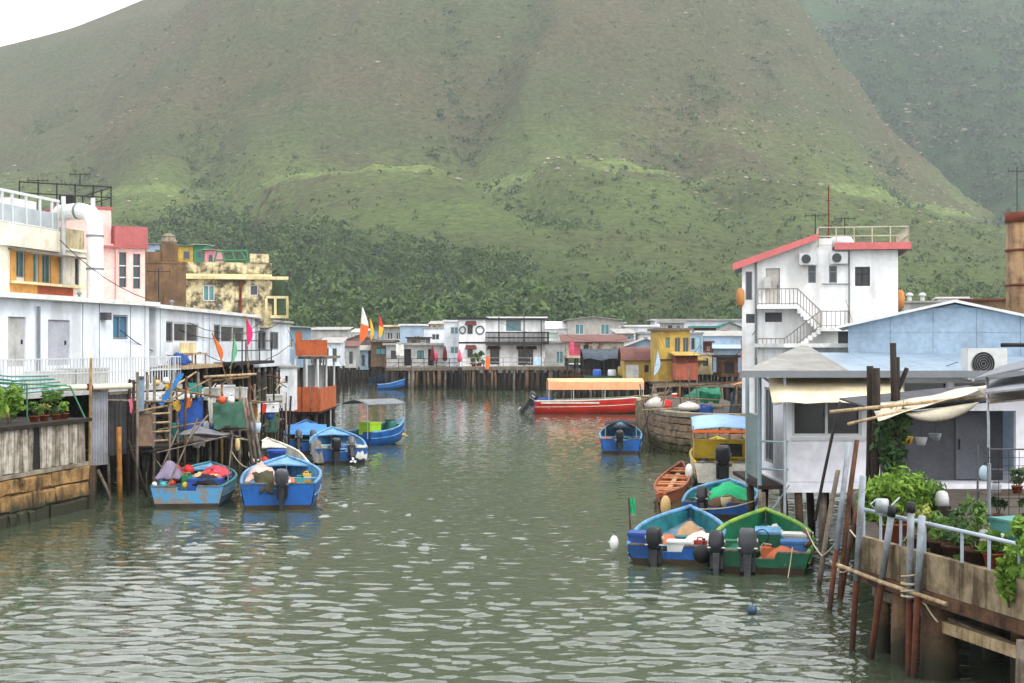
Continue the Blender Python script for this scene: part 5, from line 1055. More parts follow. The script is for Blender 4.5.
railing(t, 'stair_railing', [(fs(758), -dp+.04, za), (fs(797), -dp+.04, za), (fs(820), -dp+.04, zb_+.0)], .68, BR, .16, .014); railing(t, 'stair_railing', [(fs(821), -dp+.02, zb_), (fs(848), -dp+.02, zb_), (fs(848), -.05, zb_)], .68, BR, .16, .014); railing(t, 'stair_railing', [(fs(758), -dp+.0, zc), (fs(784), -dp+.0, zc), (fs(819), -dp, zb_)], .68, BR, .16, .014)
MB().box(fs(764), fs(771), -.32, -.06, za+.75, za+1.2).build('meter_box', GREYW, t)
Mx = Matrix.Translation((*F.A, BZ))@Matrix.Rotation(F.rz, 4, 'Z')
ac_unit('air conditioner on the white stair building, left of two', Mx@V3((fs(808), -.2, fz(808, 266))), F.rz, .72, .52, .3); ac_unit('air conditioner on the white stair building, right of two', Mx@V3((fs(838.5), -.2, fz(838, 265))), F.rz, .72, .52, .3)
LAN = wm('orange_lantern', (200, 148, 92), (160, 110, 66))
for k, (px, py) in enumerate(((740.5, 298), (901, 300))):
    t2 = thing('lantern', ['round orange lantern at the left corner of stair building', 'round orange lantern at the right corner of stair building'][k], 'lantern', Mx@V3((fs(px), -.15 if k == 0 else .2, fz(px, py+9)))); MB().lathe([(.06, 0), (.15, .12), (.18, .4), (.15, .68), (.06, .8)], 14).build('paper_body', LAN, t2, True); MB().tube([(0, 0, .75), (0, 0, .95)], .012, 5).build('cord', IRON, t2)
p = Mx@V3((fs(829), .4, zt+.12)); t = thing('radio_mast', 'thin reddish radio mast on the stair building', 'mast', p); MB().tube([(0, 0, 0), (0, 0, 2.6)], .03, 6).build('shaft', RUST, t); 
for k in range(3): MB().bar((-.12, 0, .8+.6*k), (.12, 0, .8+.6*k), .02).build('rung', RUST, t)
antenna('small roof aerial beside the roof tank of stair building', Mx@V3((fs(846), .9, zt+.7)), .75, 4); antenna('faint aerial left of the radio mast', Mx@V3((fs(817), 2., zr)), 1.2, 4)
# rusty tower and low roofs at the right edge
t = thing('rusty_tower', 'rusty ochre cylindrical tank tower at right edge', 'tower', (X(1025, 72), 72, 1.5)); RT = wm('rust_ochre_tower', (168, 142, 108), (112, 82, 62), amt=.85, scale=1.4, streak=.9)
z0_, z1_ = Z(300, 72)-1.5, Z(213, 72)-1.5; MB().lathe([(.92, 0), (.92, z1_-.5)], 18).build('shell', RT, t, True); MB().lathe([(.97, z1_-.498), (.97, z1_)], 18).build('top_band', RUST, t, True)
for f in (.62, .8): MB().lathe([(.96, z1_*f), (1.0, z1_*f+.06), (.96, z1_*f+.12)], 18).build('hoop', RUST, t)
antenna('roof aerial on the rusty tower', (X(1017, 72), 72, 1.5+z1_), 2.3, 5)
for k, (p0, p1, py, D, m, rm, lb) in enumerate(((904, 950, 301, 78, GREYW, ROOFG, 'low grey roof house behind the blue gable, left one'), (938, 966, 297, 86, CLEANW, ROOFW, 'small white rooftop room behind the blue gable'), (962, 1010, 299, 80, BROWNC, RUST, 'brown walled house left of the rusty tower'))):
    h = Z(py, D)-2.; house('house', lb, (X(p0, D), D, 2.), X(p1, D)-X(p0, D), 5, h-.1, m, R(-14), wins=((.4, h-1.3, .6, .7), (1.4, h-1.3, .6, .7)), roof=('flat', .1, .15), roofm=rm)
for k, (px, c) in enumerate(((912, FRAMEW), (925, FRAMEW))):
    t = thing('roof_vent', ['small white roof vent, left of two behind the blue gable', 'small white roof vent, right of two behind the blue gable'][k], 'vent', (X(px, 80), 80.5, Z(301, 78.)+.1)); MB().lathe([(.12, 0), (.12, .25)], 10).build('pipe', c, t); MB().lathe([(.2, .251), (.22, .35), (.05, .45)], 10).build('cowl', c, t, True)

# ---------------------------------------------------------------- round stone quay in the middle distance
t = thing('stone_quay', 'curved rough stone quay wall with green tide line in the middle', 'wall', (X(700, 62), 62, 0)); o = V3(t.location)
qp = [V3((X(px, D), D, 0)) for px, D in ((636, 76), (641, 70), (647, 66), (655, 62.6), (668, 60.2), (685, 59), (705, 58.4), (735, 58.2), (770, 58.4))]
seg = [(b-a).length for a, b in zip(qp, qp[1:])]; tot = sum(seg)
def qat(s_):
    for a, b, l in zip(qp, qp[1:], seg):
        if s_ <= l: d = (b-a).normalized(); return a+d*s_, math.atan2(d.y, d.x)
        s_ -= l
    return qp[-1], 0.
inn = [p+V3((.12, .14, 0)) for p in qp]; mb = MB()
poly = [tuple(p-o) for p in inn]+[(inn[-1].x+1-o.x, 80-o.y, 0), (inn[0].x-o.x+.2, 80-o.y, 0)]
n_ = len(poly); mb.add([(x, y, z) for z in (-.8, 1.62) for x, y, _ in poly], [tuple(range(n_, 2*n_))]+[(i, (i+1) % n_, n_+(i+1) % n_, n_+i) for i in range(n_)]); mb.build('core', wm('mortar', (88, 76, 60)), t)
for r_ in range(7):
    z = -.45+.29*r_; s_ = .0
    while s_ < tot-.2:
        w = rng.choice([.3, .4, .5, .6]); p, a = qat(s_+w/2); ob = link('stone', stone_mesh(w, .29, .12, rng.randrange(5), STONEG), t, (p.x-o.x, p.y-o.y+rng.uniform(-.02, .02), z+.145+rng.uniform(-.02, .02))); ob.rotation_euler = (0, R(rng.uniform(-5, 5)), a); s_ += w
cp = [(p-o)+V3((-.06, -.09, 0)) for p in qp]; g_ = [[c+V3((0, 0, 1.78)) for c in cp], [c+V3((.5, .6, 1.78)) for c in cp]]; MB().sheet(g_, .17).build('coping', CONC, t)

# ---------------------------------------------------------------- far village
def far(px0, px1, py0, py1, D, lb, m, roof=None, rm=None, wins=(), doors=(), d=6, rz=0, st=None, name='stilt_house', **kw):
    """front facing the camera, from pixel columns/rows at depth D; windows given as fractions of the front (x, z, w, h)"""
    x0 = X(px0, D); w = X(px1, D)-x0; zb = Z(py1, D); h = Z(py0, D)-zb; rr = roof or ('flat', .2, .2)
    if rr[0] == 'flat': h -= rr[1]
    elif rr[0] in ('gable', 'shed', 'arch', 'gablex'): h -= rr[1]
    W_ = [(a*w, b*h, c*w, e*h, *r) for a, b, c, e, *r in wins]; D_ = [(a*w, b*h, c*w, e*h, *r) for a, b, c, e, *r in doors]
    return house(name, lb, (x0, D, zb), w, d, h, m, R(rz), wins=W_, doors=D_, roof=rr, roofm=rm, stilts=st, base=.2, **kw)
TEALG = dict(gm=GLASST, fm=FRAMEW)
far(306, 347, 327, 356, 205, 'white house with flat grey roof at far left of the channel end', GREYW, ('shed', .4, .3), ROOFG, ((.2, .3, .12, .35), (.55, .3, .12, .35), (.8, .3, .1, .35)), (), st=(6, 2))
far(326, 352, 341, 360, 185, 'low white house with dark openings behind the orange deck', WHITE, ('flat', .3, .5), ROOFG, ((.15, .25, .25, .5, FRAMED, GLASSK), (.6, .25, .25, .5, FRAMED, GLASSK)), st=(5, 2))
far(347, 373, 335, 366, 190, 'small grey shack with reddish porch by the tall orange flag', wm('grey_brown_shack', (150, 136, 124), (108, 92, 80)), ('gable', .6, .4), RUSTR, ((.1, .3, .25, .3),), ((.5, .02, .3, .6),), st=(5, 2))
far(371, 392, 340, 365, 172, 'weathered brown slatted shack left of the white terrace house', BROWNC, ('flat', .25, .4), TIMBERG, ((.2, .45, .5, .3, FRAMED, GLASST),), st=(5, 2))
far(384, 404, 325, 345, 185, 'grey house with yellowish open terrace roof at the far left', GREYW, ('flat', .25, .6), CREAM, ((.15, .3, .3, .4), (.6, .3, .25, .4)))
far(400, 424, 324, 344, 172, 'pale blue sheet upper house above the long grey house', PALEB, ('flat', .2, .2), ROOFW, ((.55, .1, .3, .35, FRAMEW, GLASSB),))
far(424, 446, 327, 346, 172, 'pale grey upper house right of the pale blue one', CLAD, ('flat', .2, .1), ROOFG, ((.35, .35, .35, .35, FRAMEW, GLASS),))
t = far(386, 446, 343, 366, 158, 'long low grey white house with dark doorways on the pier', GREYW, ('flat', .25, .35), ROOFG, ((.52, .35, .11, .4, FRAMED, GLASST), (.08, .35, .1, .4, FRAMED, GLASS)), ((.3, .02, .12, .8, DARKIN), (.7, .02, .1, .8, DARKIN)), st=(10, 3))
far(444, 460, 320, 366, 157, 'slim two storey pale house with teal windows left of black trimmed house', CLAD, ('flat', .2, .15), ROOFW, ((.4, .72, .5, .16), (.4, .28, .5, .16)), st=(3, 3), **TEALG)
# white house with black trim
D = 150.; x0 = X(459, D); rx = lambda px: X(px, D)-x0; zb = Z(366, D); rz_ = lambda py: Z(py, D)-zb
t = house('stilt_house', 'white two storey house with black trim and long black balcony on the pier', (x0, D, zb), rx(486), 9, rz_(319.5), CLEANW, 0, wins=((rx(467.5), rz_(334), .55, 1.0, FRAMED, GLASSK, 0), (rx(467.5), rz_(358), .55, 1.1, FRAMED, GLASSK, 0)), roof=('flat', .22, .25), roofm=IRON, stilts=(4, 3))
W2 = rx(545); mb = MB(); ops = [(rx(506)-rx(486), rz_(331)-rz_(343), rx(521)-rx(506), 1.15)]; M3 = Matrix.Translation((rx(486)+.003, .7, rz_(343)))
face(mb, M3, W2-rx(486), rz_(319.5)-rz_(343), ops); M4 = Matrix.Translation((rx(486)+.003, .3, 0)); op2 = [(rx(490)-rx(486), .15, .95, 1.75), (rx(518)-rx(486), .1, 1.6, 1.8)]
face(mb, M4, W2-rx(486), rz_(344.5), op2); mb.add([(W2, .3, 0), (W2, 9, 0), (W2, 9, rz_(319.5)), (W2, .3, rz_(319.5))], [(0,1,2,3)]); mb.add([(rx(486), 8.99, 0), (W2, 8.99, 0), (W2, 8.99, rz_(319.5)), (rx(486), 8.99, rz_(319.5))], [(3,2,1,0)]); mb.build('wing_wall', CLEANW, t)
window(t, M3, ops[0], FRAMEG, GLASST, 2); window(t, M4, op2[0], FRAMED, GLASSK, 1); window(t, M4, op2[1], FRAMED, GLASSK, 2)
MB().box(rx(486), W2+.4, -.9, 9, rz_(344.5), rz_(343)).build('balcony_floor', IRON, t); MB().box(rx(486)+.002, W2+.3, .6, 9.2, rz_(319.5)+.003, rz_(317.5)+.1).build('wing_roof', ROOFW, t); MB().box(rx(486)+.002, W2+.3, .3, .598, rz_(319.5)-.02, rz_(318)).build('roof_edge', IRON, t)
railing(t, 'balcony_railing', [(rx(486), -.85, rz_(343)), (W2+.35, -.85, rz_(343)), (W2+.35, 1.3, rz_(343))], 1.1, IRON, .13, .04, (1., .5), top=.07)
for px in (499, 524, 541): MB().tube([(rx(px), -.85, 0), (rx(px), -.85, rz_(317) if px != 541 else rz_(320))], .06, 6).build('balcony_post', IRON, t)
for (a, b, py) in ((466, 476, 332), (466, 476, 356)): MB().sheet([[(rx(a), -.04, rz_(py-10)+.1), (rx(b), -.04, rz_(py-10)+.1)], [(rx(a)-.1, -.5, rz_(py-7)), (rx(b)+.1, -.5, rz_(py-7))]], .04).build('awning', wm('dark_red_awning', (110, 54, 54), (70, 40, 40)), t)
for (a, b) in ((488, 500), (517, 536)): MB().sheet([[(rx(a), .26, rz_(346)), (rx(b), .26, rz_(346))], [(rx(a)-.1, -.4, rz_(349)), (rx(b)+.1, -.4, rz_(349))]], .04).build('awning', MATS['dark_red_awning'], t)
for px, r in ((480, .42), (462.5, .3)): MB().tube([(rx(px)+r*math.cos(k*math.pi/8), -.05, rz_(330)+r*math.sin(k*math.pi/8)*(1 if px == 480 else 1.2)) for k in range(17)], .07, 6, cap=False).build('wall_ring', GREYD, t)
MB().box(-.05, rx(486)+.05, -.05, -.003, rz_(343.5), rz_(341.8)).build('string_course', IRON, t)
far(538, 572, 321, 343, 168, 'white house with shallow arched roof behind the black balcony', CLEANW, ('arch', .9, .2), ROOFW, ((.3, .3, .3, .45),), gm=wm('pale_green_pane', (190, 214, 200)), fm=FRAMEW, mull=2)
far(541, 568, 341, 366, 160, 'grey lower house with teal door under the arched roof house', GREYW, ('flat', .2, .3), ROOFG, ((.55, .1, .28, .55, FRAMEW, GLASST),), st=(5, 3))
far(568, 619, 317, 345, 166, 'grey two storey house with low gable roof and teal windows', wm('warm_grey_render', (192, 188, 182), (150, 144, 136), streak=.5), ('gable', .35, .5), ROOFG, ((.14, .42, .17, .42), (.64, .42, .17, .42)), **TEALG)
far(566, 624, 335, 356, 142, 'rust patched house with brown sheet roof and pink washing', wm('rust_patched_wall', (200, 192, 180), (140, 78, 48), amt=.9, scale=.5, lo=.5, hi=.56), ('shed', .7, .5), RUSTR, ((.3, .3, .09, .5, FRAMED, GLASSK),), ((.05, .02, .2, .8, wm('pink_wash', (220, 110, 130))),), st=(6, 2))
far(625, 668, 325, 346, 170, 'white flat roofed house with small blue window in second row', CLAD, ('flat', .2, .2), ROOFW, ((.36, .4, .18, .35, FRAMEW, GLASSB), (.75, .2, .12, .6, FRAMED, GLASSK)))
far(628, 664, 339, 353, 150, 'pale grey gabled shed behind the brown arched hut', GBLUE, ('gable', .7, .3), ROOFG, ((.55, .2, .12, .4), (.7, .2, .12, .4)))
far(655, 748, 319, 336, 175, 'long white back row building with wide blue window', CLAD, ('flat', .2, .5), ROOFG, ((.07, .3, .03, .45, FRAMED, GLASSK, 0), (.11, .25, .12, .5, FRAMED, GLASSB, 1), (.25, .3, .03, .45, FRAMED, GLASSK, 0), (.45, .3, .06, .35), (.6, .3, .06, .35)))
far(704, 748, 331, 356, 128, 'pale blue sheet clad house right of the yellow house', PALEB, ('shed', .45, .2), ROOFG, (), (), st=(5, 2))
far(713, 748, 345, 370, 122, 'lower pale blue house behind the orange flag', GBLUE, ('shed', .3, .25), PALEB, ((.25, .3, .25, .35, FRAMED, GLASSK),), st=(5, 2))
far(624, 661, 347, 379, 118, 'yellow walled hut with brown arched sheet roof', wm('dull_yellow_wall', (196, 172, 96), (140, 116, 66), streak=.6), ('arch', 1.1, .25), RUSTR, ((.55, .35, .12, .4, FRAMED, GLASSK),), ((.05, .05, .35, .72, WHITE),), st=(5, 3), d=4)
D = 112.; t = far(658, 690, 328, 381, D, 'two storey yellow house with white windowed upper corner', YELLOW, ('flat', .2, .25), TIMBERG, ((.24, .66, .12, .2, FRAMED, GLASST, 0), (.52, .58, .17, .28, FRAMEG, GLASS, 1), (.78, .58, .17, .28, FRAMEG, GLASS, 1)), (), d=6, st=(5, 3))
w = X(690, D)-X(658, D); H_ = Z(328, D)-Z(381, D)-.2; MB().box(w*.45, w+.02, -.05, -.003, H_*.44, H_*.57).build('white_band', WHITE, t); MB().box(-.05, w*.5, -.05, -.003, H_*.40, H_*.435).build('string_course', TIMBERB, t); MB().box(w*.05, w*.4, -.04, -.003, H_*.05, H_*.36).build('plank_panel', YELLOW, t)
MB().box(w*.5, w*.68, -.06, -.003, H_*.08, H_*.42).build('white_panel', wm('pale_green_white', (206, 220, 208), (150, 170, 150)), t)
MB().box(w*.48, w*1.45, -1.2, 0, H_*.41, H_*.44).build('porch_roof', YELLOW, t)
D = 109.; t = thing('rusty_cabin', 'rusty pink sheet metal cabin on stilts beside the yellow house', 'cabin', (X(676, D), D, Z(380, D))); w = X(698, D)-X(676, D); h = Z(353, D)-Z(380, D); SAL = wm('salmon_rust_sheet', (186, 116, 92), (130, 74, 56), amt=.7, scale=1., streak=.6)
for k in range(2): MB().box(w*k/2+.01, w*(k+1)/2-.01, 0, 3, 0, h*.62).build('wall_panel', SAL, t)
MB().box(.01, w-.01, .15, 3, h*.622, h*.9).build('upper_wall', RUST, t); MB().sheet([[(-.15, -.35, h*.93), (w+.15, -.35, h*.93)], [(-.15, 3.1, h*1.02), (w+.15, 3.1, h*1.02)]], .05).build('roof', YELLOW, t); add_stilts(t, w, 2.8, Z(380, D), (4, 2), TIMBERD, .08)
far(690, 703, 332, 362, 119, 'narrow pale blue house front with door right of yellow house', PALEB, ('flat', .15, .1), ROOFG, ((.1, .45, .25, .4, FRAMED, GLASSK, 0),), ((.45, .1, .4, .8, wm('pale_blue_door', (176, 206, 222))),), st=(3, 2))
far(697, 712, 353, 372, 112, 'small cream wall hut with dark window beside rusty cabin', CREAM, ('flat', .15, .15), ROOFG, ((.4, .35, .35, .45, FRAMED, GLASSK, 0),), st=(3, 2), d=3)
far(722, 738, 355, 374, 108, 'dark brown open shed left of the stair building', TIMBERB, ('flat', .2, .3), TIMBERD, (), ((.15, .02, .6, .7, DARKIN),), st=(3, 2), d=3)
# black tarp shelter
D = 125.; t = thing('boat_shelter', 'open boat shelter with black sheet roof behind the red boat', 'shelter', (X(583, D), D, Z(380, D))); w = X(634, D)-X(583, D); h = Z(349, D)-Z(380, D); o = V3(t.location)
MB().sheet([[(w*k/8, -.6+.1*math.sin(k*2), h-.9+.12*math.sin(k*1.7)) for k in range(9)], [(w*k/8, 1.6, h-.35+.05*math.sin(k*2.7)) for k in range(9)], [(w*k/8, 4, h) for k in range(9)]], .03).build('sheet_roof', cloth('dark_blue_grey_sheet', (86, 96, 108), (60, 66, 74)), t, True)
for k in range(6):
    for yy in (-.4, 3.8): MB().tube([(w*k/5, yy, 0), (w*k/5, yy, h-.9 if yy < 0 else h)], .07, 6).build('post', TIMBERD, t)
MB().box(0, w, 3.9, 4., .2, h-.1).build('back_wall', wm('charcoal_boards', (62, 66, 74), (40, 42, 48)), t); MB().box(-.2, w+1, -.5, 4.2, -.15, 0).build('floor', TIMBERD, t); add_stilts(t, w, 4, Z(380, D), (7, 2), TIMBERD, .09)
t = thing('low_fence', 'long low teal green sheet fence in front of black shelter', 'fence', (X(584, 120), 120, Z(383, 120)))
for k in range(5): wv = (X(660, 120)-X(584, 120))/5; MB().box(wv*k+.01, wv*(k+1)-.01, 0, .06, 0, .62).build('panel', wm('dark_teal_sheet', (52, 112, 104), (38, 80, 76)), t)
for k in range(6): MB().tube([(wv*k, .12, .55), (wv*k, .12, -1.9)], .06, 6).build('post', TIMBERD, t)
for k, (px, py, D, c, lb) in enumerate(((612, 379, 121.5, WHITE, 'white plastic drum inside the black shelter'), (622, 376, 122, YELLOW, 'yellow drum inside the black shelter'), (597, 379, 121.5, BLUEP, 'small blue drum in the black shelter'))):
    t = thing('drum', lb, 'drum', P(px, py, D)); MB().lathe([(.32, 0), (.36, .1), (.36, .7), (.3, .8)], 12).build('body', c, t, True); MB().lathe([(.3, .801), (.3, .84)], 12).build('lid', FRAMEG, t)
# the pier in front of the far houses
def pier(lb, px0, px1, D, py, d, nst, dm=None, rail=None):
    x0 = X(px0, D); w = X(px1, D)-x0; zb = Z(py, D); t = thing('timber_pier', lb, 'pier', (x0, D, zb))
    MB().box(0, w, 0, d, -.16, 0).build('deck', dm or TIMBERG, t); MB().box(0, w, -.06, -.003, -.32, -.02).build('edge_beam', TIMBERG, t)
    for j in range(2):
        for i in range(nst):
            o = link('stilt', stilt_mesh(zb+.45, .12 if rng.random() < .8 else .2, rng.choice((TIMBERD, TIMBERD, TIMBERG, PILEM, PILEC)), rng.randrange(4)), t, (.1+(w-.2)*i/(nst-1)+rng.uniform(-.2, .2), .15+j*1.8, -.16)); o.rotation_euler = (R(rng.uniform(-3, 3)), R(rng.uniform(-3, 3)), rng.uniform(0, 6))
    if rail:
        mb = MB(); n = int(w/1.3)
        for k in range(n+1): mb.bar((w*k/n, .05, 0), (w*k/n, .05, .95), .07)
        for zz in (.5, .93): mb.bar((0, .05, zz), (w, .05, zz), .06)
        for k in range(n*2): a = w*k/(2*n); mb.bar((a, .05, .08), (a+w/(2*n), .05, .5) if k % 2 else (a+w/(2*n), .05, .08), .04)
        mb.build('railing', rail, t)
    return t
pier('long timber pier on dark stilts below the long grey house', 386, 462, 150.5, 367.5, 7, 15, None, TIMBERD)
pier('pale decked pier in front of the black trimmed house', 462, 572, 144, 367, 6, 20, TIMBERG, wm('white_grey_rail', (176, 172, 164), (120, 114, 106)))
pier('far low pier at the channel end behind orange flag', 318, 388, 178, 367, 6, 12, TIMBERD, TIMBERB)
pier('timber staging under the yellow house', 655, 745, 107, 383, 5, 12, TIMBERD)
pier('dark staging left of the black shelter', 560, 590, 124, 381, 6, 8, TIMBERD, TIMBERB)
def parasol(lb, px, py, D, h, m):
    t = thing('parasol', lb, 'parasol', P(px, py, D)); MB().tube([(0, 0, 0), (0, 0, h)], .03, 6).build('pole', TIMBERB, t); MB().lathe([(.14, h*.28), (.26, h*.34), (.2, h*.7), (.06, h*.97)], 10).build('furled_canopy', m, t, True); MB().lathe([(.3, 0), (.3, .08)], 10).build('base', CONC, t)
MAR = cloth('maroon_cloth', (130, 44, 58)); PKC = cloth('rose_cloth', (226, 110, 140))
parasol('furled maroon parasol on the pier, left of two', 432.5, 367, 151.5, 2.3, MAR); parasol('furled maroon parasol on the pier, right of two', 445, 367, 151.5, 2.3, MAR); parasol('furled pink parasol beside black trimmed house', 459.5, 367, 149, 1.9, PKC); parasol('furled rose parasol behind the left maroon one', 436, 366, 153.5, 1.7, PKC)
tarp('orange cloth banner hung on the pier railing', drape(P(486, 357, 143.8), P(490, 356, 143.8), P(485, 369, 143.7), P(489, 369, 143.7), 6, 3, 0, .05, 6), OR, name='banner', cat='banner')
flag('tall orange and white flag at the far left channel end', P(357, 367, 180), P(362, 307, 180), WH, 4.6, 1.5, col2=OR); flag('yellow flag right of the tall orange one', P(371, 367, 180), P(370, 318, 180), YE, 3.0, .7); flag('red and yellow flag on the far pier', P(378, 367, 180), P(379, 315, 180), RD, 3.0, .9, col2=YE)
flag('orange flag beside the white stair building', P(741, 383, 88), P(741, 340, 88), OR, 1.9, .75); flag('pale blue white flag between arched hut and yellow house', P(652, 385, 108), P(657, 350, 108), cloth('pale_blue_cloth', (190, 214, 232)), 2.0, .6)
for k, (px, py, D, h) in enumerate(((341, 336, 200, 3.), (640, 325, 172, 2.6), (690, 322, 178, 2.5), (527, 318, 160, 1.6), (583, 317, 168, 1.2), (455, 321, 159, 1.2))):
    antenna(['aerial on the white house at channel end', 'aerial above the small blue window house', 'aerial on the long back row building', 'aerial above the black balcony house', 'short aerial on the grey gable house', 'short aerial on the slim pale house'][k], P(px, py, D+2), h, 4)
# back rows: small sheds, roofs and lean-tos packed between the far houses
q5 = random.Random(55)
for k, (p0, p1, a, b, D, m, rf, rm, lb) in enumerate((
    (318, 334, 330, 344, 215, PALEB, ('gable', .6, .3), ROOFG, 'tiny pale blue shed at the far left behind the orange deck'),
    (333, 348, 331, 345, 222, CREAM, ('flat', .2, .3), ROOFG, 'small cream shed in the back row at far left'),
    (352, 366, 329, 343, 225, WHITE, ('shed', .5, .3), ROOFW, 'small white shed behind the tall orange flag'),
    (366, 384, 328, 343, 214, GBLUE, ('gable', .7, .3), RUSTR, 'grey blue shed with brown roof behind the flags'),
    (388, 400, 345, 366, 160.5, TIMBERB, ('flat', .2, .4), RUST, 'brown lean-to at the left end of long grey house'),
    (407, 430, 337, 345, 165, TIMBERG, ('flat', .15, .2), TIMBERD, 'grey timber roof terrace box under the pale blue house'),
    (430, 444, 321, 330, 186, CREAM, ('shed', .4, .3), ROOFG, 'cream rooftop shed in the back row'),
    (548, 560, 326, 338, 178, PALEB, ('flat', .2, .2), ROOFG, 'pale blue shed peeping behind the arched roof house'),
    (606, 624, 322, 338, 180, CLAD, ('flat', .2, .3), ROOFG, 'small white house in the back row right of grey gable'),
    (618, 634, 329, 342, 160, GREYW, ('shed', .5, .3), ROOFG, 'small grey shed above the black shelter'),
    (640, 658, 332, 346, 158, WHITE, ('flat', .2, .25), ROOFG, 'white shed above the brown arched hut'),
    (664, 684, 321, 331, 150, GREYW, ('flat', .2, .3), ROOFG, 'grey rooftop room behind the yellow house'),
    (696, 716, 326, 340, 145, TIMBERB, ('flat', .2, .4), TEAL, 'brown shed with teal roof sheet behind yellow house'),
    (716, 742, 322, 336, 150, GREYW, ('gable', .6, .3), TEAL, 'grey shed with teal gable roof in the back row'),
    (726, 745, 331, 345, 136, WHITE, ('flat', .2, .2), ROOFW, 'white shed left of the stair building'),
    (700, 712, 341, 354, 121, RUST, ('flat', .15, .2), RUST, 'rusty sheet lean-to between the pale blue houses'))):
    far(p0, p1, a, b, D, lb, m, rf, rm, ((.2, .3, .22, .4, FRAMED, GLASSK, 0), (.6, .3, .22, .4, FRAMEW, GLASST, 0)), d=4, name='shed', rz=q5.uniform(-6, 6), cat='shed')
for k, (p0, p1, a, b, D, m, rm, lb) in enumerate(((322, 340, 338, 364, 142, CLAD, ROOFG, 'white stilt house half hidden behind the orange deck'), (339, 356, 342, 366, 160, GREYW, RUSTR, 'grey stilt house with brown roof left of the tall flag'), (352, 368, 346, 368, 172, wm('faded_blue_boards', (150, 170, 184), (110, 118, 122), streak=.7), ROOFG, 'faded blue board hut on stilts below the tall flag'))):
    far(p0, p1, a, b, D, lb, m, ('shed', .5, .3), rm, ((.15, .35, .22, .4, FRAMED, GLASSK, 0), (.58, .1, .24, .65, FRAMEG, GLASS, 0)), d=4, st=(5, 2))
SHORE = wm('dark_shore', (70, 64, 56), (40, 36, 32))  # shore toned dark: the shade behind the stilts is put into its colour
# land behind the far houses
bk = MB(); 
struct(MB().box(-60, -9.5, 186, 238, -1, 1.4).build('shore', SHORE)); struct(MB().box(-9, 90, 163, 238, -1, 1.4).build('shore', SHORE)); struct(MB().box(17, 90, 90, 162.9, -1, 1.35).build('shore', SHORE)); struct(MB().box(-70, -17, 30, 92, -1, 1.3).build('shore', SHORE)); struct(MB().box(-80, -31, 92.01, 185.9, -1, 1.3).build('shore', SHORE))
# ---------------------------------------------------------------- boats (local: stern at y = 0 facing -y, bow at +y, waterline z = 0)
BOATB = wm('boat_blue', (34, 112, 178), (34, 78, 116), amt=.75, streak=.5, scale=2.2, rough=.4, lo=.45, hi=.7); BOATL = wm('boat_light_blue', (116, 166, 200), (84, 104, 120), amt=.8, scale=4, rough=.45); BOATW = wm('boat_white', (220, 218, 208), (160, 150, 134), amt=.6, scale=2.4, rough=.45); BOATT = wm('boat_teal', (52, 132, 138), (40, 84, 86), amt=.8, scale=4, rough=.45)
BOATG = wm('boat_green', (40, 122, 92), (34, 74, 58), amt=.8, scale=3.5, rough=.4); BOATY = wm('boat_yellow', (216, 190, 60), (160, 132, 50), amt=.6, scale=2., rough=.45); BOATR = wm('boat_red', (206, 62, 44), (150, 42, 34), amt=.5, scale=1.6, rough=.4); FLOORB = wm('boat_floor', (120, 150, 170), (84, 92, 96), amt=.8, scale=3, rough=.7); FLOORG = wm('boat_floor_green', (70, 140, 120), (60, 84, 76), amt=.8, scale=3); WORN = wm('boat_worn_blue', (96, 160, 196), (150, 140, 124), amt=.9, scale=3.2, rough=.6, lo=.46, hi=.56); FOUL = wm('antifouling', (86, 74, 58), (50, 50, 40), scale=3, rough=.8)
COWL = wm('cowl_dark', (52, 54, 60), (40, 40, 44), amt=.5, scale=6, rough=.35, spec=.5); COWLG = wm('cowl_grey', (92, 94, 100), (60, 62, 66), amt=.5, scale=6, rough=.4, spec=.5); LEGM = wm('leg_dark', (44, 46, 50), (90, 92, 94), amt=.5, scale=8, rough=.45); PROPW = plain('prop_white', (206, 206, 204))
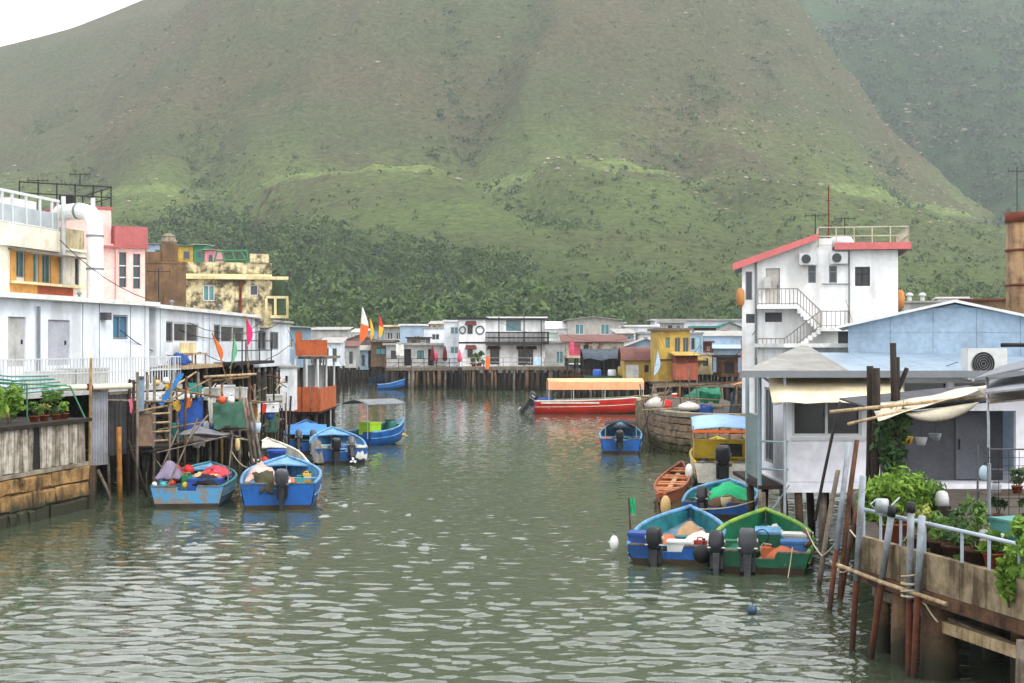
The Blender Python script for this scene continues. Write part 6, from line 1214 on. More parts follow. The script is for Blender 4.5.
def outboard(root, x, z, y=-.02, tilt=0., s=1., cm=None, lm=None, prop=None, name='outboard_motor'):
    M = Matrix.Translation((x, y, z))@Matrix.Rotation(R(tilt), 4, 'X')@Matrix.Scale(s, 4); cm = cm or COWL
    mb = MB(); rings = []
    for zz, w, y0, y1 in ((.0, .10, -.28, .05), (.05, .145, -.36, .07), (.2, .17, -.41, .075), (.34, .168, -.44, .06), (.43, .15, -.45, .0), (.475, .12, -.43, -.07), (.485, .05, -.32, -.14)):
        yc, hy = (y0+y1)/2, (y1-y0)/2; rings.append([(w*math.copysign(abs(math.cos(a))**.45, math.cos(a)), yc+hy*math.copysign(abs(math.sin(a))**.45, math.sin(a)), zz) for a in [2*math.pi*k/14 for k in range(14)]])
    for r in rings: mb.v += [tuple(M@V3(p)) for p in r]
    n = 14
    for i in range(len(rings)-1):
        for j in range(n): mb.f.append((i*n+j, i*n+(j+1) % n, (i+1)*n+(j+1) % n, (i+1)*n+j))
    mb.f += [tuple(range(n))[::-1], tuple(range((len(rings)-1)*n, len(rings)*n))]; mb.m = [0]*len(mb.f)
    mo = mb.build(name, cm, root, True)
    bd = MB(); bd.box(-.182, .182, -.36, .0, .10, .125, 0, M); bd.box(-.186, .186, -.30, -.1, .24, .30, 0, M); bd.build('trim_band', prop or FRAMEG, mo)
    MB().tube([M@V3((0, .05, .02)), M@V3((.05, .35, .08)), M@V3((.06, .55, .1))], .02, 6).build('tiller', LEGM, mo)
    leg = MB(); leg.prism([(-.075, .02), (.075, .02), (.06, -.35), (.035, -.62), (-.035, -.62), (-.06, -.35)], -.3, -.06, 0, M); leg.box(-.13, .13, -.42, -.02, -.64, -.615, 0, M); leg.prism([(-.02, -.642), (.02, -.642), (.015, -.98), (-.015, -.98)], -.28, -.1, 0, M); leg.lathe([(.015, -.18), (.05, -.1), (.055, .1), (.03, .2)], 10, M@Matrix.Translation((0, -.22, -.78))@Matrix.Rotation(R(90), 4, 'X')); leg.build('leg', lm or LEGM, mo)
    pr = MB()
    for k in range(3):
        Q = M@Matrix.Translation((0, -.44, -.78))@Matrix.Rotation(R(120*k), 4, 'Y')@Matrix.Rotation(R(25), 4, 'Z'); pr.box(-.05, .05, -.008, .008, .03, .15, 0, Q)
    pr.build('propeller', prop or LEGM, mo); br = MB(); br.box(-.14, .14, -.06, .1, -.28, .05, 0, M); br.build('bracket', LEGM, mo); return mo
def boat(label, loc, rz, L, B, hull=None, inner=None, gun=None, floor=None, fb=.52, rise=.55, thw=(.3, .55), motors=((0, .5, 0, 1., None),), deck=.8, name='motor_boat', group=None, transom=None, bowm=None, sheerband=None):
    t = thing(name, label, 'boat', loc, rz, group); hull = hull or BOATB; inner = inner or BOATL; n = 18; S = []
    for i in range(n+1):
        u = i/n; b = B/2*(.90+.10*math.sin(min(1, u/.45)*math.pi/2)) if u < .45 else B/2*max(.012, 1-((u-.45)/.55)**2.3)
        zs = fb+rise*u**2.2; zc = .0+.45*u**3.5; zk = -.22+.62*u**5; S.append((u*L+(.25*u**6), b, zs, zc, zk))
    mb = MB(); rows = []
    for y, b, zs, zc, zk in S:
        zm = zc+(zs-zc)*.5; rows.append([(-b, y, zs), (-b*.965, y, zm), (-b*.86, y, zc), (0, y, zk), (b*.86, y, zc), (b*.965, y, zm), (b, y, zs)])
    k = 7; mb.v = [p for r in rows for p in r]
    for i in range(n):
        for j in range(k-1): mb.f.append((i*k+j, i*k+j+1, (i+1)*k+j+1, (i+1)*k+j)); mb.m.append(1 if j in (2, 3) else 0)
    mb.build('hull', [hull, FOUL], t, True)
    y, b, zs, zc, zk = S[0]; tr = MB(); tr.prism([(-b+.0, zs), (-b*.86, zc), (0, zk), (b*.86, zc), (b, zs), (.28, zs), (.24, zs-.12), (-.24, zs-.12), (-.28, zs)][::-1], -.012, .05); tr.build('transom', transom or hull, t)
    MB().prism([(-b*.885, .13), (-b*.862, zc-.002), (0, zk-.002), (b*.862, zc-.002), (b*.885, .13)][::-1], -.017, -.0125).build('boot_top', FOUL, t)
    for q in range(3): MB().box(-b+.1+q*(2*b-.2)/3, -b+.1+(q+1)*(2*b-.2)/3-.02, .1, .42, zs-.2, zs-.17).build('stern_board', inner, t)
    li = MB(); rows = []
    for i, (y, b, zs, zc, zk) in enumerate(S):
        bi = max(.01, b-.07); zf = max(.1, zc+.06); rows.append([(-bi, y+(.06 if i == 0 else 0), zs-.01), (-bi*.86, y+(.06 if i == 0 else 0), zf), (bi*.86, y+(.06 if i == 0 else 0), zf), (bi, y+(.06 if i == 0 else 0), zs-.01)])
    li.v = [p for r in rows for p in r]
    for i in range(n):
        for j in range(3): li.f.append((i*4+j+1, i*4+j, (i+1)*4+j, (i+1)*4+j+1)); li.m.append(1 if j == 1 else 0)
    li.build('liner', [inner, floor or FLOORB], t)
    for s in (-1, 1):
        g = MB(); pts = [V3((s*(b-.03), y, zs+.015)) for y, b, zs, zc, zk in S]; g.tube(pts, .05, 7); g.build('gunwale', gun or BOATL, t, True)
    for s in (-1, 1): MB().tube([V3((s*(b*.968+.008), y, zc+(zs-zc)*.56)) for y, b, zs, zc, zk in S[:-1]], .022, 6).build('rub_rail', gun or BOATL, t, True)
    MB().box(-S[0][1]+.04, -.3, -.03, .07, S[0][2]+.003, S[0][2]+.035).build('transom_cap', TIMBERG, t); MB().box(.3, S[0][1]-.04, -.03, .07, S[0][2]+.003, S[0][2]+.035).build('transom_cap', TIMBERG, t)
    for u in thw:
        i = int(u*n); y, b, zs, zc, zk = S[i]; MB().box(-b+.06, b-.06, y-.14, y+.14, zs-.16, zs-.115).build('thwart', inner, t)
    if deck:
        i0 = int(deck*n); g = [[V3((-S[i][1]+.06, S[i][0], S[i][2]-.01)), V3((0, S[i][0], S[i][2]+.03)), V3((S[i][1]-.06, S[i][0], S[i][2]-.01))] for i in range(i0, n+1)]; MB().sheet(g, .04).build('foredeck', bowm or inner, t)
    for mx, mz, tilt, s, cm in motors: outboard(t, mx, zs0(S)-.12+mz*0+.03, -.03, tilt, s, cm, None, PROPW if tilt else None)
    return t
def zs0(S): return S[0][2]
def inb(t, x, y, z): return Matrix.Translation(t.location)@Matrix.Rotation(t.rotation_euler[2], 4, 'Z')@V3((x, y, z))
def canopy(t, x0, x1, y0, y1, z, mat, posts=True, droop=.0, arch=.12, pm=None, valance=None, tilt=0.):
    n = 8; g = [[V3((x0+(x1-x0)*j/n, y0+(y1-y0)*i/6, z+arch*math.sin(math.pi*j/n)+tilt*i/6-droop*abs(i/6-.5)*2+.01*math.sin(i*3+j*2))) for j in range(n+1)] for i in range(7)]
    MB().sheet(g, .025).build('canopy', mat, t, True)
    if posts:
        for x in (x0+.03, x1-.03):
            for y in (y0+.05, y1-.05): MB().tube([(x, y, .35), (x, y, z-.01)], .022, 6).build('canopy_post', pm or STEEL, t)
    if valance: 
        for yy in (y0,): MB().box(x0, x1, yy-.015, yy+.015, z-.22, z-.14).build('valance', valance, t)
def wl(px, D): return V3((X(px, D), D, 0))
# left bank boats
b1 = boat('cluttered weathered blue boat with grey awning, nearest the stone quay', wl(187, 40.1), R(4), 4.4, 2.25, WORN, BOATL, BOATT, transom=WORN, fb=.6, rise=.3, motors=())
MB().sheet(drape((-.5, 1.6, 2.0), (1.1, 1.3, 2.0), (-.2, 3.2, 2.15), (1.3, 3.1, 1.75), 6, 6, .15, .03, 21), .02).build('awning', cloth('grey_awning', (128, 128, 132), (90, 90, 94)), b1, True)
for a, b in (((-1.05, .9, .6), (-.5, 1.5, 2.1)), ((-.6, .5, .6), (.1, 1.5, 2.5)), ((1.0, 1.0, .6), (1.1, 1.4, 2.0)), ((-1.0, .9, 1.5), (1.0, 1.4, 1.95)), ((-.1, 1.0, 1.9), (.35, 1.7, 2.55))): MB().tube([a, b], .022, 6).build('awning_pole', TIMBERG, b1)
b2 = boat('bright blue boat with black outboard moored second from the stone quay', wl(278, 39.7), R(6), 4.3, 2.3, BOATB, BOATL, BOATL, fb=.72, rise=.42, motors=((.12, 0, 0, 1.1, COWLG),))
b3 = boat('white and blue open boat carrying a blue tub', wl(285, 48.), R(16), 5.2, 1.9, BOATB, BOATW, BOATW, fb=.55, motors=(), bowm=BOATW)
b4 = boat('blue boat with raised dark outboards behind the white one', wl(342, 54.8), R(12), 4.6, 2.2, BOATB, BOATL, BOATL, fb=.6, motors=((-.25, 0, 0, 1.1, COWL), (.35, 0, -38, .9, COWLG)))
b4b = boat('blue covered boat tight against the left landing', wl(306, 60.), R(8), 5.0, 2.0, BOATB, BOATT, BOATB, fb=.6, motors=((-.3, 0, -30, .85, COWLG), (.3, 0, -30, .85, COWLG)))
MB().sheet(drape((-.95, 1.3, .75), (.95, 1.3, .75), (-.9, 4.6, 1.0), (.9, 4.6, 1.0), 8, 6, -.25, .03, 8), .02).build('cover', cloth('boat_cover_blue', (90, 150, 200), (60, 110, 160)), b4b, True)
b5 = boat('blue boat with flat grey canopy farthest out on the left', wl(359, 65.), R(-40), 2.7, 1.8, BOATB, BOATT, BOATL, fb=.62, rise=.5, motors=())
canopy(b5, -.85, .85, -.3, 2.2, 1.9, cloth('pale_grey_canopy', (140, 144, 148), (104, 106, 110)), arch=.2)
# right bank boats
b6 = boat('small blue boat with black outboard by the stone quay', wl(621, 60.), R(-4), 3.8, 1.85, BOATB, BOATL, BOATL, fb=.62, motors=((-.05, 0, 0, 1., COWL),))
canopy(b6, -.7, .7, 1.6, 3.6, 1.15, cloth('black_sheet', (60, 62, 66)), posts=True)
b7 = boat('long red boat with orange canopy and white stripe', V3((X(534, 95), 95.6, 0)), R(-88), 9.4, 2.3, BOATR, BOATW, BOATW, fb=.85, rise=.45, motors=((0, 0, -35, 1.2, COWL),), name='tour_boat', transom=BOATB)
for s_ in (-1, 1): MB().box(s_*1.06-.02, s_*1.06+.02, .9, 7.3, 1.62, 2.14).build('valance', cloth('orange_canopy', (238, 188, 150), (226, 150, 108)), b7)
canopy(b7, -1.05, 1.05, .9, 7.3, 2.14, cloth('orange_canopy', (238, 188, 150), (226, 150, 108)), arch=.22, pm=FRAMEW)
for k in range(2):
    for y in (2.6, 4.7): MB().tube([((-1.02, 1.02)[k], y, .6), ((-1.02, 1.02)[k], y, 2.13)], .022, 6).build('canopy_post', FRAMEW, b7)
for s_ in (-1, 1): MB().box(s_*1.135-.012, s_*1.135+.012, .4, 4.3, .7, .8).build('stripe', BOATW, b7)
MB().sheet(drape((-1.0, .1, .9), (1.0, .1, .9), (-1., 1.3, 1.0), (1., 1.3, 1.0), 6, 6, -.2, .03, 5), .02).build('stern_cover', BLUET, b7, True)
for k in range(5): MB().box(-.95, .95, 1.6+k*1.0, 1.95+k*1.0, .62, .7).build('bench', (BOATL, BOATR)[k % 2], b7)
# wooden sampan
t = thing('wooden_sampan', 'narrow open varnished wooden sampan pointing away beside the yellow boat', 'boat', wl(661, 39.6), R(-9.8)); L_, B_ = 11., .98; WD = wood('varnished_wood', (186, 112, 74), (124, 70, 46), .5); n = 16; mb = MB(); S = []
for i in range(n+1): u = i/n; S.append((u*L_, B_/2*max(.06, (1-abs(2*u-1)**2.0)), .30+.16*abs(2*u-1)**2.2, -.1+.25*abs(2*u-1)**3))
for sgn, ins in ((1, 0), (-1, .04)):
    o = len(mb.v)
    for y, b, zs, zk in S: b2_ = max(.01, b-ins); mb.v += [(-b2_, y, zs), (-b2_*.75, y, zk+.06+ins), (b2_*.75, y, zk+.06+ins), (b2_, y, zs)]
    for i in range(n):
        for j in range(3): q = (o+i*4+j, o+i*4+j+1, o+(i+1)*4+j+1, o+(i+1)*4+j); mb.f.append(q if sgn > 0 else q[::-1]); mb.m.append(0)
mb.build('hull', WD, t, False)
for s_ in (-1, 1): MB().tube([V3((s_*b, y, zs+.01)) for y, b, zs, zk in S], .035, 6).build('gunwale', wood('sampan_rail', (186, 120, 84), (130, 76, 52), .5), t, True)
for k in range(1, 11): i = max(1, int(n*k/11)); y, b, zs, zk = S[i]; MB().box(-b+.03, b-.03, y-.16, y+.16, zs-.06, zs-.02).build('thwart', wood('sampan_thwart', (206, 150, 104), (160, 104, 70)), t)
MB().box(-.07, .07, .8, L_-.8, .24, .265).build('centre_plank', PALEW, t); 
for yy in (.12, L_-.12): MB().box(-.16, .16, yy-.12, yy+.12, .36, .46).build('end_block', WD, t)
# yellow boat with canopy
b9 = boat('yellow and white boat with pale blue canopy and black outboard', wl(724, 46.), R(-6), 5.6, 2.1, BOATW, BOATY, BOATY, FLOORB, fb=.78, rise=.45, motors=((-.05, 0, 0, 1.45, COWL),), bowm=BOATY, transom=BOATW)
canopy(b9, -1.0, 1.0, .5, 3.6, 1.95, cloth('pale_blue_canopy', (168, 196, 222), (134, 162, 190)), arch=.1, droop=.12, pm=PALEW, valance=OR, tilt=.26)
MB().box(-.92, .92, 3.0, 3.1, .5, 1.35).build('cabin_front', BOATY, b9); f = MB().box(.0, .75, 2.96, 2.998, .75, 1.2).build('cabin_window', IRON, b9); MB().box(.05, .7, 2.945, 2.958, .8, 1.15).build('pane', GLASSK, f)
for xx in (-.95, .95): MB().tube([(xx, .6, 1.05), (xx, 2.9, 1.05)], .02, 6).build('side_rail', PALEW, b9)
b10 = boat('blue boat heaped with bright green net behind the near pair', wl(716, 37.6), R(-14), 3.7, 2.0, BOATB, BOATT, BOATL, fb=.42, rise=.25, motors=((-.35, 0, -25, .9, COWL),), deck=.9)
b11 = boat('blue boat with pale rim, left of the near pair', wl(670, 29.7), R(-13), 3.9, 2.0, BOATB, BOATT, BOATL, FLOORB, fb=.4, rise=.36, motors=((-.3, 0, -8, 1.0, COWL),), thw=(.25, .5), deck=.0)
b12 = boat('green boat with yellow edged rim, right of the near pair', wl(762, 28.6), R(-11), 4.1, 2.1, BOATG, BOATG, wm('boat_rim_green_yellow', (150, 176, 80), (60, 140, 100), amt=.9, scale=2.5), FLOORG, fb=.42, rise=.38, motors=((-.28, 0, -16, 1.1, COWLG), (-.9, 0, -20, .95, COWL)), thw=(.3, .55), deck=.0)
boat('small orange boat at the far end of the channel', V3((X(345, 228), 228, 0)), R(-84), 3.2, 1.6, wm('boat_orange', (196, 120, 84), (150, 90, 64)), BOATW, BOATW, fb=.7, motors=())
boat('small blue boat moored at the far left pier', V3((X(369, 176), 175, 0)), R(-88), 2.1, 1.1, BOATB, BOATL, BOATL, fb=.5, motors=())
boat('low blue boat half hidden under the far pier', V3((X(392, 165), 147, 0)), R(-85), 2.6, 1.2, BOATB, BOATB, BOATL, fb=.5, motors=())
# ---- things lying in the boats
REDF = plain('red_float', (206, 50, 52)); PURP = cloth('grey_purple_bag', (150, 140, 160)); ORF = plain('orange_float', (232, 110, 60)); YEF = plain('yellow_float', (226, 190, 60)); WHF = plain('white_float', (224, 222, 216)); BLF = wm('blue_float', (56, 98, 168), (40, 64, 104), amt=.6, scale=5, rough=.5); TEF = plain('teal_float', (70, 170, 170))
for k, (x, y, z, r, m, lb) in enumerate(((-.6, 1.6, .75, .30, REDF, 'large red float in the cluttered boat, at the back left'), (-.25, 1.9, .75, .26, REDF, 'red float beside the largest one in cluttered boat'), (-.55, .75, .55, .2, ORF, 'orange float at the stern of the cluttered boat'), (-.75, .5, .5, .17, TEF, 'teal float at stern left of the cluttered boat'), (-.1, .4, .52, .15, YEF, 'yellow float at the middle of cluttered boat stern'), (.5, 1.3, .6, .28, REDF, 'red float on the right side of the cluttered boat'), (.25, 1.0, .62, .17, BLF, 'blue float in the middle of the cluttered boat'), (.75, .9, .6, .2, ORF, 'orange float at the right side of cluttered boat'), (-.95, .25, .58, .12, WHF, 'small white float on the left quarter of cluttered boat'))):
    buoy(lb, inb(b1, x, y, z), r*.62, m)
tarp('grey purple bag heaped in the stern of the cluttered boat', drape(inb(b1, -1.0, .6, .8), inb(b1, -.3, .6, .8), inb(b1, -.95, 1.3, .85), inb(b1, -.3, 1.3, .85), 8, 8, -.55, .03, 31), PURP, name='cloth_bag', th=.05, cat='bag')
storage_box('blue and white cool box at the stern of the cluttered boat', inb(b1, .45, .5, .42), R(3), .95, .5, .38, BLF, None, 'cool_box')
tarp('pink and red cloth heap in the cluttered boat', drape(inb(b1, .2, 1.2, .8), inb(b1, 1.0, 1.2, .8), inb(b1, .2, 1.9, .85), inb(b1, 1.0, 1.9, .85), 8, 8, -.3, .06, 33), cloth('pink_red_cloth', (206, 96, 110), (170, 50, 60)), name='cloth_heap', th=.05, cat='cloth')
tarp('olive green net heap draped over the stern of the bright blue boat', drape(inb(b2, -.75, .5, 1.0), inb(b2, -.15, .3, 1.05), inb(b2, -.5, -.06, .55), inb(b2, -.1, -.07, .5), 8, 6, -.25, .05, 35), cloth('olive_net', (96, 94, 74), (60, 60, 48)), name='fishing_net', th=.04, cat='net')
tarp('pale cloth and net heap in the bright blue boat', drape(inb(b2, -.95, .6, .8), inb(b2, -.2, .6, .8), inb(b2, -.9, 2.0, .9), inb(b2, -.2, 2.0, .9), 8, 8, -.4, .06, 37), cloth('pale_pinkish_cloth', (206, 180, 172), (160, 130, 120)), name='cloth_heap', th=.04, cat='cloth')
t = thing('plastic_tub', 'round blue plastic tub in the white and blue boat', 'tub', inb(b3, -.1, 1.6, .5)); MB().lathe([(.26, 0), (.33, .42), (.35, .42), (.35, .45), (.31, .45), (.25, .05)], 18).build('body', BLUEP, t, True); MB().lathe([(.34, .36), (.36, .37), (.36, .39), (.34, .4)], 18, None, 0, False).build('rim_band', BLF, t)
buoy('small red float in the white and blue boat', inb(b3, -.55, 1.2, .5), .13, REDF); buoy('small pink float in the white and blue boat', inb(b3, -.4, .8, .45), .1, plain('pink_float', (226, 130, 150)))
tarp('grey net bundle hanging off the stern behind white and blue boat', drape(inb(b4, -1.2, .4, .9), inb(b4, -.8, .2, .95), inb(b4, -1.1, -.15, .1), inb(b4, -.7, -.2, .1), 8, 5, -.1, .06, 39), cloth('grey_net', (150, 146, 140), (100, 96, 92)), name='fishing_net', th=.04, cat='net')
tarp('white net bundle on the stern of the raised outboards boat', drape(inb(b4, .55, .3, .75), inb(b4, 1.0, .2, .7), inb(b4, .5, -.1, .25), inb(b4, .95, -.12, .2), 6, 5, -.15, .05, 41), cloth('white_net', (196, 196, 190), (140, 140, 134)), name='fishing_net', th=.04, cat='net')
storage_box('lime green box in the grey canopied boat', inb(b5, -.1, .8, .35), R(-42), .75, .7, .7, plain('lime_box', (170, 206, 50)), None, 'plastic_box'); 
t = thing('drum', 'dark teal drum beside the lime green box', 'drum', inb(b5, .35, 1.7, .3)); MB().lathe([(.26, 0), (.28, .1), (.28, .7), (.24, .8)], 14).build('body', plain('teal_drum', (40, 120, 110)), t, True); MB().lathe([(.24, .801), (.24, .84)], 12).build('lid', IRON, t)
GN = cloth('bright_green_net', (40, 180, 130), (28, 130, 96))
tarp('bright green net heaped in the blue boat', drape(inb(b10, -.5, 1.3, .4), inb(b10, .8, 1.2, .4), inb(b10, -.3, 3.0, .5), inb(b10, .6, 3.0, .5), 10, 10, -.35, .06, 43), GN, name='fishing_net', th=.05, cat='net')
tarp('brown net pile at the stern of the boat with green net', drape(inb(b10, -.3, .6, .3), inb(b10, .7, .5, .3), inb(b10, -.3, 1.2, .35), inb(b10, .7, 1.1, .35), 8, 8, -.25, .05, 45), cloth('brown_net', (120, 100, 76), (80, 66, 50)), name='fishing_net', th=.04, cat='net')
t = buoy('long cream fender lying beside the blue boat bow', inb(b10, -1.35, .1, .02), .14, wm('cream_float', (214, 190, 140)), squash=2.0)
storage_box('white cool box in the near blue boat', inb(b11, .15, .5, .16), R(-13), .5, .34, .3, WHF, None, 'cool_box'); storage_box('blue engine box at the left stern of near blue boat', inb(b11, -.62, .35, .16), R(-13), .55, .5, .48, BLF, None, 'engine_box')
tarp('tan net pile in the bow of the near blue boat', drape(inb(b11, -.2, 2.0, .28), inb(b11, .45, 2.0, .28), inb(b11, -.1, 2.8, .38), inb(b11, .4, 2.8, .38), 8, 8, -.35, .05, 47), cloth('tan_net', (176, 150, 120), (120, 98, 76)), name='fishing_net', th=.04, cat='net')
t = thing('marker_float', 'small green flag float pole at the stern of near blue boat', 'float', inb(b11, -.95, .9, .35)); MB().tube([(0, 0, 0), (-.05, 0, .95)], .02, 6).build('pole', TIMBERB, t); MB().sheet(drape((-.05, 0, .95), (.08, 0, .93), (-.04, 0, .62), (.1, 0, .6), 5, 4, 0, .015, 2), .006).build('cloth', GN, t); 
buoy('white plastic bottle float beside the near blue boat', inb(b11, -1.35, 1.1, .1), .1, WHF, squash=1.7)
t = thing('console', 'green steering console in the green boat', 'console', inb(b12, .1, 1.3, .14), R(-11)); MB().prism([(-.3, 0), (.3, 0), (.26, .55), (-.26, .55)], -.2, .25).build('body', BOATG, t); MB().sheet([[(-.27, -.22, .56), (.27, -.22, .56)], [(-.27, .27, .62), (.27, .27, .62)]], .05).build('top', BOATL, t); MB().tube([(-.12+.14*math.cos(k*math.pi/8), -.28, .48+.14*math.sin(k*math.pi/8)) for k in range(17)], .012, 5, cap=False).build('wheel', IRON, t)
storage_box('blue cool box with white lid in the green boat', inb(b12, .65, 1.0, .16), R(-8), .55, .42, .4, wm('cool_blue', (90, 140, 190)), None, 'cool_box'); storage_box('white cool box in the right side of the green boat', inb(b12, .72, 2.0, .2), R(-14), .6, .42, .38, WHF, None, 'cool_box')
crate('teal crate in the bow of the green boat', inb(b12, .15, 1.95, .18), R(-11), .55, .45, .35, TEF); tarp('light net heap in the bow of the green boat', drape(inb(b12, -.1, 2.5, .36), inb(b12, .5, 2.5, .36), inb(b12, .0, 3.1, .42), inb(b12, .4, 3.1, .42), 8, 8, -.3, .06, 49), cloth('light_net', (206, 204, 192), (150, 148, 136)), name='fishing_net', th=.04, cat='net')
rope('dark brown rope coil along the right side of green boat', [inb(b12, .95, .3, .6), inb(b12, .85, .9, .5), inb(b12, .98, 1.6, .62), inb(b12, .85, 2.2, .6)], .05, wm('brown_rope', (110, 86, 66), (70, 52, 42), scale=20)); rope('thin rope falling from green boat stern to water', [inb(b12, .6, -.02, .55), inb(b12, .5, -.5, -.05)], .012)
buoy('dark blue grey mooring buoy floating in the open water', P(752, 612, 24.4)+V3((0, 0, -.06)), .09, plain('slate_float', (70, 96, 120))); buoy('black tyre like fender at the stern of green boat', inb(b12, -1.2, .3, .12), .2, CAPB)
buoy('long white fender hanging at the corner of the yellow boat', inb(b9, -1.12, .1, .25), .13, WHF, squash=1.9)
# ---- gear on the curved stone quay
zq = 1.79
t = thing('sack', 'white sack on the stone quay, left one', 'sack', (X(656, 63), 63.2, zq)); MB().lathe([(.3, 0), (.42, .12), (.4, .3), (.2, .46), (.1, .5)], 12).build('body', cloth('white_sack', (220, 216, 208)), t, True); MB().lathe([(.1, .501), (.14, .6)], 10).build('neck', MATS['white_sack'], t)
t = thing('sack', 'white sack on the stone quay behind blue tarp', 'sack', (X(689, 61.5), 61.5, zq-.02)); MB().lathe([(.35, 0), (.5, .1), (.45, .24), (.2, .34)], 12).build('body', MATS['white_sack'], t, True); MB().lathe([(.1, .341), (.12, .4)], 10).build('neck', MATS['white_sack'], t)
tarp('crumpled blue tarpaulin over gear on the stone quay', drape(P(686, 408, 62), P(714, 404, 62.5), P(700, 418, 61.4), P(713, 419, 61.6), 10, 8, -.2, .07, 51), BLUET)
tarp('green tarpaulin roof slung over gear on the stone quay', drape(P(683, 397, 66), P(722, 398, 67), P(698, 388, 69), P(720, 388, 70), 8, 8, -.1, .08, 53), cloth('green_tarp', (44, 140, 110), (30, 100, 80))); tarp('green tarpaulin flap hanging at the quay shelter', drape(P(699, 391, 66.2), P(721, 395, 66.6), P(700, 402, 66.1), P(719, 403, 66.5), 6, 8, 0, .05, 55), MATS['green_tarp'])
tarp('red cloth bundle on the stone quay', drape(P(648, 404, 66), P(672, 400, 67), P(650, 408, 65), P(672, 407, 66), 6, 8, -.25, .05, 57), RD, name='cloth_heap', th=.05, cat='cloth'); tarp('grey brown net roll on the quay sticks', drape(P(640, 399, 64), P(672, 391, 65), P(641, 403, 64), P(672, 396, 65), 6, 10, -.2, .06, 58), cloth('grey_brown_net', (160, 146, 130), (110, 98, 84)), name='fishing_net', th=.05, cat='net')
it = []
for a, b, D in (((636, 402), (668, 392), 63), ((642, 410), (760, 404), 62), ((634, 396), (720, 400), 64), ((655, 440), (668, 378), 62.2), ((640, 446), (654, 384), 63.5), ((690, 412), (689, 366), 62), ((682, 416), (680, 380), 62.5), ((645, 420), (672, 386), 62.8), ((697, 414), (697, 380), 65), ((650, 444), (640, 384), 64), ((722, 410), (722, 388), 66), ((736, 412), (737, 384), 62), ((746, 412), (745, 384), 62), ((650, 388), (745, 382), 64)):
    p0, p1 = P(*a, D), P(*b, D+.3)
    it.append(('stick', p0, p1, rng.uniform(.028, .045), rng.choice((BAMBOO, PALEW, TIMBERG))))
landing('tangle of pale bamboo sticks and rails along the stone quay', P(690, 413, 62), it)
t = thing('small_canopy', 'short orange canopy on posts beside the quay', 'canopy', P(733, 412, 64)); o = V3(t.location); canopy(t, 0, 1.1, -.6, 1.2, 1.25, MATS['orange_canopy'], arch=.1, posts=False)
for xx in (.05, 1.05): MB().tube([(xx, -.5, 0), (xx, -.5, 1.25)], .03, 6).build('post', TIMBERB, t)
tarp('grey sheet bundle standing below the short orange canopy', drape(P(731, 392, 63), P(742, 391, 63), P(729, 413, 62.8), P(741, 414, 62.8), 8, 6, 0, .08, 61), cloth('slate_sheet', (112, 122, 134), (80, 88, 98)), th=.15)
crate('white mesh crate on the quay beside the stair building', P(752, 414, 62.5), R(10), .7, .5, .75, FRAMEW, slats=6); crate('cream mesh crate behind the white one on the quay', P(748, 402, 64), R(-6), .8, .5, .5, CREAM, slats=5)
# ---------------------------------------------------------------- more gear on the left landing
q7 = random.Random(77)
it = []
for k in range(60):
    px = q7.uniform(132, 288); D = 43.5+(px-130)/160*13+q7.uniform(-.5, 3); py = q7.uniform(376, 440); it.append(('stick', P(px, py, D), P(px+q7.uniform(-16, 16), py+q7.uniform(-6, 14), D+q7.uniform(-.6, .6)), q7.uniform(.018, .035), q7.choice((TIMBERG, TIMBERD, BAMBOO, TIMBERB, PALEW))))
for k in range(44):
    px = q7.uniform(150, 288); D = 45+(px-130)/160*12+q7.uniform(0, 3); a = V3((X(px, D), D, -.4)); it.append(('pole', a, P(px+q7.uniform(-4, 4), q7.uniform(378, 425), D), q7.uniform(.03, .055), q7.choice((TIMBERD, TIMBERD, TIMBERG, PILEM, TIMBERB))))
landing('thicket of thin crooked poles and sticks below the long white house', P(215, 480, 50), it)
cl = [('hanging_cloth', 'dark net hanging left of the ladder', (141, 446, 150, 470), 43.6, cloth('dark_net', (52, 54, 52), (34, 36, 34))), ('hanging_cloth', 'grey rag hanging over the middle staging', (192, 432, 206, 448), 47.4, cloth('grey_rag', (128, 124, 120))), ('hanging_cloth', 'brown sacking hung under the net rack', (247, 404, 258, 420), 51.5, cloth('sacking', (140, 108, 80), (100, 76, 56))), ('hanging_cloth', 'white plastic sheet hung behind the green net', (208, 398, 216, 424), 49.4, cloth('plastic_sheet', (206, 206, 200), (160, 160, 152))), ('hanging_cloth', 'red cloth rag hung above the boxes', (262, 404, 267, 414), 53, RD), ('hanging_cloth', 'orange rag hung on the middle staging', (186, 398, 192, 408), 46.6, cloth('rag_orange', (206, 130, 70))), ('hanging_cloth', 'yellow cloth bundle over the blue tarpaulin', (172, 400, 181, 409), 46.4, cloth('rag_yellow', (200, 170, 80))), ('hanging_cloth', 'pink rag at the end of the white pipe', (129, 398, 133, 412), 42.6, cloth('rag_pink', (220, 130, 150))), ('hanging_cloth', 'dark grey sheet hung at the back of the staging', (178, 438, 196, 462), 48.6, MATS['dark_net']), ('hanging_cloth', 'faded teal net hung behind the plank shed', (264, 414, 278, 432), 56, GNET), ('hanging_cloth', 'black net heap hung under the lower deck', (246, 440, 262, 462), 51, MATS['dark_net'])]
for k, (nm, lb, (a, b, c, d), D, m) in enumerate(cl): tarp(lb, drape(P(a, b, D), P(c, b+q7.uniform(-2, 2), D+.2), P(a+1, d, D), P(c-1, d+q7.uniform(-3, 3), D+.2), 8, 6, 0, .05, 100+k), m, name=nm, cat='cloth')
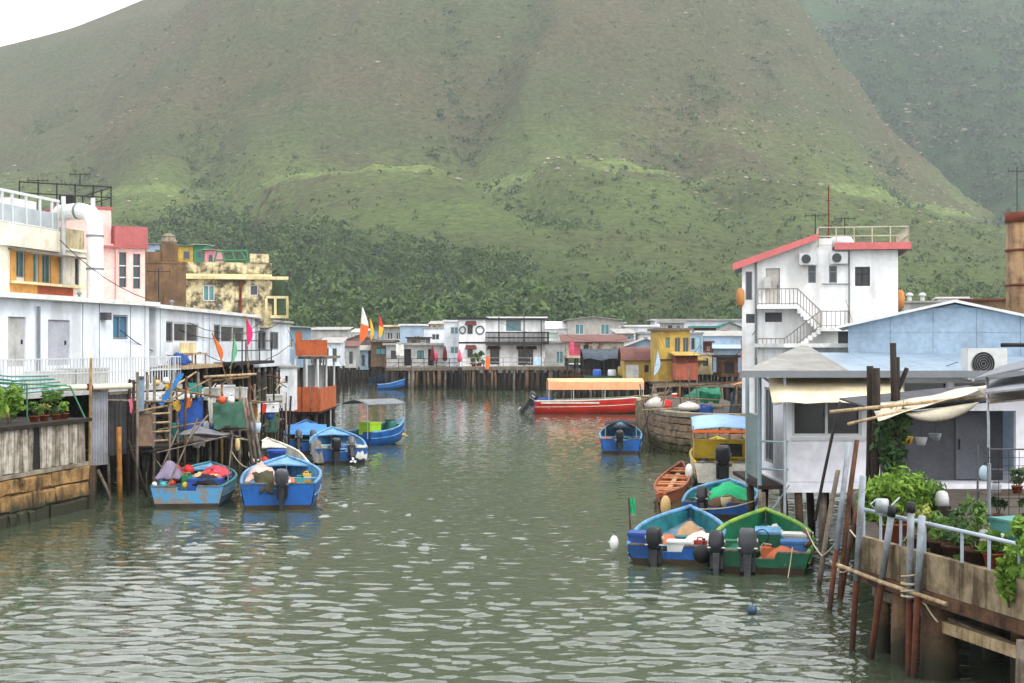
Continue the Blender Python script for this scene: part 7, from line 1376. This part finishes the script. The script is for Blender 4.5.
for k, (px, py, D, r, m, lb) in enumerate(((166, 384, 44.4, .11, WHF, 'small white float hung on the ladder post'), (157, 386, 44.6, .1, wm('cream_float', (214, 190, 140)), 'small cream float hung beside the white one'), (222, 404, 48.8, .14, ORF, 'orange float resting in the green net'), (231, 404, 48.8, .13, WHF, 'white float resting in the green net'), (270, 420, 55, .16, BLF, 'blue float under the plank shed'), (246, 416, 50.5, .13, REDF, 'red float tied among the leaning poles'))): buoy(lb, P(px, py, D), r, m)
crate('blue fish crate on the staging behind the blue tarpaulin', V3((-10.7, 49.6, 1.425)), R(8), .6, .4, .35, BLUEP); crate('grey fish crate on the net rack deck', V3((-10.4, 53.2, 1.525)), R(-6), .6, .4, .32, FRAMEG); crate('white fish crate near the plank shed', V3((-10.1, 56.5, 1.525)), R(4), .6, .4, .32, FRAMEW)
# balcony and wall fittings
antenna('tall bare aerial at the corner of the long white house', (X(152, 53), 54, 6.1), 1.4, 4)
for k, (px, D, h) in enumerate(((100, 55, .5), (236, 70, .45), (190, 62, .4))):
    t = thing('roof_vent', ['small grey vent pipe on the near white house roof', 'small vent pipe at the far end of the long white roof', 'small vent pipe in the middle of the long white roof'][k], 'vent', (X(px, D)-.8, D, 6.05)); MB().tube([(0, 0, 0), (0, 0, h)], .05, 8).build('pipe', FRAMEG, t); MB().lathe([(.1, h+.001), (.1, h+.06), (.03, h+.12)], 10).build('cowl', FRAMEG, t)
# overhead and mooring lines
rope('mooring rope from the bright blue boat to the staging', [inb(b2, -.9, 3.0, .95), P(232, 452, 46)], .014); rope('mooring rope from the cluttered boat to the landing', [inb(b1, -1.0, 3.0, .8), P(150, 448, 46)], .014); rope('mooring rope from the grey canopied boat to the orange deck', [inb(b5, -.8, .3, .65), P(334, 420, 69)], .012); rope('mooring rope from the near blue boat to the hut stilts', [inb(b11, .1, 3.9, .75), P(757, 500, 34)], .014)
rope('cable slung from the stair building to the hut roof', [P(846, 300, 58), P(900, 352, 38), P(958, 362, 33.4)], .008, IRON)
# people-free details on the far pier: pots and washing
for k, (px, py, D, m) in enumerate(((474, 367, 147, LEAFD), (479, 367, 147, LEAFD))):
    p = P(px, py, D); plant('potted_plant', ['dark potted shrub left of the other on the far pier', 'dark potted shrub nearer the black railed wing on far pier'][k], p, (.5, .5, .6), 120, .18, m, (.3, .4), 200+k, clumps=5)
tarp('white washing hung before the long grey house', drape(P(396, 344, 155), P(404, 344, 155), P(396, 355, 155), P(404, 356, 155), 6, 5, 0, .05, 70), WH, name='washing', cat='washing'); tarp('pink washing hung on the rust patched house', drape(P(570, 341, 140), P(574, 341, 140), P(569, 352, 140), P(574, 353, 140), 6, 4, 0, .05, 71), PKC, name='washing', cat='washing'); tarp('pale blue washing on the far pier rail', drape(P(534, 357, 143.5), P(541, 357, 143.5), P(534, 365, 143.4), P(541, 365, 143.4), 5, 5, 0, .05, 72), cloth('pale_blue_cloth', (190, 214, 232)), name='washing', cat='washing')

# ---- small gear lying in the boats
COL = dict(red=(176, 70, 64), blue=(58, 98, 160), white=(220, 218, 210), yellow=(214, 180, 70), teal=(70, 160, 156), grey=(140, 140, 142), orange=(196, 122, 84), black=(46, 46, 48), green=(60, 150, 100), cream=(210, 196, 160))
def jerrycan(lb, p, c):
    t = thing('jerrycan', lb, 'jerrycan', p, R(q7.uniform(-40, 40))); MB().box(-.12, .12, -.08, .08, 0, .28).build('body', plain('can_'+c, COL[c]), t); MB().tube([(-.08, 0, .27), (-.06, 0, .34), (.04, 0, .34), (.06, 0, .27)], .016, 6).build('handle', plain('can_'+c, COL[c]), t); MB().lathe([(.025, .281), (.025, .33)], 8, Matrix.Translation((.09, 0, 0))).build('cap', IRON, t)
def pail(lb, p, c):
    t = thing('bucket', lb, 'bucket', p); MB().lathe([(.11, 0), (.15, .26), (.135, .26), (.1, .03)], 12).build('pail', plain('can_'+c, COL[c]), t, True); MB().tube([(-.14, 0, .25), (-.05, .1, .33), (.1, .1, .3), (.14, 0, .25)], .008, 5).build('handle', STEEL, t)
def coil(lb, p, c):
    o = MB().tube([(.15*math.cos(k*.7)*(1-.003*k), .15*math.sin(k*.7)*(1-.003*k), .02+.0035*k) for k in range(48)], .02, 5).build('rope_coil', plain('rope_'+c, COL[c], .9), None, True); o.location = p; tag(o, lb, 'rope')
def heap(lb, p, c, s=.35):
    o = MB().sheet([[V3((x*s*1.2/4, y*s/4, max(0, .26-.012*(x*x+y*y))+.05*math.sin(x*2.3+y*1.7)*math.cos(y*1.9))) for x in range(-4, 5)] for y in range(-4, 5)], .04).build('net_heap', cloth('heap_'+c, COL[c]), None, True); o.location = p+V3((0, 0, .04)); o.rotation_euler = (0, 0, q7.uniform(0, 3)); tag(o, lb, 'net')
boats = ((b1, 'cluttered weathered boat', .6, 12), (b2, 'bright blue boat by the stone quay', .5, 7), (b3, 'white and blue boat', .3, 5), (b4, 'raised outboards boat', .35, 6), (b5, 'grey canopied boat', .3, 2), (b6, 'small blue boat by the curved quay', .3, 4), (b9, 'yellow boat', .45, 4), (b10, 'green net boat', .25, 4), (b11, 'near blue boat', .17, 7), (b12, 'green boat', .17, 7))
for b, nm, fz_, n in boats:
    seen = set()
    for k in range(n):
        while True:
            kind = q7.choice(('jerrycan', 'bucket', 'rope coil', 'net heap')); c = q7.choice(list(COL))
            if (kind, c) not in seen: break
        seen.add((kind, c)); x = q7.uniform(-.7, .7); y = q7.uniform(.5, 2.7); {'jerrycan': jerrycan, 'bucket': pail, 'rope coil': coil, 'net heap': heap}[kind]('%s %s lying in the %s' % (c, kind, nm), inb(b, x, y, fz_), c)

for k, (a, b, c) in enumerate((((60, 240, 56), (150, 300, 53), (285, 320, 72)), ((10, 300, 45), (150, 312, 52.5), (262, 322, 70)), ((120, 330, 49), (200, 352, 58), (290, 345, 72)), ((288, 330, 78), (330, 345, 110), (372, 335, 168)), ((756, 330, 59), (700, 345, 80), (660, 335, 111)), ((500, 322, 148), (560, 333, 140), (640, 335, 128)))):
    rope(['electric cable sagging from duct roof along the left row', 'electric cable along the eaves of white houses', 'low cable along the balcony line of the left row', 'cable crossing from left row to the channel end', 'cable from the stair building to the yellow house', 'cable slung over the far centre roofs'][k], [P(*a), P(*b), P(*c)], .016, IRON, name='cable')
for k, (px, py, D, w, h, c) in enumerate(((142, 470, 43.4, .5, .5, 'blue'), (212, 452, 49.2, .5, .42, 'grey'), (176, 452, 46.2, .45, .4, 'teal'), (228, 446, 50.2, .5, .4, 'orange'), (250, 452, 51.5, .4, .4, 'cream'))):
    t = thing('drum', '%s plastic drum standing on the left landing' % c, 'drum', ((-11.35, 44.3, 1.375), (-10.6, 48.6, 1.425), (-11.3, 47.9, 1.425), (-10.2, 52.5, 1.525), (-9.85, 54.4, 1.525))[k]); MB().lathe([(w*.42, 0), (w*.5, h*.15), (w*.5, h*1.2), (w*.4, h*1.4)], 12).build('body', plain('can_'+c, COL[c]), t, True); MB().lathe([(w*.38, h*1.401), (w*.38, h*1.46)], 12).build('lid', IRON, t)
# ---------------------------------------------------------------- haze
hz = MB().box(-1600, 1600, -420, 1720, -3., 560.)
hm = bpy.data.materials.new('pale_haze'); hm.use_nodes = True; t = hm.node_tree
t.nodes.remove(t.nodes['Principled BSDF'])
pv = t.nodes.new('ShaderNodeVolumePrincipled'); pv.inputs['Color'].default_value = (.90, .95, 1., 1); pv.inputs['Density'].default_value = .00018; pv.inputs['Anisotropy'].default_value = .2
t.links.new(pv.outputs[0], t.nodes['Material Output'].inputs['Volume'])
stuff(tag(hz.build('haze', hm), 'thin pale humid haze in the air over the channel and hills', 'haze'))
